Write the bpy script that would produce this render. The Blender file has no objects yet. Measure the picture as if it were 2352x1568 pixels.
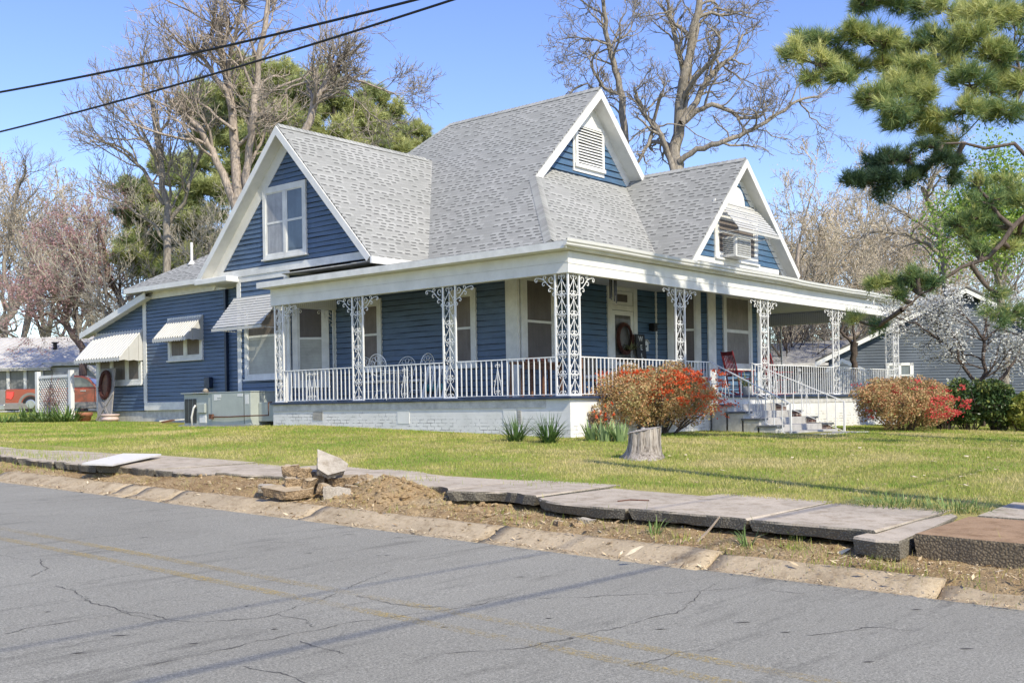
import bpy, math, random
import numpy as np
from mathutils import Vector, Matrix, noise

rnd = random.Random(7)
rng = np.random.default_rng(11)
scene = bpy.context.scene
COL = scene.collection
R_ = math.radians

# ------------------------------------------------------------------ camera
FPX, CX, CY = 2506.0, 1176.0, 933.0          # focal length and principal point for a 2352 px wide frame
YAW, ROLL = R_(40.06), math.atan(80 / 5088.0)
CAM = np.array([-17.909, -13.508, 0.662])
F_ = np.array([math.cos(YAW), math.sin(YAW), 0.0])
Rt = np.array([math.sin(YAW), -math.cos(YAW), 0.0])
UP = np.array([0.0, 0.0, 1.0])
cr, sr = math.cos(ROLL), math.sin(ROLL)
cam_d = bpy.data.cameras.new('camera')
cam = bpy.data.objects.new('camera', cam_d)
COL.objects.link(cam)
ax, ay, az = cr * Rt - sr * UP, sr * Rt + cr * UP, -F_
cam.matrix_world = Matrix(((ax[0], ay[0], az[0], CAM[0]), (ax[1], ay[1], az[1], CAM[1]), (ax[2], ay[2], az[2], CAM[2]), (0, 0, 0, 1)))
cam_d.sensor_width = 36.0
cam_d.lens = FPX / 2352 * 36
cam_d.shift_y = (CY - 784) / 2352
cam_d.clip_end = 2000
cam_d.clip_start = 0.1
scene.camera = cam


def sight(px, py, depth):
    """point of the place seen in that direction at that distance along the view axis"""
    u, v = (px - CX) / FPX, -(py - CY) / FPX
    uu, vv = u * cr + v * sr, -u * sr + v * cr
    return Vector(CAM + depth * (F_ + uu * Rt + vv * UP))


def bearing(px, depth):
    p = sight(px, 933, depth)
    return p.x, p.y


# ------------------------------------------------------------------ terrain heights
def smooth(a, b, x):
    t = min(max((x - a) / (b - a), 0.0), 1.0)
    return t * t * (3 - 2 * t)


def road_z(y):
    y = min(max(y, -45), 60)
    return -0.584 + 0.0262 * y


def house_z(x, y):
    if y < 8:
        z = 0.034 * max(y, -25)
    else:
        z = 0.272 - 0.045 * smooth(8, 11.5, y) + 0.13 * smooth(14, 19, y)
    z += 0.42 * smooth(26, 44, y + 0.35 * x)
    z -= 0.012 * min(max(0.0, x - 7), 14) * (1 - smooth(6, 20, y))
    return z


def ground_z(x, y):
    zs = road_z(y) + 0.35
    zh = house_z(x, y)
    if x >= 0:
        return zh
    if x > -6.6:
        t = (x + 6.6) / 6.6
        return zs * (1 - t) + zh * t
    if x > -8.3:
        return zs - 0.035 - 0.05 * (-6.6 - x) / 1.7
    if x > -9.05:
        t = (-8.3 - x) / 0.75
        return (zs - 0.2) * (1 - t) + (road_z(y) + 0.10) * t
    return road_z(y) - 0.06


# ------------------------------------------------------------------ mesh building
class MB:
    def __init__(self):
        self.v, self.f, self.uv = [], [], []

    def add(self, vs, fs, uvs=None):
        o = len(self.v)
        self.v.extend([tuple(p) for p in vs])
        for k, f in enumerate(fs):
            self.f.append([i + o for i in f])
            self.uv.append(uvs[k] if uvs else None)
        return self

    def box(self, x0, x1, y0, y1, z0, z1):
        return self.add([(x0, y0, z0), (x1, y0, z0), (x1, y1, z0), (x0, y1, z0), (x0, y0, z1), (x1, y0, z1), (x1, y1, z1), (x0, y1, z1)],
                        [(0, 3, 2, 1), (4, 5, 6, 7), (0, 1, 5, 4), (1, 2, 6, 5), (2, 3, 7, 6), (3, 0, 4, 7)])

    def prism(self, poly, vec):
        n = len(poly)
        a = [Vector(p) for p in poly]
        vec = Vector(vec)
        b = [p + vec for p in a]
        fs = [tuple(range(n - 1, -1, -1)), tuple(range(n, 2 * n))]
        fs += [(i, (i + 1) % n, n + (i + 1) % n, n + i) for i in range(n)]
        return self.add(a + b, fs)

    def bar(self, a, b, w, h=None, up=(0, 0, 1)):
        """rectangular bar from a to b, w across, h in the up direction"""
        h = w if h is None else h
        a, b, up = Vector(a), Vector(b), Vector(up)
        d = (b - a).normalized()
        s = d.cross(up)
        if s.length < 1e-4:
            s = d.cross(Vector((1, 0, 0)))
        s.normalize()
        t = s.cross(d).normalized()
        s, t = s * w / 2, t * h / 2
        return self.prism([a - s - t, a + s - t, a + s + t, a - s + t], b - a)

    def tube(self, pts, r, n=6, cap=True):
        pts = [Vector(p) for p in pts]
        m = len(pts)
        if m < 2:
            return self
        rs = r if isinstance(r, (list, tuple)) else [r] * m
        ref = None
        base = len(self.v)
        for i, p in enumerate(pts):
            d = (pts[min(i + 1, m - 1)] - pts[max(i - 1, 0)])
            if d.length < 1e-9:
                d = Vector((0, 0, 1))
            d.normalize()
            if ref is None:
                ref = d.orthogonal().normalized()
            ref = (ref - d * ref.dot(d))
            if ref.length < 1e-6:
                ref = d.orthogonal()
            ref.normalize()
            bi = d.cross(ref)
            for k in range(n):
                t = 2 * math.pi * k / n
                q = p + (ref * math.cos(t) + bi * math.sin(t)) * rs[i]
                self.v.append((q.x, q.y, q.z))
        for i in range(m - 1):
            for k in range(n):
                k2 = (k + 1) % n
                self.f.append([base + i * n + k, base + i * n + k2, base + (i + 1) * n + k2, base + (i + 1) * n + k])
                self.uv.append(None)
        if cap:
            self.f.append([base + k for k in range(n - 1, -1, -1)])
            self.f.append([base + (m - 1) * n + k for k in range(n)])
            self.uv += [None, None]
        return self

    def lathe(self, prof, c=(0, 0, 0), n=20, closed=True):
        c = Vector(c)
        base = len(self.v)
        for r, z in prof:
            for k in range(n):
                t = 2 * math.pi * k / n
                self.v.append((c.x + r * math.cos(t), c.y + r * math.sin(t), c.z + z))
        for i in range(len(prof) - 1):
            for k in range(n):
                k2 = (k + 1) % n
                self.f.append([base + i * n + k, base + i * n + k2, base + (i + 1) * n + k2, base + (i + 1) * n + k])
                self.uv.append(None)
        if closed:
            self.f.append([base + k for k in range(n - 1, -1, -1)])
            self.f.append([base + (len(prof) - 1) * n + k for k in range(n)])
            self.uv += [None, None]
        return self

    def build(self, name, m, parent=None, smooth_=False, bevel=0.0, uvf=None):
        me = bpy.data.meshes.new(name)
        base = root_loc(parent)
        me.from_pydata([(x - base[0], y - base[1], z - base[2]) for x, y, z in self.v], [], self.f)
        if uvf or any(u for u in self.uv):
            uvl = me.uv_layers.new(name='uv')
            li = 0
            for f, u in zip(self.f, self.uv):
                for k, vi in enumerate(f):
                    uvl.data[li].uv = u[k] if u else (uvf(self.v[vi]) if uvf else (0, 0))
                    li += 1
        me.materials.append(m)
        if smooth_:
            me.polygons.foreach_set('use_smooth', [True] * len(me.polygons))
        me.update()
        o = bpy.data.objects.new(name, me)
        COL.objects.link(o)
        o.parent = parent
        if parent is None:
            pass
        if bevel:
            md = o.modifiers.new('bevel', 'BEVEL')
            md.width = bevel
            md.segments = 2
            md.limit_method = 'ANGLE'
        return o


def root_loc(o):
    p = (0.0, 0.0, 0.0)
    while o is not None:
        p = (p[0] + o.location.x, p[1] + o.location.y, p[2] + o.location.z)
        o = o.parent
    return p


def np_mesh(name, m, V, Fc, parent=None, tint=None, smooth_=False):
    """mesh from numpy arrays: V (n,3), Fc (m,k) with k = 3 or 4, tint one value per vertex"""
    me = bpy.data.meshes.new(name)
    b = np.array(root_loc(parent))
    V = np.asarray(V, dtype=np.float32) - b.astype(np.float32)
    Fc = np.asarray(Fc, dtype=np.int32)
    k = Fc.shape[1]
    me.vertices.add(len(V))
    me.vertices.foreach_set('co', V.ravel())
    me.loops.add(Fc.size)
    me.loops.foreach_set('vertex_index', Fc.ravel())
    me.polygons.add(len(Fc))
    me.polygons.foreach_set('loop_start', np.arange(0, Fc.size, k, dtype=np.int32))
    me.polygons.foreach_set('loop_total', np.full(len(Fc), k, dtype=np.int32))
    if smooth_:
        me.polygons.foreach_set('use_smooth', np.ones(len(Fc), dtype=bool))
    if tint is not None:
        at = me.attributes.new('tint', 'FLOAT', 'POINT')
        at.data.foreach_set('value', np.asarray(tint, dtype=np.float32))
    me.materials.append(m)
    me.update(calc_edges=True)
    o = bpy.data.objects.new(name, me)
    COL.objects.link(o)
    o.parent = parent
    return o


def thing(name, label, cat, loc=(0, 0, 0), group=None):
    o = bpy.data.objects.new(name, None)
    COL.objects.link(o)
    o.location = loc
    o.empty_display_size = 0.2
    tag(o, label, cat, group)
    return o


def tag(o, label, cat, group=None):
    o['label'] = label
    o['category'] = cat
    if group:
        o['group'] = group
    return o


def struct(o, kind='structure'):
    o['kind'] = kind
    return o


def dup(o, parent=None, loc=None, rotz=None, label=None):
    c = o.copy()
    COL.objects.link(c)
    if parent is not None:
        c.parent = parent
    if loc is not None:
        c.location = loc
    if rotz is not None:
        c.rotation_euler = (0, 0, rotz)
    if label:
        c['label'] = label
    for ch in list(o.children):
        dup(ch, c)
    return c


# ------------------------------------------------------------------ materials
def nodes_of(name):
    m = bpy.data.materials.new(name)
    m.use_nodes = True
    nt = m.node_tree
    return m, nt, nt.nodes['Principled BSDF']


def nd(nt, t, **kw):
    n = nt.nodes.new(t)
    for k, v in kw.items():
        if k in n.inputs:
            n.inputs[k].default_value = v
        else:
            setattr(n, k, v)
    return n


def ramp(nt, fac, stops):
    r = nt.nodes.new('ShaderNodeValToRGB')
    els = r.color_ramp.elements
    while len(els) < len(stops):
        els.new(0.5)
    for e, (p, c) in zip(els, stops):
        e.position = p
        e.color = (*c, 1) if len(c) == 3 else c
    nt.links.new(fac, r.inputs[0])
    return r.outputs[0]


def position(nt):
    return nt.nodes.new('ShaderNodeNewGeometry').outputs['Position']


def noise_tex(nt, vec, scale, detail=4, rough=0.6, stretch=None):
    if stretch:
        mp = nd(nt, 'ShaderNodeMapping')
        mp.inputs['Scale'].default_value = stretch
        nt.links.new(vec, mp.inputs['Vector'])
        vec = mp.outputs[0]
    n = nd(nt, 'ShaderNodeTexNoise')
    n.inputs['Scale'].default_value = scale
    n.inputs['Detail'].default_value = detail
    n.inputs['Roughness'].default_value = rough
    nt.links.new(vec, n.inputs['Vector'])
    return n.outputs['Fac']


def math_n(nt, op, a, b=None, c=None):
    n = nt.nodes.new('ShaderNodeMath')
    n.operation = op
    for i, x in enumerate((a, b, c)):
        if x is None:
            continue
        if isinstance(x, (int, float)):
            n.inputs[i].default_value = x
        else:
            nt.links.new(x, n.inputs[i])
    return n.outputs[0]


def mixc(nt, fac, a, b, blend='MIX'):
    n = nt.nodes.new('ShaderNodeMix')
    n.data_type = 'RGBA'
    n.blend_type = blend
    for sock, x in ((n.inputs[0], fac), (n.inputs[6], a), (n.inputs[7], b)):
        if isinstance(x, (int, float)):
            sock.default_value = x
        elif isinstance(x, (tuple, list)):
            sock.default_value = (*x, 1) if len(x) == 3 else x
        else:
            nt.links.new(x, sock)
    return n.outputs[2]


def bump(nt, bsdf, h, strength=0.3, dist=0.01):
    b = nd(nt, 'ShaderNodeBump')
    b.inputs['Strength'].default_value = strength
    b.inputs['Distance'].default_value = dist
    nt.links.new(h, b.inputs['Height'])
    nt.links.new(b.outputs[0], bsdf.inputs['Normal'])


def simple(name, c, rough=0.6, var=0.12, scale=6.0, metal=0.0, bmp=0.0, bscale=60, stretch=None, c2=None, spec=0.4, lo=0.35, hi=0.65):
    """paint, wood, metal, stone: base colour varied by noise"""
    m, nt, b = nodes_of(name)
    p = position(nt)
    f = noise_tex(nt, p, scale, 6, 0.65, stretch)
    a = tuple(x * (1 - var) for x in c) if c2 is None else c
    d = tuple(min(x * (1 + var), 1) for x in c) if c2 is None else c2
    nt.links.new(ramp(nt, f, [(lo, a), (hi, d)]), b.inputs['Base Color'])
    b.inputs['Roughness'].default_value = rough
    b.inputs['Metallic'].default_value = metal
    b.inputs['Specular IOR Level'].default_value = spec
    if bmp:
        bump(nt, b, noise_tex(nt, p, bscale, 5, 0.7, stretch), bmp, 0.02)
    return m


M = {}
M['white'] = simple('white_paint', (0.67, 0.665, 0.64), 0.55, 0.08, 2.0, bmp=0.08, bscale=25)
M['trim'] = simple('white_trim', (0.65, 0.645, 0.615), 0.55, 0.11, 3.0, bmp=0.08, bscale=30)
M['old_white'] = simple('weathered_white', (0.50, 0.49, 0.46), 0.7, 0.2, 5, bmp=0.2, bscale=30)
M['iron'] = simple('white_iron', (0.72, 0.715, 0.70), 0.4, 0.04, 6)
M['deck'] = simple('navy_deck_paint', (0.03, 0.045, 0.085), 0.5, 0.25, 5)
M['navy_pipe'] = simple('navy_pipe_paint', (0.018, 0.03, 0.06), 0.4, 0.2, 3)
M['concrete'] = simple('step_concrete', (0.36, 0.35, 0.335), 0.85, 0.14, 5, bmp=0.25, bscale=70)
M['slate'] = simple('slate_cap', (0.13, 0.14, 0.155), 0.7, 0.25, 9, bmp=0.3, bscale=40)
M['black'] = simple('black_metal', (0.012, 0.012, 0.014), 0.45, 0.3, 6)
M['wire'] = simple('black_cable', (0.008, 0.009, 0.012), 0.5, 0.3, 2)
M['red_wood'] = simple('red_rocker_paint', (0.20, 0.018, 0.022), 0.4, 0.2, 6)
M['brown_wood'] = simple('brown_table_wood', (0.14, 0.062, 0.03), 0.6, 0.35, 5, stretch=(1, 1, 6), bmp=0.2)
M['grey_wood'] = simple('grey_barn_wood', (0.29, 0.27, 0.25), 0.85, 0.35, 9, stretch=(4, 4, .4), bmp=0.4, bscale=40)
M['aluminium'] = simple('white_aluminium', (0.56, 0.555, 0.53), 0.4, 0.05, 3, spec=0.5)
M['hvac'] = simple('grey_green_enamel', (0.36, 0.39, 0.36), 0.42, 0.07, 3, spec=0.5)
M['hvac_dark'] = simple('dark_louvre', (0.07, 0.07, 0.065), 0.6, 0.2, 20)
M['label'] = simple('paper_label', (0.66, 0.66, 0.64), 0.6, 0.08, 40)
M['terracotta'] = simple('terracotta', (0.30, 0.125, 0.07), 0.8, 0.15, 7)
M['teal'] = simple('teal_glaze', (0.03, 0.24, 0.27), 0.25, 0.15, 5)
M['wreath'] = simple('wreath_twigs', (0.075, 0.025, 0.018), 0.9, 0.5, 30, bmp=0.8, bscale=60)
M['letter'] = simple('letter_paint', (0.75, 0.75, 0.72), 0.6, 0.05, 9)
M['board'] = simple('sign_board', (0.03, 0.031, 0.033), 0.7, 0.4, 12, stretch=(6, 6, .6))
M['cloth'] = simple('white_cushion', (0.62, 0.60, 0.56), 0.9, 0.06, 8)
M['rust'] = simple('rusty_pipe', (0.12, 0.055, 0.035), 0.8, 0.4, 25)
M['soil'] = simple('dark_soil', (0.10, 0.075, 0.05), 0.95, 0.4, 10, bmp=0.5)
M['chime'] = M['black']


def mat_blue(name='blue_siding_paint', c=(0.076, 0.120, 0.192), peel=0.4):
    m, nt, b = nodes_of(name)
    p = position(nt)
    f = noise_tex(nt, p, 2.2, 6, 0.7, (1, 1, 5))
    col = ramp(nt, f, [(0.3, tuple(x * 0.74 for x in c)), (0.7, tuple(x * 1.30 for x in c))])
    fade = noise_tex(nt, p, 0.9, 5, 0.65, (1, 1, 0.5))
    col = mixc(nt, ramp(nt, fade, [(0.45, (0, 0, 0)), (0.75, (0.35, 0.35, 0.35))]), col, (0.13, 0.16, 0.20))
    g = noise_tex(nt, p, 7.0, 8, 0.75, (1, 1, 7))
    k = ramp(nt, g, [(0.60, (0, 0, 0)), (0.70, (1, 1, 1))])
    kk = math_n(nt, 'MULTIPLY', k, peel)
    col = mixc(nt, kk, col, tuple(x * 0.35 for x in c))
    nt.links.new(col, b.inputs['Base Color'])
    r = ramp(nt, f, [(0.3, (0.34,) * 3), (0.7, (0.55,) * 3)])
    nt.links.new(r, b.inputs['Roughness'])
    b.inputs['Specular IOR Level'].default_value = 0.45
    bump(nt, b, g, 0.25, 0.01)
    return m


M['blue'] = mat_blue()
M['blue_front'] = mat_blue('blue_front_paint', (0.056, 0.116, 0.200), 0.08)
M['vinyl'] = mat_blue('navy_vinyl', (0.030, 0.047, 0.068), 0.05)


def mat_shingle(name='grey_shingle', light=(0.345, 0.345, 0.328), dark=(0.075, 0.075, 0.072), row=0.135, tabw=0.28, thresh=0.38):
    """laminated shingles: staggered tabs with dark lower bands on some of them"""
    m, nt, b = nodes_of(name)
    uv = nt.nodes.new('ShaderNodeTexCoord').outputs['UV']
    sp = nt.nodes.new('ShaderNodeSeparateXYZ')
    nt.links.new(uv, sp.inputs[0])
    vr = math_n(nt, 'DIVIDE', sp.outputs[1], row)
    ri = math_n(nt, 'FLOOR', vr)
    fr = math_n(nt, 'SUBTRACT', vr, ri)
    wn0 = nd(nt, 'ShaderNodeTexWhiteNoise', noise_dimensions='1D')
    nt.links.new(ri, wn0.inputs['W'])
    ur = math_n(nt, 'ADD', math_n(nt, 'DIVIDE', sp.outputs[0], tabw), math_n(nt, 'MULTIPLY', wn0.outputs['Value'], 7.3))
    ci = math_n(nt, 'FLOOR', ur)
    fu = math_n(nt, 'SUBTRACT', ur, ci)
    cb = nt.nodes.new('ShaderNodeCombineXYZ')
    nt.links.new(ci, cb.inputs[0])
    nt.links.new(ri, cb.inputs[1])
    wn = nd(nt, 'ShaderNodeTexWhiteNoise', noise_dimensions='2D')
    nt.links.new(cb.outputs[0], wn.inputs['Vector'])
    rv = wn.outputs['Value']
    on = math_n(nt, 'GREATER_THAN', rv, thresh)
    low = math_n(nt, 'LESS_THAN', fr, 0.36)
    inn = math_n(nt, 'LESS_THAN', fu, 0.66)
    band = math_n(nt, 'MULTIPLY', math_n(nt, 'MULTIPLY', on, low), inn)
    edge = math_n(nt, 'LESS_THAN', fr, 0.07)
    p = position(nt)
    big = noise_tex(nt, p, 0.55, 5, 0.6)
    fine = noise_tex(nt, p, 60, 3, 0.7)
    base = mixc(nt, rv, tuple(x * 0.84 for x in light), tuple(x * 1.12 for x in light))
    base = mixc(nt, 1.0, base, ramp(nt, big, [(0.3, (0.86, 0.87, 0.86)), (0.7, (1.0, 1.0, 1.0))]), 'MULTIPLY')
    base = mixc(nt, 1.0, base, ramp(nt, fine, [(0.3, (0.82,) * 3), (0.7, (1.1,) * 3)]), 'MULTIPLY')
    base = mixc(nt, math_n(nt, 'MULTIPLY', band, 0.9), base, dark)
    base = mixc(nt, math_n(nt, 'MULTIPLY', edge, 0.45), base, dark)
    nt.links.new(base, b.inputs['Base Color'])
    b.inputs['Roughness'].default_value = 0.9
    b.inputs['Specular IOR Level'].default_value = 0.2
    hgt = math_n(nt, 'ADD', math_n(nt, 'MULTIPLY', fr, -0.6), math_n(nt, 'MULTIPLY', on, -0.3))
    bump(nt, b, math_n(nt, 'ADD', hgt, math_n(nt, 'MULTIPLY', fine, 0.3)), 0.14, 0.012)
    return m


M['shingle'] = mat_shingle()
M['shingle_far'] = mat_shingle('neighbour_shingle', (0.31, 0.30, 0.28), (0.10, 0.095, 0.09), 0.2, 0.55, 0.3)


def mat_brickwhite():
    """white painted brick, flaking dark along the joints of the lowest courses"""
    m, nt, b = nodes_of('white_painted_brick')
    p = position(nt)
    sp = nt.nodes.new('ShaderNodeSeparateXYZ')
    nt.links.new(p, sp.inputs[0])
    cb = nt.nodes.new('ShaderNodeCombineXYZ')
    nt.links.new(math_n(nt, 'ADD', sp.outputs[0], sp.outputs[1]), cb.inputs[0])
    nt.links.new(sp.outputs[2], cb.inputs[1])
    br = nd(nt, 'ShaderNodeTexBrick')
    br.inputs['Scale'].default_value = 1.0
    br.inputs['Brick Width'].default_value = 0.23
    br.inputs['Row Height'].default_value = 0.078
    br.inputs['Mortar Size'].default_value = 0.007
    br.inputs['Mortar Smooth'].default_value = 0.3
    nt.links.new(cb.outputs[0], br.inputs['Vector'])
    n1 = noise_tex(nt, p, 2.6, 5, 0.6)
    col = ramp(nt, n1, [(0.3, (0.60, 0.595, 0.57)), (0.65, (0.72, 0.71, 0.69))])
    hgt = math_n(nt, 'SUBTRACT', sp.outputs[2], math_n(nt, 'MULTIPLY', sp.outputs[1], 0.03))
    n2 = noise_tex(nt, p, 3.4, 6, 0.7)
    lowf = ramp(nt, math_n(nt, 'ADD', hgt, math_n(nt, 'MULTIPLY', n2, -0.55)), [(0.0, (1, 1, 1)), (0.12, (0, 0, 0))])
    fl = math_n(nt, 'MULTIPLY', br.outputs['Fac'], lowf)
    col = mixc(nt, math_n(nt, 'MULTIPLY', math_n(nt, 'MULTIPLY', fl, ramp(nt, noise_tex(nt, p, 5, 4, 0.7), [(0.45, (0, 0, 0)), (0.6, (1, 1, 1))])), 0.9), col, (0.03, 0.03, 0.028))
    st = ramp(nt, noise_tex(nt, p, 9, 6, 0.75, (1, 1, 3)), [(0.62, (0, 0, 0)), (0.74, (1, 1, 1))])
    col = mixc(nt, math_n(nt, 'MULTIPLY', math_n(nt, 'MULTIPLY', st, lowf), 0.45), col, (0.10, 0.095, 0.08))
    nt.links.new(col, b.inputs['Base Color'])
    b.inputs['Roughness'].default_value = 0.75
    bump(nt, b, math_n(nt, 'ADD', math_n(nt, 'MULTIPLY', br.outputs['Fac'], -0.5), math_n(nt, 'MULTIPLY', n2, 0.8)), 0.28, 0.01)
    return m


M['brickwhite'] = mat_brickwhite()


def mat_redbrick():
    m, nt, b = nodes_of('old_red_brick')
    p = position(nt)
    sp = nt.nodes.new('ShaderNodeSeparateXYZ')
    nt.links.new(p, sp.inputs[0])
    cb = nt.nodes.new('ShaderNodeCombineXYZ')
    nt.links.new(math_n(nt, 'ADD', sp.outputs[0], sp.outputs[1]), cb.inputs[0])
    nt.links.new(sp.outputs[2], cb.inputs[1])
    br = nd(nt, 'ShaderNodeTexBrick')
    br.inputs['Scale'].default_value = 1.0
    br.inputs['Brick Width'].default_value = 0.2
    br.inputs['Row Height'].default_value = 0.07
    br.inputs['Mortar Size'].default_value = 0.008
    br.inputs['Color1'].default_value = (0.16, 0.075, 0.055, 1)
    br.inputs['Color2'].default_value = (0.10, 0.06, 0.05, 1)
    br.inputs['Mortar'].default_value = (0.35, 0.33, 0.3, 1)
    nt.links.new(cb.outputs[0], br.inputs['Vector'])
    nt.links.new(br.outputs['Color'], b.inputs['Base Color'])
    b.inputs['Roughness'].default_value = 0.85
    bump(nt, b, noise_tex(nt, p, 40), 0.3)
    return m


M['redbrick'] = mat_redbrick()


def mat_pane(name, a, bcol, rough=0.25, vert=True, scale=14.0, spec=0.5, coat=0.35):
    """glass or insect screen over a curtain or blind"""
    m, nt, b = nodes_of(name)
    p = position(nt)
    f = noise_tex(nt, p, scale, 3, 0.5, (1, 1, 0.12) if vert else (0.12, 0.12, 6))
    g = noise_tex(nt, p, 2.0, 5, 0.7)
    col = mixc(nt, f, a, bcol)
    col = mixc(nt, 1.0, col, ramp(nt, g, [(0.3, (0.75,) * 3), (0.7, (1.15,) * 3)]), 'MULTIPLY')
    nt.links.new(col, b.inputs['Base Color'])
    b.inputs['Roughness'].default_value = 0.7
    b.inputs['Coat Weight'].default_value = coat
    b.inputs['Coat Roughness'].default_value = rough
    return m


M['screen'] = mat_pane('screen_over_curtain', (0.11, 0.09, 0.08), (0.20, 0.17, 0.15), 0.5, True, 14, coat=0.12)
M['screen_dark'] = mat_pane('dark_screen', (0.075, 0.062, 0.058), (0.14, 0.12, 0.11), 0.5, True, 10, coat=0.1)
M['blind'] = mat_pane('window_blind', (0.27, 0.27, 0.24), (0.40, 0.40, 0.37), 0.2, False, 8, coat=0.3)
M['curtain'] = mat_pane('net_curtain', (0.20, 0.20, 0.21), (0.42, 0.42, 0.42), 0.05, True, 12, coat=0.6)
M['skyglass'] = mat_pane('sky_glass', (0.05, 0.07, 0.09), (0.12, 0.16, 0.20), 0.02, True, 6, coat=1.0)  # blue of the reflected sky put into the pane colour
M['frosted'] = mat_pane('pebbled_screen', (0.12, 0.105, 0.09), (0.26, 0.235, 0.21), 0.5, True, 40, coat=0.1)
M['doorglass'] = mat_pane('door_glass', (0.03, 0.03, 0.03), (0.14, 0.13, 0.12), 0.03, True, 9, coat=1.0)
M['carglass'] = mat_pane('car_glass', (0.03, 0.04, 0.045), (0.16, 0.19, 0.2), 0.02, False, 3, coat=1.0)
M['farglass'] = mat_pane('far_window', (0.09, 0.10, 0.11), (0.2, 0.2, 0.2), 0.1, True, 6, coat=0.6)


def mat_leaf(name, stops, rough=0.5, trans=0.25, attr='tint'):
    """leaves, needles, petals: colour by the tint each one carries, some light passing through"""
    m, nt, b = nodes_of(name)
    at = nd(nt, 'ShaderNodeAttribute', attribute_name=attr)
    col = ramp(nt, at.outputs['Fac'], stops)
    nt.links.new(col, b.inputs['Base Color'])
    b.inputs['Roughness'].default_value = rough
    b.inputs['Specular IOR Level'].default_value = 0.3
    if trans:
        tr = nd(nt, 'ShaderNodeBsdfTranslucent')
        nt.links.new(col, tr.inputs['Color'])
        mx = nd(nt, 'ShaderNodeMixShader')
        mx.inputs[0].default_value = trans
        out = nt.nodes['Material Output']
        nt.links.new(b.outputs[0], mx.inputs[1])
        nt.links.new(tr.outputs[0], mx.inputs[2])
        nt.links.new(mx.outputs[0], out.inputs['Surface'])
    return m


def mat_bark(name, c, var=0.4, stretch=(3, 3, 0.8), scale=6):
    return simple(name, c, 0.9, var, scale, bmp=0.6, bscale=20, stretch=stretch, spec=0.15)

M['gap'] = simple('open_board_joint', (0.012, 0.014, 0.020), 0.9, 0.4, 9)  # strip colour for board joints and the shadow under each lap
M['awning'] = simple('awning_enamel', (0.47, 0.465, 0.445), 0.5, 0.05, 3)
# ================================================================== SETTING
def mat_ground():
    m, nt, b = nodes_of('lawn_soil')
    p = position(nt)
    n1 = noise_tex(nt, p, 0.8, 6, 0.65)
    n2 = noise_tex(nt, p, 22, 5, 0.75)
    col = ramp(nt, n1, [(0.28, (0.20, 0.22, 0.05)), (0.5, (0.28, 0.275, 0.08)), (0.72, (0.38, 0.32, 0.14))])
    col = mixc(nt, 1.0, col, ramp(nt, n2, [(0.3, (0.6,) * 3), (0.7, (1.25,) * 3)]), 'MULTIPLY')
    nt.links.new(col, b.inputs['Base Color'])
    b.inputs['Roughness'].default_value = 0.95
    b.inputs['Specular IOR Level'].default_value = 0.1
    bump(nt, b, n2, 0.6, 0.03)
    return m


def mat_dirt():
    m, nt, b = nodes_of('verge_dirt')
    p = position(nt)
    n1 = noise_tex(nt, p, 1.6, 6, 0.65)
    n2 = noise_tex(nt, p, 30, 6, 0.8)
    col = ramp(nt, n1, [(0.3, (0.30, 0.20, 0.105)), (0.5, (0.43, 0.30, 0.16)), (0.7, (0.52, 0.40, 0.24))])
    col = mixc(nt, 1.0, col, ramp(nt, n2, [(0.3, (0.5,) * 3), (0.7, (1.35,) * 3)]), 'MULTIPLY')
    nt.links.new(col, b.inputs['Base Color'])
    b.inputs['Roughness'].default_value = 0.95
    b.inputs['Specular IOR Level'].default_value = 0.1
    bump(nt, b, n2, 0.9, 0.04)
    return m


def mat_asphalt():
    m, nt, b = nodes_of('worn_asphalt')
    p = position(nt)
    n1 = noise_tex(nt, p, 0.35, 5, 0.6)
    n2 = noise_tex(nt, p, 62, 4, 0.85)
    n3 = noise_tex(nt, p, 2.2, 6, 0.7, (0.35, 2.4, 1))
    n4 = noise_tex(nt, p, 160, 2, 0.8)
    col = ramp(nt, n1, [(0.3, (0.228, 0.220, 0.187)), (0.7, (0.278, 0.269, 0.231))])
    col = mixc(nt, 1.0, col, ramp(nt, n2, [(0.30, (0.42,) * 3), (0.5, (0.98,) * 3), (0.70, (1.62,) * 3)]), 'MULTIPLY')
    col = mixc(nt, 1.0, col, ramp(nt, n4, [(0.3, (0.62,) * 3), (0.7, (1.40,) * 3)]), 'MULTIPLY')
    col = mixc(nt, 1.0, col, ramp(nt, n3, [(0.32, (0.70,) * 3), (0.46, (1.0,) * 3)]), 'MULTIPLY')
    nt.links.new(col, b.inputs['Base Color'])
    b.inputs['Roughness'].default_value = 0.85
    b.inputs['Specular IOR Level'].default_value = 0.25
    bump(nt, b, math_n(nt, 'ADD', n2, math_n(nt, 'MULTIPLY', n4, 0.5)), 0.5, 0.012)
    return m


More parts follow.
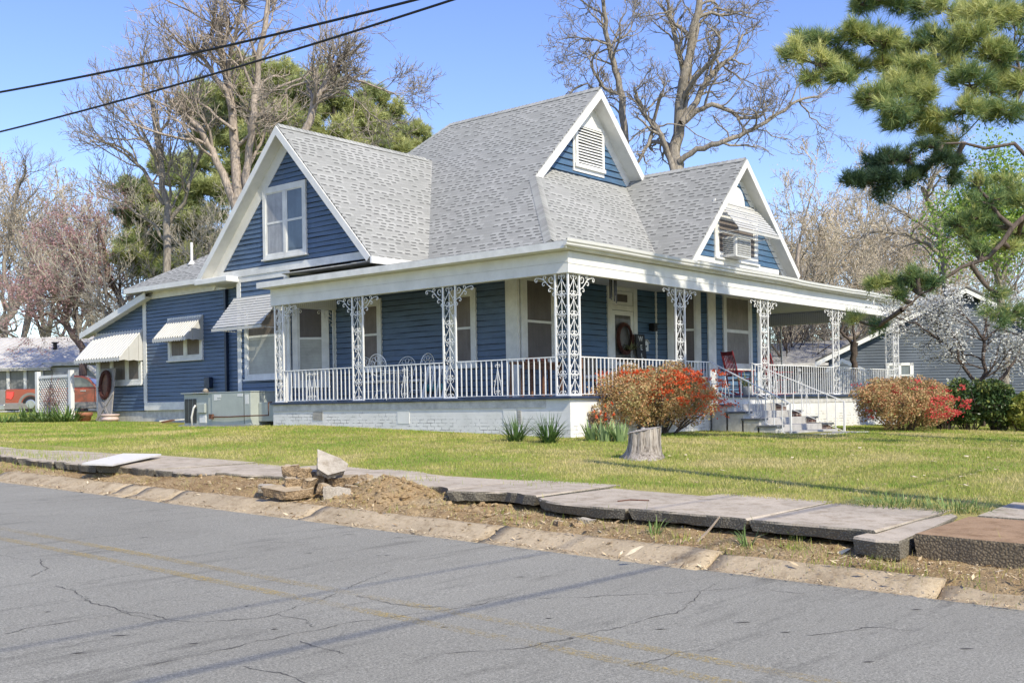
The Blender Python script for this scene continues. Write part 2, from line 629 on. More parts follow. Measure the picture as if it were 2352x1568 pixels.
def mat_walk(name='sidewalk_concrete', top=(0.48, 0.415, 0.33), side=(0.15, 0.135, 0.105)):
    m, nt, b = nodes_of(name)
    p = position(nt)
    g = nt.nodes.new('ShaderNodeNewGeometry')
    sp = nt.nodes.new('ShaderNodeSeparateXYZ')
    nt.links.new(g.outputs['Normal'], sp.inputs[0])
    n1 = noise_tex(nt, p, 1.3, 6, 0.65)
    n2 = noise_tex(nt, p, 40, 5, 0.8)
    col = ramp(nt, n1, [(0.3, tuple(x * 0.82 for x in top)), (0.7, tuple(x * 1.12 for x in top))])
    col = mixc(nt, 1.0, col, ramp(nt, n2, [(0.3, (0.78,) * 3), (0.7, (1.15,) * 3)]), 'MULTIPLY')
    col = mixc(nt, 1.0, col, ramp(nt, noise_tex(nt, p, 4.5, 7, 0.75), [(0.32, (0.62, 0.58, 0.52)), (0.52, (1, 1, 1))]), 'MULTIPLY')
    vo = nd(nt, 'ShaderNodeTexVoronoi')
    vo.inputs['Scale'].default_value = 48
    nt.links.new(p, vo.inputs['Vector'])
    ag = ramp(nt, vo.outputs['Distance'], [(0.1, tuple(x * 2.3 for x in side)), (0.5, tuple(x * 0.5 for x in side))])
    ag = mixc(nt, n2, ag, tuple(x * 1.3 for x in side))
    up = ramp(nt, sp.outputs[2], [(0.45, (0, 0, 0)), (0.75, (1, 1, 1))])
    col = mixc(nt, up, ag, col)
    nt.links.new(col, b.inputs['Base Color'])
    b.inputs['Roughness'].default_value = 0.9
    b.inputs['Specular IOR Level'].default_value = 0.2
    h = mixc(nt, up, vo.outputs['Distance'], n2)
    bump(nt, b, h, 0.5, 0.02)
    return m


M['soil_lawn'] = mat_ground()
M['dirt'] = mat_dirt()
M['asphalt'] = mat_asphalt()
M['walk'] = mat_walk()
M['walk_brown'] = mat_walk('brown_aggregate_concrete', (0.36, 0.24, 0.145), (0.17, 0.135, 0.09))
M['kerb'] = mat_walk('kerb_concrete', (0.44, 0.355, 0.24), (0.36, 0.28, 0.185))
M['rubble'] = mat_walk('broken_concrete', (0.42, 0.34, 0.235), (0.26, 0.185, 0.11))
M['rubble_pale'] = mat_walk('pale_broken_concrete', (0.42, 0.375, 0.31), (0.27, 0.235, 0.185))


def grid_mesh(name, xs, ys, zf, m, kind='structure'):
    V = [(x, y, zf(x, y)) for x in xs for y in ys]
    n = len(ys)
    Fc = [(i * n + j, (i + 1) * n + j, (i + 1) * n + j + 1, i * n + j + 1) for i in range(len(xs) - 1) for j in range(n - 1)]
    o = np_mesh(name, m, np.array(V), np.array(Fc), smooth_=True)
    return struct(o, kind)


def steps(*segs):
    out = []
    for a, b, s in segs:
        x = a
        while x < b - 1e-6:
            out.append(x)
            x += s
    out.append(segs[-1][1])
    return out


xs = steps((-400, -60, 60), (-60, -16.5, 8), (-16.5, -9.6, 2.3), (-9.6, -6.0, 0.3), (-6.0, 24, 1.0), (24, 80, 6), (80, 800, 80))
ys = steps((-300, -60, 40), (-60, -20, 5), (-20, 46, 1.0), (46, 100, 6), (100, 800, 80))


def base_z(x, y):
    z = ground_z(x, y)
    if -9.3 < x < -6.9:
        z -= 0.12
    if x < -9.3:
        z = road_z(y) - 0.06
    if x < -17.0:
        z = road_z(y) + 0.05
    return z


grid_mesh('ground', xs, ys, base_z, M['soil_lawn'])

# road
rx = steps((-16.6, -9.45, 0.65))
ry = steps((-200, -45, 20), (-45, 60, 2.0), (60, 400, 40))
grid_mesh('road', rx, ry, lambda x, y: road_z(y), M['asphalt'])


# verge of dug-up dirt between the kerb and the sidewalk
def verge_z(x, y):
    t = min(max((-8.25 - x) / 0.85, 0), 1)
    z = road_z(y) + 0.185 * (1 - t) + 0.125 * t
    a = noise.noise(Vector((x * 1.3, y * 1.3, 3.1)))
    c = noise.noise(Vector((x * 4.5, y * 4.5, 9.4)))
    e = noise.noise(Vector((x * 11, y * 11, 1.4)))
    q = 0.6 if y > -1 else 1.0
    q *= 1 + 1.1 * math.exp(-((y + 3.9) / 1.3) ** 2)
    z += q * (0.032 * a + 0.024 * c + 0.013 * e)
    # dug mound beside the rubble, hollow beside the broken edge
    z += 0.19 * math.exp(-((y + 3.25) / 0.55) ** 2 - ((x + 8.15) / 0.32) ** 2)
    z += 0.10 * math.exp(-((y + 0.2) / 1.0) ** 2 - ((x + 8.5) / 0.4) ** 2)
    z -= 0.05 * math.exp(-((y + 4.4) / 0.6) ** 2 - ((x + 8.3) / 0.3) ** 2)
    if y < -9.2:                                   # soil washed over the kerb near the brown slab
        k = min(1, (-9.2 - y) / 0.8)
        z += -0.03 * k
    if y > -5.6:
        z += 0.06 * smooth(-5.6, -3.5, y) * (1 - t) + 0.035 * smooth(-0.8, 1.2, y) * (1 - t)
    if x < -8.98:
        z -= 0.5 * (-8.98 - x)
        if y > -8.6:
            z -= 0.035
    return z


grid_mesh('verge', steps((-9.62, -7.2, 0.06)), steps((-16, 9, 0.07), (9, 30, 0.4)), verge_z, M['dirt'])


# kerb: rolled concrete, cast in lengths with cracked joints, sinking into the soil at its near end
def kerb_piece(mb, y0, y1, dz=0.0, w=1.0):
    prof = [(-8.98, -0.05), (-8.98, 0.115), (-9.06, 0.130), (-9.15, 0.117), (-9.24, 0.078), (-9.33, 0.035), (-9.50, 0.012), (-9.58, -0.05)]
    n = max(2, int((y1 - y0) / 0.16))
    rows = []
    for i in range(n + 1):
        y = y0 + (y1 - y0) * i / n
        for k, (x, z) in enumerate(prof):
            j = noise.noise(Vector((x * 9, y * 5, 2.0)))
            e = 0.018 if 0 < k < 6 else 0.0
            rows.append((x + e * j * 0.8, y + 0.02 * noise.noise(Vector((x * 8, y, 7))), z * 1.0 + dz + road_z(y) + e * j))
    m_ = len(prof)
    fs = [(i * m_ + k, i * m_ + k + 1, (i + 1) * m_ + k + 1, (i + 1) * m_ + k) for i in range(n) for k in range(m_ - 1)]
    fs += [tuple(range(m_ - 1, -1, -1)), tuple(n * m_ + k for k in range(m_))]
    mb.add(rows, fs)


kb = MB()
yy = 5.3
for L in (3.9, 0.55, 0.9, 3.0, 2.9, 2.6, 2.0):
    dz = -0.012 * max(0, -8.2 - (yy - L))
    kerb_piece(kb, yy - L + 0.014, yy, dz)
    yy -= L
kerb_piece(kb, -13.2, -10.55, -0.075)
kerb_piece(kb, -16.4, -13.25, -0.075)
struct(kb.build('kerb', M['kerb'], smooth_=True))

# sidewalk slabs
FAR = [(-16, -6.6), (-3, -6.62), (-0.6, -6.7), (1.4, -6.95), (4, -6.95), (6, -7.2), (8, -7.6), (30, -7.6)]
NEAR = [(-9.8, -8.42), (-8.7, -8.40), (-7.3, -8.36), (-6.6, -8.40), (-6.0, -8.34), (-5.65, -8.12), (-5.1, -7.97), (-4.7, -8.16), (-4.38, -8.30), (-4.0, -7.86), (-3.6, -7.97),
        (-3.1, -7.7), (-2.7, -8.22), (-1.03, -8.24), (-0.6, -8.45), (0.5, -8.60), (2.4, -8.68), (3.1, -8.85), (6.6, -8.66), (30, -8.7)]


def interp(tab, y):
    for (a, va), (b, vb) in zip(tab, tab[1:]):
        if y <= b:
            return va + (vb - va) * max(0, (y - a)) / (b - a)
    return tab[-1][1]


def slab(mb, poly, ztop, th, jit=0.012):
    """irregular slab: outline polygon (x, y), top height function, thickness"""
    n = len(poly)
    cx_ = sum(p[0] for p in poly) / n
    cy_ = sum(p[1] for p in poly) / n
    top, lip, bot = [], [], []
    for x, y in poly:
        d = Vector((x - cx_, y - cy_)).normalized()
        k = noise.noise(Vector((x * 7, y * 7, 4)))
        j2 = noise.noise(Vector((x * 9, y * 9, 8)))
        top.append((x - d.x * 0.02, y - d.y * 0.02, ztop(x, y)))
        lip.append((x + d.x * jit * k, y + d.y * jit * k, ztop(x, y) - 0.02))
        bot.append((x - d.x * (0.03 + 0.04 * (j2 + 0.5)), y - d.y * (0.03 + 0.04 * (j2 + 0.5)), ztop(x, y) - th * (1 + 0.15 * j2)))
    fs = [tuple(range(n)), tuple(range(3 * n - 1, 2 * n - 1, -1))]
    for i in range(n):
        j = (i + 1) % n
        fs.append((n + i, n + j, j, i))
        fs.append((2 * n + i, 2 * n + j, n + j, n + i))
    mb.add(top + lip + bot, fs)


sw = MB()
y0 = -9.74
r3 = random.Random(3)
k = 0
while y0 < 28:
    L = 1.42 if k else 1.28
    y1 = y0 + L
    g = 0.012
    tilt, lift = r3.uniform(-0.012, 0.012), r3.uniform(-0.012, 0.012)
    if y0 > -0.8:
        lift -= 0.02
    near = []
    yv = y0 + g
    while yv < y1 - g:
        rough = 0.02 if yv < -5.8 else 0.05
        near.append((interp(NEAR, yv) + rough * noise.noise(Vector((yv * 6, 0, 5.5))) + rough * 0.8 * noise.noise(Vector((yv * 19, 0, 2.5))), yv))
        yv += 0.09
    near.append((interp(NEAR, y1), y1 - g))
    skew = 0.28 * 0
    poly = [(interp(FAR, y0) + 0.25, y0 + g + skew)] + [(interp(FAR, y1) + 0.25, y1 - g + skew)] + near[::-1]
    ym = (y0 + y1) / 2
    slab(sw, poly, lambda x, y, ym=ym, t=tilt, l=lift: road_z(y) + 0.35 + l + t * (y - ym) + 0.006 * (x + 7.5), 0.115)
    y0 = y1
    k += 1
slab(sw, [(-6.62, -9.80), (-7.90, -9.66), (-8.67, -9.62), (-8.74, -9.85), (-8.70, -10.04), (-7.62, -9.98), (-6.75, -9.90)], lambda x, y: road_z(y) + 0.325 + 0.02 * (x + 8), 0.16)
for (ya, yb) in ((-11.35, -10.06), (-12.8, -11.38)):
    slab(sw, [(-5.45, ya), (-5.45, yb), (-6.70, yb), (-6.70, ya)], lambda x, y: road_z(y) + 0.36 + 0.03 * (x + 6.7), 0.1)
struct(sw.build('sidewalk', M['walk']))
br = MB()
poly = [(-6.74, -10.00), (-7.4, -10.03), (-8.42, -10.06)]
poly += [(-8.42 - 0.012 * i + 0.01 * math.sin(i * 2.1), -10.06 - 0.25 * i) for i in range(1, 16)] + [(-6.74, -13.8)]
slab(br, poly[::-1][::-1], lambda x, y: road_z(y) + 0.352, 0.36, 0.006)
br.f = [f[::-1] for f in br.f]
struct(br.build('walkway_slab', M['walk_brown']))


# faded double yellow line
def mat_yellow():
    m, nt, b = nodes_of('faded_yellow_paint')
    p = position(nt)
    n1 = noise_tex(nt, p, 50, 5, 0.8)
    n2 = noise_tex(nt, p, 0.8, 4, 0.6)
    b.inputs['Base Color'].default_value = (0.46, 0.345, 0.12, 1)
    b.inputs['Roughness'].default_value = 0.85
    f = math_n(nt, 'ADD', n1, math_n(nt, 'MULTIPLY', math_n(nt, 'SUBTRACT', n2, 0.5), 0.35))
    al = ramp(nt, f, [(0.50, (0, 0, 0)), (0.60, (0.75, 0.75, 0.75))])
    nt.links.new(al, b.inputs['Alpha'])
    return m


M['yellow'] = mat_yellow()
yl = MB()
for xa in (-12.24, -12.62):
    ysl = steps((-30, 50, 2.0))
    vs, fs = [], []
    for y in ysl:
        vs += [(xa - 0.065, y, road_z(y) + 0.004), (xa + 0.065, y, road_z(y) + 0.004)]
    fs = [(2 * i + 1, 2 * i, 2 * i + 2, 2 * i + 3) for i in range(len(ysl) - 1)]
    yl.add(vs, fs)
struct(yl.build('road_markings', M['yellow']))

# cracks and tar streaks in the asphalt
M['crack'] = simple('asphalt_crack', (0.075, 0.07, 0.065), 0.95, 0.3, 30)


def on_road(px, py):
    d = FPX * 1.5 / max(py - CY + 0.0157 * (px - CX), 5)
    for _ in range(30):
        p = sight(px, py, d)
        z = road_z(p.y)
        r = (p - Vector(CAM)) / d
        d = d + (z - p.z) / r.z * 0.9
    return sight(px, py, d)


CRACKS = [[(0, 1274), (60, 1284), (220, 1279), (330, 1272), (400, 1262)], [(85, 1284), (110, 1305), (70, 1325)], [(125, 1345), (180, 1362), (215, 1385), (275, 1398), (300, 1412), (345, 1420), (400, 1428)],
          [(0, 1456), (90, 1438), (170, 1425), (285, 1405)], [(285, 1400), (380, 1420), (470, 1428), (600, 1420), (640, 1408), (745, 1372), (800, 1352), (870, 1318), (905, 1308)],
          [(820, 1368), (905, 1388), (975, 1395), (1025, 1394)], [(330, 1530), (470, 1500), (590, 1475), (700, 1450), (740, 1445), (800, 1430), (925, 1412), (1040, 1398), (1180, 1372)],
          [(975, 1500), (1180, 1490), (1330, 1462), (1440, 1435), (1560, 1405), (1590, 1375), (1640, 1340)], [(1240, 1375), (1400, 1368), (1560, 1360), (1700, 1350)],
          [(690, 1470), (740, 1490), (790, 1500)], [(640, 1410), (690, 1422), (720, 1440)], [(0, 1225), (50, 1222), (105, 1215)], [(1450, 1530), (1560, 1498), (1640, 1490)],
          [(1700, 1345), (1830, 1362), (1930, 1352)], [(1850, 1460), (2000, 1440), (2140, 1450)], [(560, 1530), (640, 1545), (700, 1568)], [(560, 1248), (640, 1244), (700, 1246)]]
ck = MB()
for line in CRACKS:
    pts = [on_road(*p) for p in line]
    fine = []
    for a, b in zip(pts, pts[1:]):
        n = max(2, int((b - a).length / 0.03))
        for i in range(n):
            q = a.lerp(b, i / n)
            q.x += 0.05 * noise.noise(Vector((q.x * 4, q.y * 4, 0))) + 0.035 * noise.noise(Vector((q.x * 17, q.y * 17, 5)))
            q.y += 0.05 * noise.noise(Vector((q.x * 4, q.y * 4, 3))) + 0.035 * noise.noise(Vector((q.x * 17, q.y * 17, 8)))
            fine.append(q)
    fine.append(pts[-1])
    vs, fs = [], []
    for i, q in enumerate(fine):
        d = (fine[min(i + 1, len(fine) - 1)] - fine[max(i - 1, 0)]).normalized()
        s = Vector((-d.y, d.x, 0))
        w = 0.0040 * (0.25 + 1.3 * abs(noise.noise(Vector((q.x * 6, q.y * 6, 2))) + 0.3))
        z = road_z(q.y) + 0.003
        vs += [(q.x - s.x * w, q.y - s.y * w, z), (q.x + s.x * w, q.y + s.y * w, z)]
    fs = [(2 * i, 2 * i + 1, 2 * i + 3, 2 * i + 2) for i in range(len(fine) - 1)]
    ck.add(vs, fs)
DASH = [(640, 1090 + 60, 60), (60, 1150, 80), (330, 1172, 50), (310, 1235, 40), (860, 1276, 18), (1180, 1325, 30), (560, 1392, 12), (900, 1235, 30), (780, 1228, 40), (700, 1270, 20), (1680, 1430, 50), (1790, 1452, 30), (2090, 1400, 30),
        (1300, 1465, 20), (1010, 1440, 22), (250, 1460, 50), (160, 1500, 40), (430, 1478, 30), (2200, 1490, 40), (1980, 1520, 30), (880, 1275, 16), (1250, 1420, 20), (100, 1405, 18), (1500, 1445, 36), (620, 1445, 20)]
for px, py, L in DASH:
    a, b = on_road(px, py), on_road(px + L, py - L * 0.04)
    mid = a.lerp(b, 0.5)
    d = (b - a).normalized()
    s = Vector((-d.y, d.x, 0)) * 0.011
    vs = [(q.x, q.y, road_z(q.y) + 0.0035) for q in (a, mid - s, b, mid + s)]
    ck.add(vs, [(0, 1, 2, 3)])
ck.f = [f if (Vector(ck.v[f[1]]) - Vector(ck.v[f[0]])).cross(Vector(ck.v[f[2]]) - Vector(ck.v[f[0]])).z > 0 else f[::-1] for f in ck.f]
struct(ck.build('road_cracks', M['crack']))

# ------------------------------------------------------------------ grass
M['grass'] = mat_leaf('grass_blades', [(0.0, (0.58, 0.49, 0.23)), (0.3, (0.49, 0.445, 0.145)), (0.6, (0.34, 0.38, 0.07)), (1.0, (0.21, 0.32, 0.045))], 0.6, 0.3)
M['green_blade'] = mat_leaf('bulb_leaves', [(0.0, (0.045, 0.10, 0.025)), (0.6, (0.11, 0.19, 0.05)), (1.0, (0.24, 0.32, 0.10))], 0.45, 0.25)
M['litter'] = mat_leaf('dry_litter', [(0.0, (0.14, 0.09, 0.05)), (0.35, (0.40, 0.285, 0.16)), (0.75, (0.58, 0.46, 0.28)), (1.0, (0.68, 0.58, 0.40))], 0.8, 0.0)


def vnoise(x, y, s, seed=0.0):
    out = np.empty(len(x), dtype=np.float32)
    for i in range(len(x)):
        out[i] = noise.noise(Vector((x[i] * s, y[i] * s, seed)))
    return out


def blades(xy, zf, h0, h1, w, lean=0.5, tint=None):
    """one triangle per blade"""
    n = len(xy)
    x, y = xy[:, 0], xy[:, 1]
    z = np.array([zf(a, b) for a, b in xy])
    h = rng.uniform(h0, h1, n)
    th = rng.uniform(0, 2 * np.pi, n)
    ph = rng.uniform(0, 2 * np.pi, n)
    ln = rng.uniform(0, lean, n) * h
    ww = w * rng.uniform(0.6, 1.3, n)
    dx, dy = np.cos(th) * ww, np.sin(th) * ww
    V = np.empty((n, 3, 3))
    V[:, 0] = np.c_[x - dx, y - dy, z - 0.006]
    V[:, 1] = np.c_[x + dx, y + dy, z - 0.006]
    V[:, 2] = np.c_[x + np.cos(ph) * ln, y + np.sin(ph) * ln, z + h]
    t = rng.uniform(0, 1, n) if tint is None else tint
    return V.reshape(-1, 3), np.arange(3 * n).reshape(-1, 3), np.repeat(t, 3)


def in_house(x, y):
    if x > -0.15 and x < 18.3 and -0.1 < y < 9.75:
        return True
    if x > 1.0 and y >= 9.7 and x < 14 and y < 22.3:
        return True
    if 5.4 < x < 8.9 and -2.8 < y <= 0:
        return True
    return False


LAWN_PX = (-40, 2400)


def lawn_points(n):
    """points over the lawn, denser near the camera"""
    out = []
    while len(out) < n:
        d = 9.5 + 42 * rnd.random() ** 1.35
        px = rnd.uniform(*LAWN_PX)
        x, y = bearing(px, d)
        edge = -interp(FAR, y)
        if x < interp(FAR, y) - 0.10 + 0.13 * noise.noise(Vector((x * 2, y * 2.5, 0))):
            continue
        if y < -9.9 and x < -5.4 and x < -5.4:
            if x < -6.62 or y > -12.8 and y < -10.03:
                continue
        if in_house(x, y):
            continue
        out.append((x, y, d))
    return np.array(out)


gp = lawn_points(200000)
LAWN_PX = (-900, 3300)
gp = np.concatenate([gp, lawn_points(60000)])
nz = 0.5 * vnoise(gp[:, 0], gp[:, 1], 0.22, 14.0) + vnoise(gp[:, 0], gp[:, 1], 0.55, 4.0) + 0.6 * vnoise(gp[:, 0], gp[:, 1], 2.1, 9.0)
gt = np.clip(0.46 + 0.95 * nz + rng.normal(0, 0.22, len(gp)) + 0.012 * (gp[:, 2] - 20), 0, 1)
near_house = np.clip((gp[:, 0] + 3.0) / 3.0, 0, 1) * (gp[:, 1] > -1)
gt = np.clip(gt + 0.18 * near_house, 0, 1)
V, Fc, T = blades(gp[:, :2], ground_z, 0.018, 0.055, 0.006, 0.9, gt)
V = V.reshape(-1, 3, 3)
sc = np.clip(gp[:, 2] / 16, 0.8, 2.2)
mid = (V[:, 0] + V[:, 1]) / 2
V[:, 0] = mid + (V[:, 0] - mid) * sc[:, None]
V[:, 1] = mid + (V[:, 1] - mid) * sc[:, None]
gr = struct(np_mesh('lawn_grass', M['grass'], V.reshape(-1, 3), Fc, tint=T), 'stuff')
tag(gr, 'short patchy yellow green grass covering the lawn round the blue house', 'grass')

# litter of dry leaves and straw in the verge, with weeds
n = 30000
ly = rng.uniform(-12.5, 6, n)
lx = rng.uniform(-9.12, -8.0, n)
edge_n = np.array([interp(NEAR, y) for y in ly])
keep = (lx < edge_n + 0.12)
gut = rng.random(n) < 0.24
lx = np.where(gut, np.where(rng.random(n) < 0.5, rng.normal(-9.47, 0.05, n), rng.uniform(-9.42, -9.0, n)), lx)
keep = keep | gut
lx, ly = lx[keep], ly[keep]
n = len(lx)
lz = np.array([max(verge_z(x, y), road_z(y) + 0.14 - 0.42 * max(0, -9.08 - x) if x > -9.4 else road_z(y) + 0.015) + 0.006 for x, y in zip(lx, ly)])
a = rng.uniform(0, 2 * np.pi, n)
L = rng.uniform(0.006, 0.021, n) * np.where(rng.random(n) < 0.07, 2.6, 1)
W = L * rng.uniform(0.07, 0.34, n)
ux = np.c_[np.cos(a), np.sin(a), rng.uniform(-0.5, 0.5, n)] * L[:, None]
vx = np.c_[-np.sin(a), np.cos(a), rng.uniform(-0.5, 0.5, n)] * W[:, None]
P = np.c_[lx, ly, lz + np.abs(ux[:, 2]) * 0.7]
V = np.stack([P - ux, P + vx, P + ux, P - vx], 1).reshape(-1, 3)
lt = struct(np_mesh('leaf_litter', M['litter'], V, np.arange(4 * n).reshape(-1, 4), tint=np.repeat(rng.uniform(0, 1, n) ** 1.2, 4)), 'stuff')
tag(lt, 'dry brown leaf and straw litter strewn over the dug up verge', 'leaf litter')

wp = []
for cx_, cy_, k, s in ((-9.0, -7.9, 40, .10), (-9.05, -8.6, 60, .10), (-8.75, -9.1, 60, .05), (-8.8, -8.0, 14, .03), (-9.08, -9.6, 120, .12), (-8.95, -10.0, 120, .10), (-9.15, -10.3, 90, .08), (-9.0, -4.1, 40, .06), (-8.95, -6.0, 60, .15), (-8.5, -5.4, 30, .08),
                       (-9.2, -3.6, 80, .07), (-9.3, -10.9, 160, .35), (-9.15, -9.2, 120, .3), (-8.7, 4.8, 500, .5), (-8.8, 6.6, 600, .6), (-9.25, 0.1, 30, .08), (-9.3, -6.9, 120, .5), (-7.0, -4.9, 60, .3), (-7.3, -2.9, 30, .3)):
    for _ in range(k):
        wp.append((rnd.gauss(cx_, s), rnd.gauss(cy_, s * 1.3)))
wp = np.array(wp)
dry = np.c_[rng.uniform(-9.05, -7.7, 9000), rng.uniform(-12, 6, 9000)]
dn = vnoise(dry[:, 0], dry[:, 1], 1.7, 21.0)
dry = np.array([q for q, k in zip(dry, dn) if q[0] < interp(NEAR, q[1]) + 0.03 and k > -0.12])
V, Fc, T = blades(dry, lambda x, y: verge_z(x, y), 0.015, 0.06, 0.0035, 1.6, np.clip(rng.normal(0.14, 0.16, len(dry)), 0, 1))
tag(struct(np_mesh('dry_grass', M['grass'], V, Fc, tint=T), 'stuff'), 'short dry straw coloured grass over the verge soil', 'grass')
V, Fc, T = blades(wp, lambda x, y: verge_z(x, y) if x < interp(NEAR, y) else road_z(y) + 0.34, 0.03, 0.13, 0.004, 0.8, np.clip(rng.normal(0.65, 0.25, len(wp)), 0, 1))
tag(struct(np_mesh('verge_weeds', M['grass'], V, Fc, tint=T), 'stuff'), 'green weeds sprouting through the litter beside the kerb', 'weeds')

# bits of dry leaf and straw caught in the lawn
n = 2600
dp = 10 + 26 * rng.random(n) ** 1.2
bx = [bearing(a, d) for a, d in zip(rng.uniform(0, 2352, n), dp)]
bx = np.array([q for q in bx if interp(FAR, q[1]) + 0.05 < q[0] and not in_house(*q)])
n = len(bx)
a = rng.uniform(0, 2 * np.pi, n)
L = rng.uniform(0.012, 0.04, n)
ux = np.c_[np.cos(a), np.sin(a), rng.uniform(-0.2, 0.2, n)] * L[:, None]
vx = np.c_[-np.sin(a), np.cos(a), rng.uniform(-0.3, 0.3, n)] * (L * rng.uniform(.2, .5, n))[:, None]
P = np.c_[bx, np.array([ground_z(*q) for q in bx]) + rng.uniform(0.02, 0.05, n)]
V = np.stack([P - ux, P + vx, P + ux, P - vx], 1).reshape(-1, 3)
tag(struct(np_mesh('lawn_litter', M['litter'], V, np.arange(4 * n).reshape(-1, 4), tint=np.repeat(rng.uniform(0.2, 1, n), 4)), 'stuff'), 'small tan leaf scraps caught in the lawn grass', 'leaf litter')

# clods of dug soil lying on the verge
CL = MB()
rc = random.Random(17)
for k in range(260):
    y = rc.gauss(-3.6, 1.3) if k < 190 else rc.uniform(-9, 3)
    x = rc.uniform(-8.85, -7.9)
    if x > interp(NEAR, y) + 0.05:
        continue
    s_ = rc.uniform(0.012, 0.045) * (1.3 if k < 60 else 1)
    z = verge_z(x, y) + s_ * 0.3
    ring_ = []
    for j in range(3):
        for i in range(6):
            a_ = 2 * math.pi * i / 6 + 0.5 * j
            rr = s_ * (0.75, 1.0, 0.55)[j] * rc.uniform(0.7, 1.2)
            ring_.append((x + rr * math.cos(a_), y + rr * math.sin(a_), z + s_ * (-0.5, 0.05, 0.6)[j] * rc.uniform(0.8, 1.2)))
    CL.add(ring_, [(j * 6 + i, j * 6 + (i + 1) % 6, (j + 1) * 6 + (i + 1) % 6, (j + 1) * 6 + i) for j in range(2) for i in range(6)] + [tuple(range(12, 18))])
tag(struct(CL.build('soil_clods', M['dirt']), 'stuff'), 'brown clods of dug soil scattered over the verge', 'soil')
# ================================================================== THE BLUE HOUSE
house = thing('house', 'dark blue clapboard house with grey shingled gables and white wraparound porch', 'house', (2.0, 3.0, 0.0))
XW, YW, XB, YB = 2.04, 3.04, 1.14, 1.90          # wall planes: porch left wall, porch front wall, left bay, front bay
DECK = 0.86


class Face:
    """a vertical wall plane: origin, horizontal direction u, outward normal n"""
    def __init__(s, o, u, n):
        s.o, s.u, s.n = Vector(o), Vector(u).normalized(), Vector(n).normalized()
        s.flip = s.u.cross(Vector((0, 0, 1))).dot(s.n) < 0

    def p(s, u, v, n=0.0):
        return s.o + s.u * u + Vector((0, 0, v)) + s.n * n

    def box(s, mb, u0, u1, v0, v1, n0, n1):
        a = [s.p(u, v, n) for n in (n0, n1) for v in (v0, v1) for u in (u0, u1)]
        fs = [(0, 2, 3, 1), (4, 5, 7, 6), (0, 1, 5, 4), (2, 6, 7, 3), (0, 4, 6, 2), (1, 3, 7, 5)]
        if s.flip:
            fs = [f[::-1] for f in fs]
        mb.add(a, fs)
        return mb

    def poly(s, mb, pts, n0, n1):
        """outline (u, v) extruded between two offsets"""
        a = [s.p(u, v, n0) for u, v in pts]
        mb.prism(a, s.n * (n1 - n0))
        return mb


LEFT = Face((XW, 0, 0), (0, 1, 0), (-1, 0, 0))
LBAY = Face((XB, 0, 0), (0, 1, 0), (-1, 0, 0))
FRONT = Face((0, YW, 0), (1, 0, 0), (0, -1, 0))
FBAY = Face((0, YB, 0), (1, 0, 0), (0, -1, 0))
ANG_L = Face((XB, 10.53, 0), (XW - XB, 9.63 - 10.53, 0), (-1, -1, 0))           # cutaway corner of the left bay
ANG_F = Face((8.10, YW, 0), (9.0 - 8.10, YB - YW, 0), (-(YW - YB), -(9.0 - 8.1), 0))   # cutaway corner of the front bay
GMAIN = Face((0, 5.52, 0), (1, 0, 0), (0, -1, 0))


def clip(poly, v0, v1):
    def half(P, keep, v):
        out = []
        for (a, b) in zip(P, P[1:] + P[:1]):
            ka, kb_ = keep(a[1], v), keep(b[1], v)
            if ka:
                out.append(a)
            if ka != kb_:
                t = (v - a[1]) / (b[1] - a[1])
                out.append((a[0] + (b[0] - a[0]) * t, v))
        return out
    P = half(poly, lambda x, v: x >= v - 1e-9, v0)
    return half(P, lambda x, v: x <= v + 1e-9, v1) if P else []


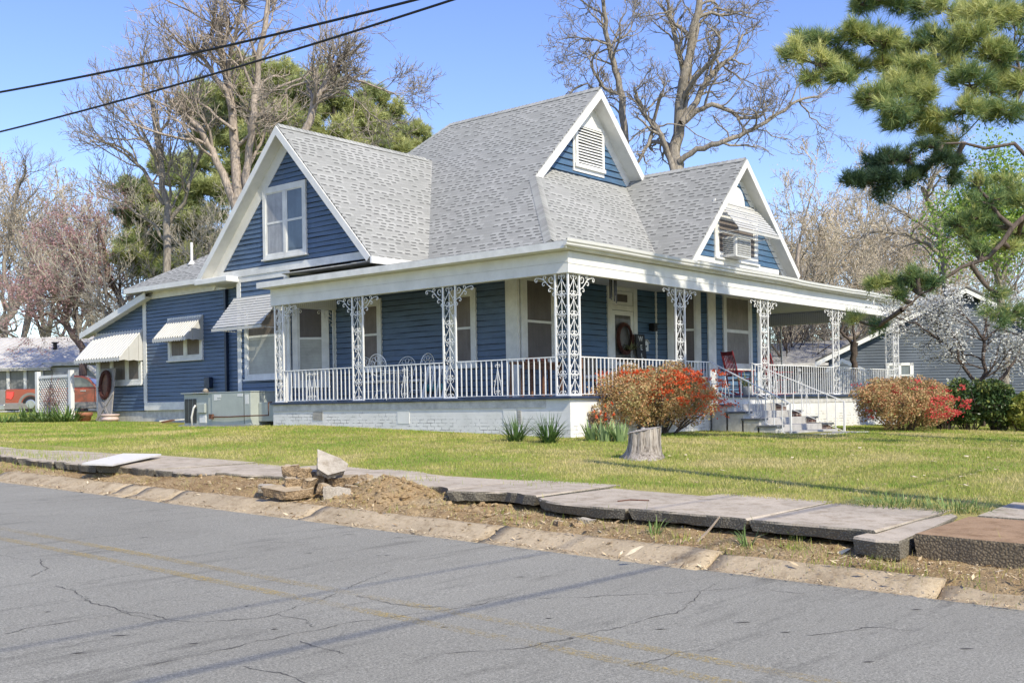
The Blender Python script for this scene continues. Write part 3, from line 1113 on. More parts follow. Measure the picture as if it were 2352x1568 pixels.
def siding(name, face, poly, m, course=0.145, lip=0.021, label=None, stripw=0.013):
    """lapped boards: every course leans out at its lower edge"""
    mb = MB()
    gp_m = MB()
    vmin, vmax = min(p[1] for p in poly), max(p[1] for p in poly)
    v = math.floor(vmin / course) * course
    while v < vmax - 1e-4:
        v1 = v + course
        P = clip(poly, max(v, vmin), min(v1, vmax))
        if len(P) >= 3:
            us = [p[0] for p in P]
            wob = lambda u: 0.004 * noise.noise(Vector((u * 0.9, v * 9, 1.0)))
            if max(us) - min(us) > 0.02:
                # cut long boards into pieces so each may bow a little
                pts = [face.p(u, w + (wob(u) if abs(w - v) < 1e-6 else 0), 0.002 + (lip + 0.5 * wob(u)) * (1 - (w - v) / course)) for u, w in P]
                f = tuple(range(len(P)))
                nrm = (pts[1] - pts[0]).cross(pts[2] - pts[0])
                if nrm.dot(face.n) < 0:
                    f = f[::-1]
                mb.add(pts, [f])
                lo = [p for p in P if abs(p[1] - max(v, vmin)) < 1e-6]
                if len(lo) == 2 and v >= vmin:
                    a, b = lo
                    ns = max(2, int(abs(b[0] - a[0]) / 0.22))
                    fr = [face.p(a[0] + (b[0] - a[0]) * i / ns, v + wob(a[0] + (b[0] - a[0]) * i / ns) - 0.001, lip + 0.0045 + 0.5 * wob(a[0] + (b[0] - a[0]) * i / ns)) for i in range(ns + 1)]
                    hh = [max(0.003, stripw * (0.75 + 1.5 * noise.noise(Vector((q.x * 1.3 + q.y * 1.3, q.z * 7, 3.3))))) for q in fr]
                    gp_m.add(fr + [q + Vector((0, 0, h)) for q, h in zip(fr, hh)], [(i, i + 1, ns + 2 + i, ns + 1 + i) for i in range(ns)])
                    mb.add([face.p(a[0], a[1] + wob(a[0]), 0.002 + lip + 0.5 * wob(a[0])), face.p(b[0], b[1] + wob(b[0]), 0.002 + lip + 0.5 * wob(b[0])), face.p(b[0], b[1] + 0.012, -0.004), face.p(a[0], a[1] + 0.012, -0.004)], [(0, 1, 2, 3)])
        v = v1
    # sheathing behind the boards
    pts = [face.p(u, w, -0.03) for u, w in poly]
    mb.prism(pts, face.n * 0.025)
    o = mb.build(name, m, house)
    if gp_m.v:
        gp_m.build('board_joints', M['gap'], o)  # dark strips on the lap edges, painting joint and lap shadow together
    if label:
        o['label'] = label
    return o


# ------------------------------------------------------------------ walls
siding('wall', LEFT, [(3.2, DECK), (9.66, DECK), (9.66, 3.9), (3.2, 3.9)], M['blue'])
Lang = math.hypot(0.9, 0.9)
siding('wall', ANG_L, [(0.0, 0.95), (Lang, 0.95), (Lang, 4.36), (0.0, 4.36)], M['blue'])
siding('wall', LBAY, [(10.53, 0.95), (12.76, 0.95), (12.76, 4.36), (10.53, 4.36)], M['blue'])
LBS = Face((XB, 12.76, 0), (1, 0, 0), (0, 1, 0))
siding('wall', LBS, [(0.0, 0.9), (0.9, 0.9), (0.9, 4.4), (0.0, 4.4)], M['blue'])
siding('wall', LEFT, [(12.76, 0.95), (19.08, 0.95), (19.08, 4.42), (12.76, 4.42)], M['blue'], 0.118, 0.019, stripw=0.010)
siding('wall', LEFT, [(19.2, 0.70), (22.22, 0.70), (22.22, 3.56), (19.2, 4.40)], M['blue'], 0.118, 0.019, stripw=0.010)
siding('wall', FRONT, [(2.12, DECK), (8.10, DECK), (8.10, 3.9), (2.12, 3.9)], M['blue_front'])
Lf = math.hypot(0.9, YW - YB)
siding('wall', ANG_F, [(0.0, DECK), (Lf, DECK), (Lf, 3.9), (0.0, 3.9)], M['blue_front'])
siding('wall', FBAY, [(9.0, DECK), (12.08, DECK), (12.08, 3.9), (9.0, 3.9)], M['blue_front'])
SIDE = Face((12.6, 0, 0), (0, 1, 0), (1, 0, 0))
mbw = MB()
mbw.prism([(12.08, YB + 0.02, 0.3), (13.0, YW, 0.3), (13.0, YW, 3.9), (12.08, YB + 0.02, 3.9)], (0.02, 0.03, 0))
mbw.box(12.95, 13.0, YW, 17.0, 0.3, 4.6)
mbw.box(2.3, 13.0, 21.0, 21.05, 0.3, 4.0)
mbw.build('wall', M['blue'], house)
# gables
siding('gable_wall', LBAY, [(13.55, 4.66), (10.39, 7.86), (7.34, 4.66)], M['blue'], 0.135)
siding('gable_wall', GMAIN, [(6.35, 7.30), (10.5, 7.30), (8.43, 9.42)], M['blue_front'], 0.19, 0.03)
siding('gable_wall', FBAY, [(8.15, 4.70), (13.7, 4.70), (10.72, 7.40)], M['blue_front'], 0.17, 0.02)

# ------------------------------------------------------------------ corner boards, friezes, skirts
def boards(name, rows, m=M['trim']):
    for face, u0, u1, v0, v1, n1 in rows:
        mb = MB()
        face.box(mb, u0, u1, v0, v1, -0.01, n1)
        mb.build(name, m, house, bevel=0.004)


boards('corner_board', [(LEFT, 3.03, 3.40, DECK, 3.86, 0.035), (FRONT, 2.02, 2.07, DECK, 3.86, 0.03), (LBAY, 10.42, 10.64, 0.9, 4.34, 0.035), (LBAY, 12.62, 12.80, 0.98, 4.34, 0.035),
                        (LEFT, 9.55, 9.66, DECK, 3.86, 0.03), (LEFT, 19.05, 19.24, 0.98, 4.42, 0.04), (LEFT, 22.18, 22.27, 0.7, 3.58, 0.04), (FBAY, 8.95, 9.37, DECK, 3.86, 0.035), (FBAY, 11.84, 12.10, DECK, 3.86, 0.035),
                        (FRONT, 8.03, 8.13, DECK, 3.86, 0.03)])
boards('frieze_board', [(LBAY, 10.42, 12.76, 4.34, 4.50, 0.03), (LBAY, 7.25, 13.62, 4.50, 4.70, 0.05), (LEFT, 14.2, 19.06, 4.38, 4.70, 0.045), (FBAY, 8.05, 13.3, 4.60, 4.745, 0.05)])
boards('skirt_board', [(LEFT, 16.9, 19.2, 0.72, 0.98, 0.05), (LBAY, 10.5, 12.8, 0.78, 0.98, 0.05)])
boards('skirt_board', [(LBAY, 9.9, 12.7, 0.22, 0.76, 0.01)], M['old_white'])
mb = MB()
mb.box(XB + 0.02, 3.0, 9.8, 12.74, 0.0, 0.9)
mb.box(XW + 0.03, 3.0, 12.7, 22.2, 0.1, 0.96)
mb.build('foundation', M['old_white'], house)

# ------------------------------------------------------------------ roofs
def slope(mb, pts, th=0.10, uax=None):
    """a roof slope: top polygon with shingle coordinates, given thickness"""
    P = [Vector(p) for p in pts]
    nrm = Vector((0, 0, 0))
    for a, b in zip(P, P[1:] + P[:1]):
        nrm += a.cross(b)
    nrm.normalize()
    if nrm.z < 0:
        P.reverse()
        nrm = -nrm
    u = Vector((0, 0, 1)).cross(nrm).normalized()
    v = nrm.cross(u)
    n = len(P)
    low = [p - Vector((0, 0, th)) for p in P]
    uv = [(p.dot(u), p.dot(v)) for p in P]
    mb.add(P + low, [tuple(range(n))] + [(i + n, (i + 1) % n + n, (i + 1) % n, i) for i in range(n)],
           [uv] + [[uv[i], uv[(i + 1) % n], uv[(i + 1) % n], uv[i]] for i in range(n)])


def zl(x):
    return 10.0 - 0.9725 * (8.43 - x)


def zr(x):
    return 10.0 - 0.998 * (x - 8.43)


def zf(y):
    return 2.03 + 0.9725 * y


rf = MB()
hipx = lambda y: (zf(y) - 1.802) / 0.9725
RY = 5.05
slope(rf, [(8.43, RY, 10.0), (8.43, 11.09, 10.0), (2.6, 16.9, zl(2.6)), (2.6, 2.36, zl(2.6)), (hipx(RY), RY, zl(hipx(RY)))])
hr = lambda y: 8.43 + (10.0 - zf(y)) / 0.998
slope(rf, [(8.43, RY, 10.0), (8.43, 11.09, 10.0), (14.1, 16.8, zr(14.1)), (14.1, 2.2, zr(14.1)), (hr(RY), RY, zr(hr(RY)))])
slope(rf, [(hipx(2.36), 2.36, zf(2.36)), (hr(2.36), 2.36, zf(2.36)), (hr(5.5), 5.5, zf(5.5)), (hipx(5.5), 5.5, zf(5.5))])
slope(rf, [(8.43, 11.09, 10.0), (14.1, 16.8, 4.3), (2.6, 16.9, 4.3)])
roof = rf.build('roof', M['shingle'], house)
# hip and ridge caps
M['ridge'] = mat_shingle('ridge_shingle', (0.385, 0.385, 0.365), (0.36, 0.36, 0.35), 1.0, 1.0, 0.99)


def caps(a, b, w=0.15, n_len=0.14, dr=1.0):
    cp = MB()
    a, b = Vector(a), Vector(b)
    n = max(2, int((b - a).length / n_len))
    d = (b - a).normalized()
    s = d.cross(Vector((0, 0, 1))).normalized()
    t = s.cross(d).normalized()
    for i in range(n):
        p, q = a.lerp(b, i / n), a.lerp(b, (i + 1.15) / n)
        h0, h1 = 0.035, 0.018
        vs = [p + s * w - t * (w * dr - h0 + .01), p + t * h0, p - s * w - t * (w * dr - h0 + .01), q + s * w - t * (w * dr - h1), q + t * h1, q - s * w - t * (w * dr - h1)]
        cp.add(vs, [(0, 1, 4, 3), (1, 2, 5, 4), (0, 3, 5, 2)], [[(i * 7.7 + .6, 0.5)] * 4] * 2 + [[(0, 0)] * 4])
    cp.build('ridge_cap', M['ridge'], house)


caps((hipx(2.7), 2.7, zf(2.7)), (hipx(5.0), 5.0, zf(5.0)), 0.17, 0.14, 0.62)
caps((8.43, RY, 10.0), (8.43, 11.09, 10.0), 0.12)
caps((8.43, 11.09, 10.0), (5.9, 13.6, 7.5), 0.12, 0.14, 0.62)
wr = MB()
slope(wr, [(0.75, 10.40, 8.43), (8.2, 10.40, 8.43), (8.2, 6.70, 4.50), (0.75, 6.70, 4.50)])
slope(wr, [(0.75, 10.40, 8.43), (8.2, 10.40, 8.43), (8.2, 14.26, 4.54), (0.75, 14.26, 4.54)])
wr.build('roof', M['shingle'], house)
caps((0.78, 10.40, 8.43), (6.5, 10.40, 8.43), 0.12)
fg = MB()
FRY = 1.55
slope(fg, [(10.72, FRY, 7.74), (10.72, 7.0, 7.74), (7.55, 7.0, 4.50), (7.55, FRY, 4.50)])
slope(fg, [(10.72, FRY, 7.74), (10.72, 7.0, 7.74), (14.1, 7.0, 4.64), (14.1, FRY, 4.64)])
fg.build('roof', M['shingle'], house)
caps((10.72, FRY + .03, 7.74), (10.72, 5.3, 7.74), 0.11)
rr = MB()
slope(rr, [(1.55, 13.9, 4.74), (1.55, 19.6, 4.74), (3.0, 17.1, 5.72), (4.6, 14.4, 6.84), (4.6, 13.9, 6.84)])
slope(rr, [(1.55, 19.6, 4.74), (8.0, 19.6, 4.74), (8.0, 14.4, 6.84), (4.6, 14.4, 6.84), (3.0, 17.1, 5.72)])
slope(rr, [(1.72, 18.6, 4.60), (7.0, 18.6, 4.60), (7.0, 22.8, 3.48), (1.72, 22.8, 3.48)], 0.05)
rr.build('roof', M['shingle'], house)
# porch roof: low pitch behind the eave
pr = MB()
EZ = 4.0
zp = lambda d: EZ + 0.18 * d
slope(pr, [(-0.34, -0.22, EZ), (-0.34, 9.86, EZ), (3.0, 9.86, zp(3.4)), (3.0, 3.0, zp(3.4))], 0.03)
slope(pr, [(-0.34, -0.22, EZ), (19.05, -0.22, EZ), (15.6, 3.0, zp(3.4)), (3.0, 3.0, zp(3.4))], 0.03)
slope(pr, [(19.05, -0.22, EZ), (19.05, 9.0, EZ), (15.6, 9.0, zp(3.4)), (15.6, 3.0, zp(3.4))], 0.03)
slope(pr, [(3.0, 3.0, zp(3.4)), (15.6, 3.0, zp(3.4)), (15.6, 9.0, zp(3.4)), (3.0, 9.86, zp(3.4))], 0.03)
pr.build('porch_roof', M['shingle'], house)


# barge boards, soffits
def rake(apex, foot, n, depth, wid=0.20, fr=0.16, board=0.035):
    """board along one rake at the front edge and the soffit running back to the wall"""
    a, f = Vector(apex), Vector(foot)
    n = Vector(n)
    d = (f - a).normalized()
    dn = Vector((0, 0, -1)) - d * d.dot(Vector((0, 0, -1)))
    dn.normalize()
    mb = MB()
    off = dn * 0.035
    ch = math.hypot(d.x, d.y)
    ap_ = lambda o: a - Vector((0, 0, o / ch))
    mb.prism([ap_(0.035), f + off, f + off + dn * wid, ap_(0.035 + wid)], n * board)
    mb.build('barge_board', M['white'], house)
    mb = MB()
    s0 = dn * (wid - 0.05)
    q0 = ap_(wid - 0.05)
    mb.prism([q0 - n * 0.01, f + s0 - n * 0.01, f + s0 - n * depth, q0 - n * depth], dn * 0.02)
    mb.prism([a + s0 + dn * 0.02 - n * (depth - 0.03), f + s0 + dn * 0.02 - n * (depth - 0.03), f + s0 + dn * fr - n * (depth - 0.03), q0 - Vector((0, 0, fr / ch)) - n * (depth - 0.03)], n * -0.05)
    mb.build('soffit', M['white'], house)


rake((8.43, RY, 10.0), (hipx(RY) - 0.1, RY, zl(hipx(RY) - 0.1)), (0, -1, 0), 0.47)
rake((8.43, RY, 10.0), (hr(RY) + 0.15, RY, zr(hr(RY) + 0.15)), (0, -1, 0), 0.47, fr=0.30)
rake((0.75, 10.40, 8.43), (0.75, 6.70, 4.50), (-1, 0, 0), 0.39, 0.17)
rake((0.75, 10.40, 8.43), (0.75, 14.26, 4.54), (-1, 0, 0), 0.39, 0.17, fr=0.34)
rake((10.72, FRY, 7.74), (7.55, FRY, 4.50), (0, -1, 0), 0.36, 0.14, fr=0.08)
rake((10.72, FRY, 7.74), (14.1, FRY, 4.64), (0, -1, 0), 0.36, 0.18, fr=0.24)
# eave boards
mb = MB()
mb.box(0.72, 2.9, 6.66, 6.72, 4.30, 4.475)                      # right eave of the left gable
mb.build('fascia', M['white'], house)
mb = MB()
mb.prism([(0.78, 6.74, 4.36), (0.78, 7.5, 4.36), (XW, 9.66, 4.36), (3.0, 9.66, 4.36), (3.0, 6.74, 4.36)], (0, 0, 0.02))
mb.prism([(XB, 10.53, 4.365), (XW, 9.63, 4.365), (0.85, 7.3, 4.365), (0.85, 10.4, 4.365)], (0, 0, 0.02))
mb.build('soffit', M['old_white'], house)
mb = MB()
mb.box(0.70, 1.2, 12.7, 14.3, 4.36, 4.52)                       # cornice return at the left foot of the gable
mb.box(1.2, XW, 12.9, 14.5, 4.40, 4.50)
mb.build('cornice_return', M['white'], house, bevel=0.02)
mb = MB()
mb.box(1.52, 1.58, 14.2, 19.64, 4.58, 4.73)
mb.box(1.52, 8.0, 19.58, 19.64, 4.58, 4.73)
mb.build('fascia', M['white'], house)
mb = MB()
mb.box(1.58, XW, 14.2, 19.58, 4.60, 4.62)
mb.build('soffit', M['white'], house)
mb = MB()
mb.prism([(1.70, 18.62, 4.58), (1.70, 22.82, 3.46), (1.70, 22.82, 3.26), (1.70, 18.62, 4.36)], (0.04, 0, 0))
mb.prism([(1.74, 18.62, 4.42), (1.74, 22.82, 3.30), (XW, 22.82, 3.30), (XW, 18.62, 4.42)], (0, 0, 0.02))
mb.build('barge_board', M['white'], house)

# porch eave: fascia on the left, gutter along the front, frieze beams
mb = MB()
mb.box(-0.37, -0.325, -0.24, 9.90, 3.84, 3.985)
mb.box(-0.325, 2.4, 9.86, 9.90, 3.84, 3.985)
mb.box(-0.325, 19.0, -0.205, -0.18, 3.85, 3.965)
mb.build('fascia', M['trim'], house)
mb = MB()
mb.prism([(-0.325, -0.205, 3.835), (0.0, 0.0, 3.835), (0.0, 9.86, 3.835), (-0.325, 9.86, 3.835)], (0, 0, 0.012))
mb.prism([(-0.30, -0.18, 3.838), (19.0, -0.18, 3.838), (18.2, 0.0, 3.838), (0.0, 0.0, 3.838)], (0, 0, 0.012))
mb.prism([(19.0, -0.18, 3.838), (19.0, 9, 3.838), (18.2, 9, 3.838), (18.2, 0.0, 3.838)], (0, 0, 0.012))
mb.build('soffit', M['trim'], house)
gm = MB()
gp_ = [(-0.205, 3.88), (-0.27, 3.88), (-0.295, 3.91), (-0.295, 3.94), (-0.32, 3.97), (-0.325, 4.03), (-0.31, 4.03), (-0.30, 3.98), (-0.22, 3.975)]
nseg = 40
for i in range(nseg + 1):
    x = -0.42 + (19.2 + 0.42) * i / nseg
    dz = 0.014 * noise.noise(Vector((x * 0.4, 0, 0))) + (-0.015 if 10 < x < 14 else 0)
    gm.v += [(x, y, z + dz) for y, z in gp_]
m_ = len(gp_)
for i in range(nseg):
    for k in range(m_ - 1):
        gm.f.append([i * m_ + k, (i + 1) * m_ + k, (i + 1) * m_ + k + 1, i * m_ + k + 1])
        gm.uv.append(None)
gm.f += [list(range(m_)), [nseg * m_ + k for k in range(m_ - 1, -1, -1)]]
gm.uv += [None, None]
gm.build('gutter', M['aluminium'], house)
mb = MB()                                                          # bitumen edge above the gutter
mb.prism([(-0.36, -0.27, 4.035), (19.08, -0.27, 4.035), (19.05, -0.12, 4.055), (-0.2, -0.12, 4.055)], (0, 0, -0.018))
mb.build('drip_edge', M['black'], house)


def beam(x0, x1, y0, y1, split='y'):
    mb = MB()
    mb.box(x0, x1, y0, y1, 3.385, 3.83)
    o = mb.build('porch_beam', M['white'], house, bevel=0.006)
    return o


beam(-0.06, 0.10, -0.06, 9.72)
beam(0.10, 18.24, -0.06, 0.10)
beam(18.08, 18.24, 0.10, 9.0)
beam(0.10, XW, 9.56, 9.72)
mb = MB()                                                          # greyer strip painted as the shadow gap between the two planks of the front frieze
mb.box(-0.066, 18.246, -0.068, -0.058, 3.575, 3.583)
mb.box(-0.068, -0.058, -0.066, 9.5, 3.60, 3.606)
mb.build('frieze_joint', M['old_white'], house)


def mat_bead():
    m, nt, b = nodes_of('beadboard')
    p = position(nt)
    sp = nt.nodes.new('ShaderNodeSeparateXYZ')
    nt.links.new(p, sp.inputs[0])
    s = math_n(nt, 'FRACT', math_n(nt, 'DIVIDE', math_n(nt, 'ADD', sp.outputs[0], sp.outputs[1]), 0.07))
    g = math_n(nt, 'LESS_THAN', s, 0.16)
    nt.links.new(mixc(nt, g, (0.80, 0.79, 0.77), (0.50, 0.49, 0.47)), b.inputs['Base Color'])
    b.inputs['Roughness'].default_value = 0.6
    return m


M['bead'] = mat_bead()
mb = MB()
mb.box(0.10, 3.0, 0.10, 9.56, 3.80, 3.82)
mb.box(3.0, 18.08, 0.10, 3.02, 3.80, 3.82)
mb.box(13.0, 18.08, 3.02, 9.0, 3.80, 3.82)
mb.build('porch_ceiling', M['bead'], house)
mb = MB()
mb.box(18.04, 18.078, 0.15, 8.9, 3.40, 3.79)
mb.build('beam_lining', M['bead'], house)
mb = MB()
mb.box(0.15, XW, 9.52, 9.558, 3.40, 3.79)
mb.build('beam_lining', M['bead'], house)

# deck and its painted brick base
mb = MB()
mb.box(-0.12, XW, -0.12, 9.74, 0.80, DECK)
mb.box(XW, 18.3, -0.12, YW, 0.80, DECK)
mb.box(13.0, 18.3, YW, 9.0, 0.80, DECK)
mb.build('porch_deck', M['deck'], house, bevel=0.008)
fb = MB()
fb.box(-0.04, 0.2, -0.04, 9.70, -0.5, 0.80)
fb.box(0.2, 18.22, -0.04, 0.2, -0.6, 0.80)
fb.box(18.0, 18.22, 0.2, 8.9, -0.6, 0.80)
fb.box(0.2, XW, 9.5, 9.70, -0.2, 0.80)
fnd = fb.build('foundation', M['brickwhite'], house)
mb = MB()
mb.box(-0.058, -0.04, 0.6, 9.69, 0.625, 0.798)
mb.build('skirt_board', M['old_white'], house)
mb = MB()
mb.box(8.8, 18.2, -0.056, -0.04, 0.64, 0.798)
mb.build('skirt_board', M['old_white'], house)
for y0, y1, z0, z1, dark in ((7.72, 8.09, 0.40, 0.61, True), (4.63, 5.03, 0.30, 0.60, False), (1.41, 1.76, 0.28, 0.59, False), (1.27, 1.37, 0.28, 0.585, True)):
    mb = MB()
    if dark:
        mb.box(-0.047, -0.042, y0, y1, z0, z1)
        o = mb.build('foundation_vent', M['hvac_dark'], house)
        g = MB()
        k = 0
        while y0 + 0.035 * k < y1:
            g.bar((-0.051, y0 + 0.035 * k, z0), (-0.051, y0 + 0.035 * k, z1), 0.01, 0.008, (1, 0, 0))
            k += 1
        k = 0
        while z0 + 0.035 * k < z1:
            g.bar((-0.051, y0, z0 + 0.035 * k), (-0.051, y1, z0 + 0.035 * k), 0.008, 0.01)
            k += 1
        g.build('grille', M['old_white'], o)
    else:
        mb.box(-0.05, -0.04, y0, y1, z0, z1)
        mb.box(-0.056, -0.04, y0 - 0.01, y1 + 0.01, z1, z1 + 0.02)
        mb.build('foundation_vent', M['white'], house)


# ------------------------------------------------------------------ windows
def window(face, u0, u1, v0, v1, panes, rails=(), cas=0.12, sill=True, head=None, depth=0.065, m=M['trim'], sash=0.045, muls=(), name='window', label=None):
    """casing, sash, glass; panes = materials from the lowest up (one column per light)"""
    mb = MB()
    h = cas if head is None else head
    face.box(mb, u0, u0 + cas, v0, v1, 0, depth)
    face.box(mb, u1 - cas, u1, v0, v1, 0, depth)
    face.box(mb, u0 + cas, u1 - cas, v1 - h, v1, 0, depth - 0.003)
    face.box(mb, u0 + cas, u1 - cas, v0, v0 + cas * 0.9, 0, depth - 0.003)
    for mu in muls:
        face.box(mb, mu - cas * 0.45, mu + cas * 0.45, v0 + cas * .9, v1 - h, 0, depth - 0.005)
    w = mb.build(name, m, house, bevel=0.004)
    if label:
        w['label'] = label
    if sill:
        s = MB()
        face.box(s, u0 - 0.03, u1 + 0.03, v0 - 0.035, v0 + 0.012, 0, depth + 0.045)
        s.build('sill', m, w)
    edges = [u0 + cas] + [x for mu in muls for x in (mu - cas * 0.45, mu + cas * 0.45)] + [u1 - cas]
    cols = list(zip(edges[0::2], edges[1::2]))
    vs = [v0 + cas * 0.9] + list(rails) + [v1 - h]
    for ci, (a, b) in enumerate(cols):
        s = MB()
        for va, vb in zip(vs, vs[1:]):
            face.box(s, a, a + sash, va, vb, 0, depth - 0.018)
            face.box(s, b - sash, b, va, vb, 0, depth - 0.018)
            face.box(s, a + sash, b - sash, va, va + sash * 0.7, 0, depth - 0.020)
            face.box(s, a + sash, b - sash, vb - sash * 0.6, vb, 0, depth - 0.020)
        s.build('sash', m, w)
        for k, (va, vb) in enumerate(zip(vs, vs[1:])):
            g = MB()
            face.box(g, a + sash * 0.7, b - sash * 0.7, va + 0.02, vb - 0.02, 0, 0.036)
            pm = panes[ci] if isinstance(panes[ci], list) else panes
            g.build('pane', pm[min(k, len(pm) - 1)], w)
    return w


S_, SD, BL, CU, SG, FRS = M['screen'], M['screen_dark'], M['blind'], M['curtain'], M['skyglass'], M['frosted']
window(LBAY, 9.62, 11.50, 4.87, 6.87, [[SG, SG], [CU, CU]], (5.86,), 0.13, muls=(10.53,), head=0.17)
window(LBAY, 10.72, 12.43, 1.54, 3.62, [BL, S_], (2.75,), 0.13, head=0.15)
window(LEFT, 7.71, 8.56, 1.66, 3.58, [S_, S_], (2.63,), 0.13, head=0.17)
window(LEFT, 4.34, 5.20, 1.65, 3.58, [S_, S_], (2.61,), 0.14, head=0.17)
window(LEFT, 15.83, 17.74, 2.30, 3.68, [[S_, S_], [S_, S_]], (), 0.14, muls=(16.78,), head=0.6)
window(LEFT, 19.33, 22.17, 1.60, 3.40, [[S_], [S_], [S_]], (), 0.16, muls=(20.25, 21.22), head=0.9)
window(FRONT, 2.10, 3.52, 1.60, 3.80, [SD, SD], (2.70,), 0.20, head=0.10)
window(FBAY, 9.77, 11.47, 1.64, 3.84, [FRS, FRS], (2.73,), 0.13, head=0.12, sash=0.07)
window(ANG_L, 0.12, 1.12, 1.30, 3.70, [BL, SD], (2.62,), 0.16, head=0.12)
window(ANG_F, 0.30, 1.24, 1.5, 3.84, [SD, SD], (2.72,), 0.15, head=0.12)
window(FBAY, 9.36, 11.92, 4.77, 6.42, [SD, S_], (5.55,), 0.22, head=0.5, label='upstairs window with cooler')

# round headed panel above the upstairs window
mb = MB()
arc = [(10.68 + 0.47 * math.cos(t), 6.42 + 0.52 * math.sin(t)) for t in [math.pi * i / 16 for i in range(17)]]
FBAY.poly(mb, arc, 0.018, 0.05)
mb.build('arched_panel', M['white'], house)

# louvred vent in the tall front gable
mb = MB()
FA = GMAIN
FA.poly(mb, [(7.62, 7.50), (9.16, 7.50), (9.16, 8.90), (8.75, 9.20), (8.43, 9.33), (8.10, 9.20), (7.75, 8.92), (7.62, 8.75)], 0.01, 0.05)
vent = mb.build('gable_vent', M['white'], house)
mb = MB()
for a in ((7.70, 7.80), (9.02, 9.12)):
    FA.box(mb, a[0], a[1], 7.72, 8.92, 0.05, 0.10)
FA.box(mb, 7.80, 9.02, 8.84, 8.92, 0.05, 0.10)
FA.box(mb, 7.66, 9.16, 7.62, 7.73, 0.05, 0.12)
mb.build('frame', M['white'], vent)
mb = MB()
FA.box(mb, 7.80, 9.02, 7.73, 8.84, 0.05, 0.055)
mb.build('dark_slot', M['hvac_dark'], vent)
mb = MB()
k = 0
while 7.76 + 0.085 * k < 8.82:
    z = 7.76 + 0.085 * k
    sag = 0.02 * noise.noise(Vector((k * 3.1, 0, 0)))
    mb.prism([FA.p(7.80, z + 0.055 + sag, 0.055), FA.p(9.02, z + 0.055 - sag, 0.055), FA.p(9.02, z - sag, 0.105), FA.p(7.80, z + sag, 0.105)], (0, 0, 0.012))
    k += 1
mb.build('louvre', M['white'], vent)

# ------------------------------------------------------------------ front door
mb = MB()
FRONT.box(mb, 5.69, 5.88, DECK, 3.85, 0, 0.05)
FRONT.box(mb, 6.90, 7.09, DECK, 3.85, 0, 0.05)
FRONT.box(mb, 5.88, 6.90, 3.70, 3.85, 0, 0.045)
FRONT.box(mb, 5.88, 6.90, 3.18, 3.32, 0, 0.045)
door = mb.build('door', M['trim'], house, bevel=0.004)
mb = MB()
FRONT.box(mb, 5.90, 6.88, 3.33, 3.69, 0, 0.035)
tr = mb.build('transom', M['white'], door)
mb = MB()
FRONT.box(mb, 6.14, 6.62, 3.41, 3.61, 0.035, 0.04)
mb.build('pane', SD, tr)
mb = MB()
for a in ((5.89, 6.02), (6.76, 6.89)):
    FRONT.box(mb, a[0], a[1], DECK + 0.01, 3.17, 0, 0.042)
FRONT.box(mb, 6.02, 6.76, 3.05, 3.17, 0, 0.042)
FRONT.box(mb, 6.02, 6.76, DECK + 0.01, 1.25, 0, 0.042)
FRONT.box(mb, 6.02, 6.76, 1.72, 1.80, 0, 0.042)
sd = mb.build('storm_door', M['white'], door, bevel=0.004)
mb = MB()
FRONT.box(mb, 6.02, 6.76, 1.25, 3.05, 0, 0.03)
mb.build('pane', M['doorglass'], sd)
mb = MB()
FRONT.box(mb, 6.73, 6.75, 1.78, 1.92, 0.042, 0.09)
mb.build('handle', M['black'], sd)


# ------------------------------------------------------------------ awnings
def awning_slats(face, u0, u1, vt, nt_, vb, nb, n, label=None, lift=0.02, valance=0.07, full=0.62):
    """louvred aluminium awning: slats stepping down the slope, a front bar and stay rods"""
    mb = MB()
    for i in range(n):
        t0, t1 = i / n, (i + full) / n
        a0, a1 = vt + (vb - vt) * t0, vt + (vb - vt) * t1
        b0, b1 = nt_ + (nb - nt_) * t0, nt_ + (nb - nt_) * t1
        j = 0.01 * rnd.uniform(-1, 1)
        P = [face.p(u0 + j, a0 + lift, b0), face.p(u1 + j, a0 + lift, b0), face.p(u1 + j, a1 + lift * .9, b1), face.p(u0 + j, a1 + lift * .9, b1)]
        mb.prism(P, (0, 0, -0.014))
    face.box(mb, u0 - 0.02, u1 + 0.02, vb - valance, vb + 0.01, nb - 0.015, nb + 0.012)
    face.box(mb, u0, u1, vt - 0.01, vt + 0.05, 0.0, 0.04)
    a = mb.build('awning', M['awning'], house)
    if label:
        a['label'] = label
    st = MB()
    for u in (u0 + 0.12, (u0 + u1) / 2, u1 - 0.12):
        st.bar(face.p(u, vt, 0.03), face.p(u, vb, nb - 0.03), 0.03, 0.02)
    for u in (u0 + 0.1, u1 - 0.1):
        st.tube([face.p(u, vb - 0.03, nb - 0.03), face.p(u, vb - 0.05, 0.03)], 0.012, 5)
    st.build('bracket', M['aluminium'], a)
    return a


awning_slats(LBAY, 10.70, 12.95, 3.86, 0.04, 2.98, 0.78, 11)
awning_slats(FBAY, 9.42, 11.85, 6.40, 0.06, 5.52, 0.78, 10, full=0.52)


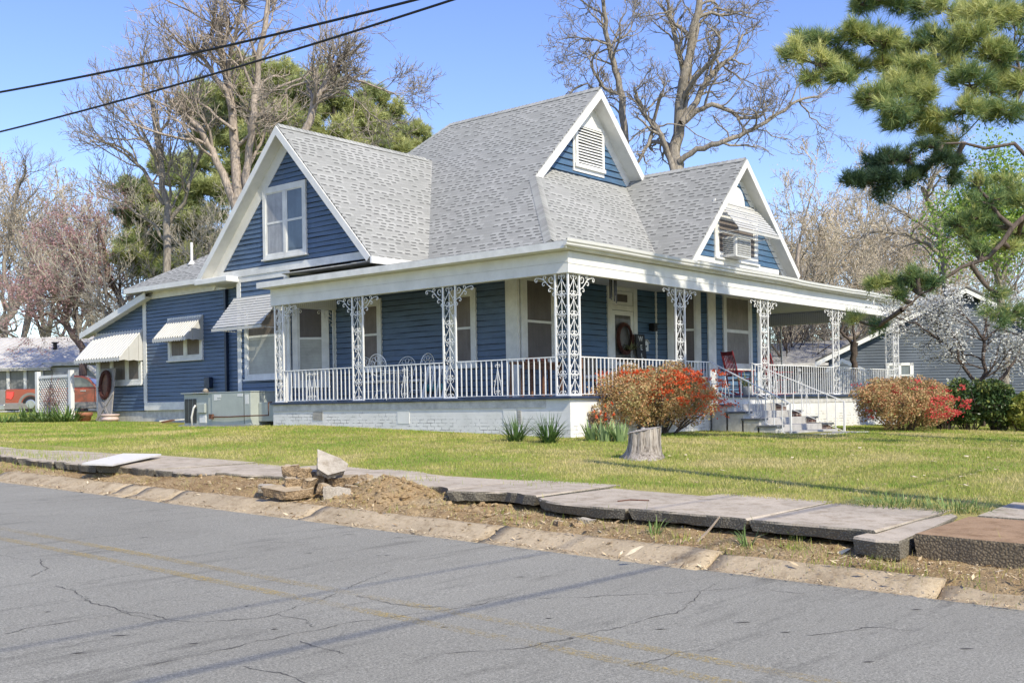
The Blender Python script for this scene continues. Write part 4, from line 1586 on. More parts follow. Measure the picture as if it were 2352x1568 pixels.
def awning_ribbed(face, u0, u1, vt, vb, nb, rib=0.13):
    """ribbed sheet awning with triangular cheeks and a scalloped valance"""
    mb = MB()
    n = int((u1 - u0) / rib)
    w = (u1 - u0) / n
    for i in range(n):
        a, b = u0 + i * w, u0 + (i + 1) * w
        prof = [(a, 0.0), (a + w * 0.10, 0.045), (a + w * 0.34, 0.045), (a + w * 0.46, 0.0), (b, 0.0)]
        for (ua, ha), (ub, hb) in zip(prof, prof[1:]):
            mb.add([face.p(ua, vt + ha, 0.0), face.p(ub, vt + hb, 0.0), face.p(ub, vb + hb, nb), face.p(ua, vb + ha, nb)], [(0, 1, 2, 3)])
        mid = (a + b) / 2
        mb.add([face.p(a, vb, nb), face.p(b, vb, nb), face.p(b, vb - 0.075, nb), face.p(mid, vb - 0.12, nb), face.p(a, vb - 0.075, nb)], [(0, 1, 2, 3, 4)])
    for u in (u0, u1):
        k = 5
        for i in range(k):
            t0, t1 = i / k, (i + 1) / k
            top0, top1 = vt + (vb - vt) * t0, vt + (vb - vt) * t1
            bot = vb - 0.06
            s = 0.012 * (i % 2)
            mb.add([face.p(u + s, top0, nb * t0), face.p(u + s, top1, nb * t1), face.p(u + s, bot - 0.03 * ((i + 1) % 2), nb * t1), face.p(u + s, bot - 0.03 * (i % 2), nb * t0)], [(0, 1, 2, 3)])
    a = mb.build('awning', M['awning'], house)
    return a


awning_ribbed(LEFT, 15.82, 17.68, 3.67, 2.97, 0.66)
awning_ribbed(LEFT, 19.28, 22.22, 3.42, 2.46, 0.88, 0.17)

# downspout, meter box, vent pipe
mb = MB()
mb.bar((XW - 0.06, 14.55, 4.36), (XW - 0.06, 14.55, 0.9), 0.11, 0.09, (0, 1, 0))
mb.build('downspout', M['navy_pipe'], house)
mb = MB()
mb.box(XW - 0.16, XW - 0.02, 15.35, 15.62, 1.38, 1.72)
mb.tube([(XW - 0.08, 15.5, 1.4), (XW - 0.08, 15.55, 1.0), (XW - 0.1, 15.7, 0.7)], 0.02, 6)
mb.build('meter_box', M['navy_pipe'], house, bevel=0.01)
mb = MB()
mb.tube([(2.6, 17.25, 5.35), (2.6, 17.25, 6.15)], 0.045, 8)
mb.lathe([(0.14, 0.0), (0.05, 0.14)], (2.6, 17.25, 5.42), 10)
mb.build('vent_pipe', M['white'], house)
mb = MB()
mb.box(7.70, 7.84, YW - 0.10, YW - 0.02, 2.70, 2.88)
mb.box(7.66, 7.88, YW - 0.22, YW - 0.08, 2.86, 2.90)
mb.box(7.69, 7.85, YW - 0.20, YW - 0.10, 2.68, 2.86)
mb.build('wall_lantern', M['black'], house)

# ------------------------------------------------------------------ iron columns
def spiral(cx_, cy_, r0, r1, t0, t1, n=9):
    return [(cx_ + (r0 + (r1 - r0) * i / n) * math.cos(t0 + (t1 - t0) * i / n), cy_ + (r0 + (r1 - r0) * i / n) * math.sin(t0 + (t1 - t0) * i / n)) for i in range(n + 1)]


def scroll_unit(hw, h):
    """polylines of one lyre-shaped unit of the scrollwork, centred on u = 0"""
    out = []
    for s in (-1, 1):
        main = [(0, h * 0.80), (s * hw * 0.30, h * 0.58), (s * hw * 0.68, h * 0.36), (s * hw * 0.90, h * 0.20), (s * hw * 0.84, h * 0.08), (s * hw * 0.55, h * 0.02)]
        out.append(main)
        out.append(spiral(s * hw * 0.34, h * 0.115, hw * 0.30, hw * 0.09, -math.pi / 2, -math.pi / 2 - s * 1.75 * math.pi, 10))
        out.append(spiral(s * hw * 0.34, h * 0.90, hw * 0.30, hw * 0.09, -math.pi / 2, -math.pi / 2 + s * 1.6 * math.pi, 9))
        out.append(spiral(s * hw * 0.74, h * 0.44, hw * 0.22, hw * 0.08, math.pi / 2 + s * 1.2, math.pi / 2 + s * 1.2 + s * 1.7 * math.pi, 8))
    return out


def scroll_panel(mb, o, u, w, z0, z1, units=6, r=0.0075):
    o, u = Vector(o), Vector(u).normalized()
    c = o + u * (w / 2)
    hw = w / 2 - 0.025
    h = (z1 - z0) / units
    mb.tube([c + Vector((0, 0, z0)), c + Vector((0, 0, z1))], r * 1.1, 4)
    for k in range(units):
        zb = z0 + k * h
        mb.bar(o + Vector((0, 0, zb)), o + u * w + Vector((0, 0, zb)), 0.014, 0.014)
        for pl in scroll_unit(hw, h):
            mb.tube([c + u * a + Vector((0, 0, zb + b)) for a, b in pl], r, 4, False)


def bracket(mb, o, d, r=0.010, s=1.0):
    """scrolled bracket under the beam; o = top of the post, d = direction away from it"""
    o, d = Vector(o), Vector(d).normalized()
    q = lambda a, b: o + d * a * s + Vector((0, 0, b * s))
    pls = [[(0.0, -0.34), (0.05, -0.30), (0.12, -0.27), (0.20, -0.20), (0.28, -0.11), (0.38, -0.06), (0.50, -0.045)],
           spiral(0.50, -0.095, 0.05, 0.015, math.pi / 2, -1.3 * math.pi, 9), spiral(0.30, -0.19, 0.055, 0.015, 2.4, 2.4 - 1.7 * math.pi, 9), spiral(0.14, -0.33, 0.05, 0.015, 2.2, 2.2 - 1.7 * math.pi, 9),
           spiral(0.10, -0.10, 0.085, 0.02, -2.0, -2.0 + 1.9 * math.pi, 11), spiral(0.27, -0.055, 0.05, 0.015, -1.0, -1.0 + 1.8 * math.pi, 9), spiral(0.03, -0.42, 0.045, 0.012, 1.6, 1.6 - 1.8 * math.pi, 9)]
    for pl in pls:
        mb.tube([q(a, b) for a, b in pl], r, 4, False)


BT = 3.385


def column(o, panels, brackets, units=6, m=None):
    """panels: [(offset from o, direction, width)]; posts at both ends of every panel"""
    o = Vector(o)
    seen = {}
    post = MB()
    for off, d, w in panels:
        a = o + Vector(off)
        b = a + Vector(d) * w
        for p in (a, b):
            key = (round(p.x, 2), round(p.y, 2))
            if key not in seen:
                seen[key] = p
                post.bar((p.x, p.y, DECK), (p.x, p.y, BT), 0.036, 0.036, (0, 1, 0))
        post.bar((a.x, a.y, DECK + 0.012), (b.x, b.y, DECK + 0.012), 0.05, 0.02)
    mm = m or M['iron']
    c = post.build('porch_column', mm, house)
    for off, d, w in panels:
        mb = MB()
        scroll_panel(mb, o + Vector(off), d, w, DECK + 0.03, BT - 0.02, units)
        mb.build('scroll_panel', mm, c)
    for off, d in brackets:
        mb = MB()
        bracket(mb, o + Vector(off) + Vector((0, 0, BT - 0)), d)
        mb.build('bracket', mm, c)
    return c


XD, YD = (1, 0, 0), (0, 1, 0)
column((0, 0, 0), [((0, 0, 0), XD, 0.38), ((0, 0, 0), YD, 0.33)], [((0.38, 0, 0), XD), ((0, 0.33, 0), YD)])
for y in (3.16, 6.22):
    column((0, y, 0), [((0, 0, 0), YD, 0.38)], [((0, 0, 0), (0, -1, 0)), ((0, 0.38, 0), YD)])
column((0, 9.28, 0), [((0, 0, 0), YD, 0.34), ((0, 0.34, 0), XD, 0.34)], [((0, 0, 0), (0, -1, 0)), ((0.34, 0.34, 0), XD)])
for x, w in ((4.17, 0.40), (8.41, 0.42), (12.96, 0.42)):
    column((x, 0, 0), [((0, 0, 0), XD, w)], [((0, 0, 0), (-1, 0, 0)), ((w, 0, 0), XD)])
column((18.16, 0, 0), [((0, 0, 0), (-1, 0, 0), 0.42), ((0, 0, 0), YD, 0.42)], [((-0.42, 0, 0), (-1, 0, 0)), ((0, 0.42, 0), YD)])
column((18.16, 4.2, 0), [((0, 0, 0), YD, 0.42)], [])
mb = MB()
mb.bar((XW - 0.08, 9.6, DECK), (XW - 0.08, 9.6, BT), 0.03, 0.03, (0, 1, 0))
hc = mb.build('porch_column', M['iron'], house)
mb = MB()
bracket(mb, (XW - 0.08, 9.6, BT), (-1, 0, 0))
mb.build('bracket', M['iron'], hc)

# ------------------------------------------------------------------ railings
_bal = MB()
_bal.bar((0, 0, 0), (0, 0, 0.77), 0.020, 0.020, (0, 1, 0))
_me = None


def railing(p0, p1, parent, zt=1.67, zb=0.895, step=0.147, single=True, z1t=None, z1b=None, scroll=(), cap=0.032, m=None):
    """rails between two points with square balusters; sloping when z1t / z1b are given"""
    global _me
    m = m or M['iron']
    z1t, z1b = (zt if z1t is None else z1t), (zb if z1b is None else z1b)
    a, b = Vector((p0[0], p0[1], 0)), Vector((p1[0], p1[1], 0))
    Z = lambda p, z: Vector((p.x, p.y, z))
    mb = MB()
    mb.bar(Z(a, zt), Z(b, z1t), cap, 0.022)
    r = mb.build('railing', m, parent)
    mb = MB()
    mb.bar(Z(a, zb), Z(b, z1b), 0.022, 0.014)
    mb.build('bottom_rail', m, r)
    n = max(1, int(round((b - a).length / step)))
    if _me is None:
        tmp = _bal.build('baluster', m, None)
        _me = tmp.data
        bpy.data.objects.remove(tmp)
    row = MB()
    base = Vector(root_loc(r))
    for i in range(1, n):
        t = i / n
        p = a.lerp(b, t)
        z = zb + (z1b - zb) * t
        if any(abs(t - s) < 0.51 / n for s in scroll):
            continue
        if single:
            o = bpy.data.objects.new('baluster', _me)
            COL.objects.link(o)
            o.parent = r
            o.location = Z(p, z) - base
        else:
            row.bar(Z(p, z), Z(p, z + (zt - zb)), 0.020, 0.020, (0, 1, 0))
    if not single:
        struct(row.build('baluster', m, r), 'stuff')
    for s in scroll:
        p = a.lerp(b, s)
        z = zb + (z1b - zb) * s
        d = (b - a).normalized()
        mb = MB()
        hh = zt - zb - 0.03
        for pl in scroll_unit(0.115, hh * 0.97):
            mb.tube([p + d * u + Vector((0, 0, z + 0.01 + v)) for u, v in pl], 0.0075, 4, False)
        mb.bar(Z(p, z), Z(p, z + hh), 0.014, 0.014, (0, 1, 0))
        mb.build('scroll_baluster', m, r)
    return r


railing((0, 0.33), (0, 3.16), house, scroll=(0.57,))
railing((0, 3.54), (0, 6.22), house, scroll=(0.48,))
railing((0, 6.60), (0, 9.28), house, scroll=(0.55, 0.62))
railing((0.34, 9.62), (XW - 0.1, 9.62), house, single=False, scroll=(0.5,))
railing((0.38, 0), (4.17, 0), house, scroll=(0.5,))
railing((4.57, 0), (5.71, 0), house)
railing((7.90, 0), (8.41, 0), house, single=False)
railing((8.83, 0), (12.96, 0), house, single=False, scroll=(0.1, 0.46))
railing((13.38, 0), (17.74, 0), house, single=False, scroll=(0.36, 0.5))
railing((18.16, 0.42), (18.16, 4.2), house, single=False, scroll=(0.5,))
railing((18.16, 4.62), (18.16, 8.8), house, single=False)
for x in (5.71, 7.90):
    mb = MB()
    mb.bar((x, 0, DECK), (x, 0, 1.69), 0.03, 0.03, (0, 1, 0))
    mb.build('newel_post', M['iron'], house)

# ------------------------------------------------------------------ front steps
steps_t = thing('front_steps', 'grey concrete steps with slate capped brick cheeks below the porch', 'steps', (7.1, -1.2, -0.1))
for k, (zt, yb, yf) in enumerate(((0.63, -0.125, -0.42), (0.455, -0.42, -0.84), (0.285, -0.84, -1.26), (0.115, -1.26, -1.68), (-0.03, -1.68, -2.10))):
    mb = MB()
    mb.box(5.92, 8.40, yf, yb if k == 0 else yb - 0.001, -0.5, zt)
    mb.build('step', M['concrete'], steps_t, bevel=0.012)
mb = MB()
mb.box(5.95, 8.34, -2.95, -2.11, -0.5, -0.085)
mb.build('landing', M['concrete'], steps_t, bevel=0.02)
for side, (xa, xb) in enumerate(((5.58, 5.92), (8.40, 8.72))):
    for k, (yf, zt) in enumerate(((-0.55, 0.64), (-0.97, 0.455), (-1.38, 0.29), (-1.80, 0.125), (-2.30, -0.12))):
        yb = (-0.125, -0.55, -0.97, -1.38, -1.80)[k] + (0.0 if k == 0 else 0.04)
        if side == 0 and k == 4:
            continue
        mb = MB()
        mb.box(xa, xb, yf + 0.0, yb, -0.5, zt - 0.05)
        ck_ = mb.build('cheek_block', M['redbrick'] if side else M['old_white'], steps_t)
        mb = MB()
        mb.box(xa - 0.025, xb + 0.03, yf - 0.05, yb + 0.02, zt - 0.05, zt)
        mb.build('cap_stone', M['slate'], ck_, bevel=0.008)
hl = railing((5.71, 0.0), (5.71, -2.12), steps_t, 1.69, 0.93, 0.205, z1t=0.62, z1b=-0.14 + 0.0, scroll=(0.2, 0.6), cap=0.046)
hr_ = railing((7.90, 0.0), (8.56, -2.2), steps_t, 1.69, 0.93, 0.215, z1t=0.66, z1b=-0.10, scroll=(0.2, 0.6), cap=0.046)
hl.name = 'handrail'
hr_.name = 'handrail'
for (x, y, z, z1) in ((5.71, -2.12, -0.1, 0.63), (8.56, -2.2, -0.12, 0.67)):
    mb = MB()
    mb.bar((x, y, z), (x, y, z1), 0.042, 0.042, (0, 1, 0))
    mb.build('newel_post', M['iron'], steps_t)
# ================================================================== THINGS ON THE PORCH AND IN THE YARD
def on_y(px, py, Y):
    r = sight(px, py, 1.0) - Vector(CAM)
    return Vector(CAM) + r * ((Y - CAM[1]) / r.y)


def on_x(px, py, X):
    r = sight(px, py, 1.0) - Vector(CAM)
    return Vector(CAM) + r * ((X - CAM[0]) / r.x)


def ring(c, r, ax_u, ax_v, n=20, a0=0.0, a1=2 * math.pi):
    c, u, v = Vector(c), Vector(ax_u), Vector(ax_v)
    return [c + u * (r * math.cos(a0 + (a1 - a0) * i / n)) + v * (r * math.sin(a0 + (a1 - a0) * i / n)) for i in range(n + 1)]


# ---- ice cream parlour set
def bistro_chair():
    t = thing('bistro_chair', 'white wire chair with big round back in front of the patio table', 'chair', (0, 0, 0), 'white wire chairs round the porch table')
    X_, Z_ = Vector((0, 1, 0)), Vector((0.12, 0, 0.993)) * 1
    Zb = Vector((-0.14, 0, 0.99))
    b0 = Vector((-0.22, 0, 0.46))
    bc = b0 + Zb * 0.40
    mb = MB()
    mb.tube(ring(bc, 0.27, X_, Zb, 24), 0.013, 5, False)
    mb.tube(ring(bc + Zb * 0.02, 0.085, X_, Zb, 14), 0.008, 4, False)
    for k in range(5):
        a = R_(90 - 72 + 36 * k)
        c = bc + X_ * (0.16 * math.cos(a)) + Zb * (0.16 * math.sin(a) - 0.0)
        mb.tube(ring(c, 0.062, X_, Zb, 10), 0.007, 4, False)
    for s in (-1, 1):
        mb.tube([b0 + X_ * 0.17 * s, b0 + X_ * 0.22 * s + Zb * 0.18, bc + X_ * 0.265 * s], 0.012, 5)
        mb.tube([b0 + X_ * 0.05 * s, b0 + X_ * 0.09 * s + Zb * 0.12, bc - Zb * 0.26 + X_ * 0.03 * s], 0.008, 4)
    mb.build('backrest', M['iron'], t, True)
    mb = MB()
    mb.lathe([(0.05, 0.43), (0.21, 0.435), (0.225, 0.46), (0.215, 0.49), (0.05, 0.505)], (0, 0, 0), 20)
    mb.build('seat', M['cloth'], t, True)
    for sx in (-1, 1):
        for sy in (-1, 1):
            mb = MB()
            mb.tube([(0.15 * sx, 0.15 * sy, 0.44), (0.13 * sx, 0.13 * sy, 0.25), (0.20 * sx, 0.20 * sy, 0.0)], 0.011, 5)
            mb.build('leg', M['iron'], t, True)
    mb = MB()
    mb.tube(ring((0, 0, 0.24), 0.17, (1, 0, 0), (0, 1, 0), 18), 0.007, 4, False)
    mb.build('stretcher', M['iron'], t)
    return t


bc0 = bistro_chair()
bc0.location = (0.62, 6.14, DECK)
bc0.rotation_euler = (0, 0, R_(8))
dup(bc0, None, (1.02, 7.02, DECK), R_(-92), 'white wire chair seen edge on at the end of the table by the small window')
dup(bc0, None, (1.06, 5.42, DECK), R_(98), 'white wire chair seen edge on beside the slanted white rack')
dup(bc0, None, (1.55, 6.55, DECK), R_(190), 'white wire chair tucked between the patio table and the blue wall')
t = thing('patio_table', 'round white lacy iron table among four wire chairs', 'table', (1.08, 6.2, DECK))
mb = MB()
for r in (0.42, 0.30, 0.16):
    mb.tube(ring((1.08, 6.2, 1.585), r, (1, 0, 0), (0, 1, 0), 24), 0.014, 5, False)
for k in range(16):
    a = 2 * math.pi * k / 16
    mb.tube(ring((1.08 + 0.36 * math.cos(a), 6.2 + 0.36 * math.sin(a), 1.585), 0.055, (1, 0, 0), (0, 1, 0), 8), 0.008, 4, False)
    mb.bar((1.08, 6.2, 1.585), (1.08 + 0.42 * math.cos(a), 6.2 + 0.42 * math.sin(a), 1.585), 0.016, 0.010)
mb.tube(ring((1.08, 6.2, 1.53), 0.41, (1, 0, 0), (0, 1, 0), 24), 0.012, 5, False)
mb.build('tabletop', M['iron'], t)
for k in range(4):
    a = R_(45 + 90 * k)
    mb = MB()
    c, s = math.cos(a), math.sin(a)
    mb.tube([(1.08 + .36 * c, 6.2 + .36 * s, 1.57), (1.08 + .22 * c, 6.2 + .22 * s, 1.3), (1.08 + .20 * c, 6.2 + .20 * s, 1.1), (1.08 + .34 * c, 6.2 + .34 * s, DECK)], 0.014, 5)
    mb.build('leg', M['iron'], t)

# ---- old window sash leaning on the wall side, bench with three teal pots
t = thing('drying_rack', 'slanted white wooden rack standing on the porch floor before the teal pots', 'rack', (0.7, 4.75, DECK))
lo = [on_x(1000 and (860 + x * .12755) * .9408, (840 + 1045 * .12755) * .9408, 0.62) for x in (1345, 1480, 1600, 1735)]
hi = [on_x((860 + x * .12755) * .9408, (840 + 440 * .12755) * .9408, 0.62 + 0.22) for x in (1465, 1580, 1705, 1830)]
for k, (a, b) in enumerate(zip(lo, hi)):
    a.z = DECK + 0.02
    mb = MB()
    wd = 0.075 if k in (0, 3) else 0.035
    mb.bar(a, b, wd, 0.035, (1, 0, 0))
    mb.build('stile' if k in (0, 3) else 'glazing_bar', M['white'], t)
for a, b in ((lo[0], lo[3]), (hi[0], hi[3])):
    mb = MB()
    mb.bar(a, b, 0.035, 0.07)
    mb.build('rail', M['white'], t)
t = thing('bench', 'low dark bench against the blue wall holding the teal pots', 'bench', (1.35, 5.0, DECK))
mb = MB()
mb.box(1.12, 1.5, 4.6, 5.45, 1.03, 1.06)
mb.build('seat', M['board'], t)
for x in (1.16, 1.46):
    for y in (4.65, 5.4):
        mb = MB()
        mb.box(x - .02, x + .02, y - .02, y + .02, DECK, 1.03)
        mb.build('leg', M['board'], t)
for i, (px, lab) in enumerate(((1452, 'teal glazed pot at the left end of the low bench'), (1572, 'teal glazed pot in the middle of the low bench'), (1690, 'teal glazed pot at the right end of the low bench'))):
    p = on_x((860 + px * .12755) * .9408, 900, 1.25)
    mb = MB()
    mb.lathe([(0.07, 0.0), (0.10, 0.06), (0.105, 0.12), (0.085, 0.16), (0.092, 0.175), (0.08, 0.175), (0.07, 0.14)], (p.x, p.y, 1.06), 18)
    o = mb.build('flower_pot', M['teal'], None, True)
    tag(o, lab, 'pot', 'teal pots on the porch bench')

# ---- rustic table near the corner post
t = thing('wooden_table', 'rough brown wooden table behind the corner railing below the dark window', 'table', (1.9, 2.35, DECK))
a, b = on_y(1204, 836, 2.1), on_y(1294, 836, 2.1)
x0, x1 = a.x, b.x
mb = MB()
mb.box(x0, x1, 2.1, 2.55, 1.62, 1.68)
mb.build('tabletop', M['brown_wood'], t, bevel=0.01)
mb = MB()
mb.box(x0 + .06, x1 - .06, 2.14, 2.17, 1.50, 1.62)
mb.build('apron', M['brown_wood'], t)
for fx, sl in ((0.03, -0.06), (0.52, 0.0), (0.97, 0.05)):
    for y in (2.16, 2.5):
        mb = MB()
        xx = x0 + (x1 - x0) * fx
        mb.bar((xx, y, 1.62), (xx + sl, y, DECK), 0.06, 0.05, (0, 1, 0))
        mb.build('leg', M['brown_wood'], t)
tp = MB()
for k in range(5):
    xx = x0 + (x1 - x0) * (0.25 + 0.12 * k)
    tp.lathe([(0.03, 0), (0.06, 0.03), (0.05, 0.08 + 0.03 * (k % 2)), (0.02, 0.10)], (xx, 2.3 + 0.03 * (k % 3), 1.68), 9)
tag(tp.build('gourd_heap', simple('dried_gourds', (0.22, 0.07, 0.04), 0.6, 0.5, 20), None, True), 'small brown dried gourds heaped on the rough wooden table', 'gourds')

# ---- black folding chair and white crate beyond the corner post
p = on_y(1372, 905, 1.35)
t = thing('armchair', 'dark wooden armchair with pale cushion behind the front railing', 'chair', (p.x, 1.35, DECK))
x, y = p.x, 1.35
for sx in (-0.27, 0.27):
    for sy in (-0.25, 0.25):
        mb = MB()
        mb.box(x + sx - .025, x + sx + .025, y + sy - .025, y + sy + .025, DECK, DECK + (0.95 if sy > 0 else 0.64))
        mb.build('leg', M['brown_wood'] if sx < 0 else M['board'], t)
mb = MB()
for k in range(6):
    mb.box(x - .24 + .09 * k, x - .20 + .09 * k, y + .235, y + .265, DECK + .42, DECK + .93)
mb.box(x - .27, x + .27, y + .22, y + .28, DECK + .88, DECK + .96)
mb.build('backrest', M['board'], t)
mb = MB()
mb.box(x - .27, x + .27, y - .27, y + .25, DECK + .36, DECK + .42)
mb.build('seat', M['board'], t)
mb = MB()
mb.box(x - .24, x + .24, y - .25, y + .22, DECK + .42, DECK + .50)
mb.build('cushion', M['cloth'], t, bevel=0.03)
mb = MB()
for sx in (-0.30, 0.24):
    mb.box(x + sx, x + sx + .06, y - .3, y + .27, DECK + .62, DECK + .65)
mb.build('armrest', M['board'], t)

# ---- wind chime
p = on_y(1408, 660, 0.28)
t = thing('wind_chime', 'black tubular wind chime hanging under the porch beam before the door', 'wind chime', (p.x, 0.28, 3.83))
mb = MB()
mb.tube([(p.x, .28, 3.83), (p.x, .28, 3.66)], 0.004, 4)
mb.lathe([(0.085, 0), (0.085, 0.015)], (p.x, .28, 3.55), 14)
mb.tube([(p.x - .07, .28, 3.56), (p.x, .28, 3.68), (p.x + .07, .28, 3.56)], 0.004, 4, False)
mb.build('top_disc', M['iron'], t)
for k in range(6):
    a = R_(60 * k)
    q = (p.x + .07 * math.cos(a), .28 + .07 * math.sin(a))
    mb = MB()
    L = 0.42 + 0.035 * k
    mb.tube([(q[0], q[1], 3.5), (q[0], q[1], 3.5 - L)], 0.014, 6)
    mb.build('chime_tube', M['black'], t)

# ---- wreath on the door
wc = Vector((6.40, YW - 0.10, 2.42))
t = thing('wreath', 'dark twig wreath with green sprigs on the storm door', 'wreath', tuple(wc))
mb = MB()
for k in range(26):
    r = 0.30 + 0.05 * rnd.random()
    o = Vector((rnd.uniform(-.03, .03), rnd.uniform(-.04, .03), rnd.uniform(-.03, .03)))
    a0 = rnd.uniform(0, 6.28)
    mb.tube(ring(wc + o, r, (1, 0, 0), (0, 0, 1.18), 18, a0, a0 + rnd.uniform(2.5, 5)), 0.014, 4)
mb.build('twig_ring', M['wreath'], t)

# ---- WELCOME board
t = thing('welcome_board', 'tall black leaning board with white letters reading WELCOME', 'sign', (7.0, 2.8, DECK))
sb = Face((6.77, 2.72, 0), (1, 0, 0), (0, -1, 0))
mb = MB()
ty = 0.16
mb.prism([(6.77, 2.70, DECK), (7.22, 2.70, DECK), (7.22, 2.70 + ty, 2.56), (6.77, 2.70 + ty, 2.56)], (0, 0.03, 0))
mb.build('board', M['board'], t)
for i, ch in enumerate('WELCOME'):
    cu = bpy.data.curves.new('letter', 'FONT')
    cu.body = ch
    cu.size = 0.20
    cu.extrude = 0.004
    cu.align_x = 'CENTER'
    cu.materials.append(M['letter'])
    tmp_o = bpy.data.objects.new('letter', cu)
    COL.objects.link(tmp_o)
    lme = bpy.data.meshes.new_from_object(tmp_o.evaluated_get(bpy.context.evaluated_depsgraph_get()))
    bpy.data.objects.remove(tmp_o)
    o = bpy.data.objects.new('letter', lme)
    COL.objects.link(o)
    o.parent = t
    z = 2.56 - 0.19 - 0.232 * i
    o.location = (7.0 - 7.0, 2.70 + ty * (z + .07 - DECK) / 1.7 - 0.012 - 2.8, z - DECK)
    o.rotation_euler = (math.pi / 2 - math.atan(ty / 1.7), 0, 0)
# ---- birdhouse key rack on the wall
t = thing('birdhouse', 'small white birdhouse on the wall beside the welcome board', 'birdhouse', (7.35, YW - .08, 2.1))
mb = MB()
mb.prism([(7.25, YW - .02, 2.12), (7.47, YW - .02, 2.12), (7.47, YW - .02, 2.34), (7.36, YW - .02, 2.42), (7.25, YW - .02, 2.34)], (0, -0.12, 0))
mb.build('box', M['white'], t)
for s in (-1, 1):
    mb = MB()
    mb.bar((7.36, YW - .09, 2.44), (7.36 + s * .15, YW - .09, 2.33), 0.17, 0.015)
    mb.build('roof', M['old_white'], t)
mb = MB()
mb.tube([(7.36, YW - .142, 2.25), (7.36, YW - .139, 2.25)], 0.03, 10)
mb.build('hole', M['black'], t)


# ---- rocking chairs
def rocker():
    t = thing('rocking_chair', 'dark red slatted rocking chair in front of the pebbled window', 'rocking chair', (0, 0, 0), 'dark red rocking chairs on the porch')
    m = M['red_wood']
    for s in (-1, 1):
        mb = MB()
        mb.tube([(-0.50, .25 * s, 0.11), (-0.28, .25 * s, 0.035), (0, .25 * s, 0.02), (0.25, .25 * s, 0.04), (0.42, .25 * s, 0.09)], 0.022, 6)
        mb.build('rocker', m, t)
        mb = MB()
        mb.tube([(-0.21, .25 * s, 0.05), (-0.25, .25 * s, 0.45), (-0.34, .25 * s, 0.85), (-0.45, .25 * s, 1.22)], [0.022, 0.024, 0.022, 0.018], 6)
        mb.build('back_post', m, t)
        mb = MB()
        mb.tube([(0.22, .26 * s, 0.04), (0.24, .26 * s, 0.66)], 0.021, 6)
        mb.build('leg', m, t)
        mb = MB()
        mb.bar((-0.30, .27 * s, 0.68), (0.30, .27 * s, 0.67), 0.07, 0.022)
        mb.build('armrest', m, t)
    mb = MB()
    for k in range(7):
        x = -0.22 + 0.075 * k
        mb.bar((x, -.25, 0.43 + 0.006 * k), (x, .25, 0.43 + 0.006 * k), 0.06, 0.02)
    mb.build('seat', m, t)
    mb = MB()
    mb.bar((-0.435, -.25, 1.15), (-0.435, .25, 1.15), 0.022, 0.10)
    mb.bar((-0.27, -.25, 0.55), (-0.27, .25, 0.55), 0.022, 0.05)
    for k in range(7):
        y = -0.19 + 0.0633 * k
        mb.bar((-0.27, y, 0.55), (-0.425, y, 1.12), 0.03, 0.014, (1, 0, 0))
    mb.build('back_slats', m, t)
    mb = MB()
    mb.tube([(0.22, -.25, 0.2), (0.22, .25, 0.2)], 0.013, 5)
    mb.tube([(-0.22, -.25, 0.22), (-0.22, .25, 0.22)], 0.013, 5)
    mb.build('stretcher', m, t)
    return t


rk = rocker()
rk.location = (9.12, 1.0, DECK)
rk.rotation_euler = (0, 0, R_(-24))
dup(rk, None, (11.55, 1.05, DECK), R_(-30), 'dark red rocking chair half hidden behind the iron column')

# ---- planter by the steps
p = on_y((1600 + 1055 * .21259) * .9408, 905, 0.45)
t = thing('potted_plant', 'pale potted plant with drooping leaves beside the rocking chair', 'plant', (p.x, .45, DECK))
mb = MB()
mb.lathe([(0.11, 0), (0.15, 0.22), (0.16, 0.24), (0.135, 0.24), (0.12, 0.2)], (p.x, .45, DECK), 16)
mb.build('pot', M['cloth'], t, True)


def strap_clump(name, m, c, n, L, w, parent=None, spread=0.5, zf=None, tint=(0.2, 0.9), rad=0.12, droop=0.6):
    """sword-shaped leaves arching out of one crown"""
    V, Fc, T = [], [], []
    for _ in range(n):
        a = rnd.uniform(0, 6.283)
        r = rad * math.sqrt(rnd.random())
        x, y = c[0] + r * math.cos(a), c[1] + r * math.sin(a)
        z = (zf(x, y) if zf else c[2]) - 0.01
        a += rnd.gauss(0, 0.5)
        l = L * rnd.uniform(0.55, 1.1)
        s = spread * rnd.uniform(0.1, 1.0)
        px, py = -math.sin(a), math.cos(a)
        b = len(V)
        tt = rnd.uniform(*tint)
        K = 5
        for k in range(K):
            t_ = k / (K - 1)
            hor = l * (s * t_ + droop * s * t_ * t_ * 0.6)
            ver = l * (t_ * (1 - 0.35 * s) - droop * s * 0.55 * t_ ** 3)
            ww = w * (1 - t_ ** 2.2) * 0.5 + 0.0012
            q = (x + math.cos(a) * hor, y + math.sin(a) * hor, z + ver)
            V += [(q[0] - px * ww, q[1] - py * ww, q[2]), (q[0] + px * ww, q[1] + py * ww, q[2])]
            T += [tt, tt]
        Fc += [(b + 2 * k, b + 2 * k + 1, b + 2 * k + 3, b + 2 * k + 2) for k in range(K - 1)]
    return np_mesh(name, m, np.array(V), np.array(Fc), parent, T)


strap_clump('foliage', mat_leaf('dry_strap_leaves', [(0, (0.30, 0.28, 0.16)), (1, (0.16, 0.22, 0.08))]), (p.x, .45, DECK + .22), 34, 0.55, 0.03, t, 0.9)
# sprigs in the door wreath
V, Fc, T = [], [], []
strap_clump('sprigs', mat_leaf('wreath_greens', [(0, (0.16, 0.17, 0.06)), (1, (0.33, 0.32, 0.16))]), (6.55, YW - .16, 2.15), 60, 0.28, 0.028, bpy.data.objects['wreath'], 1.3, droop=1.2)

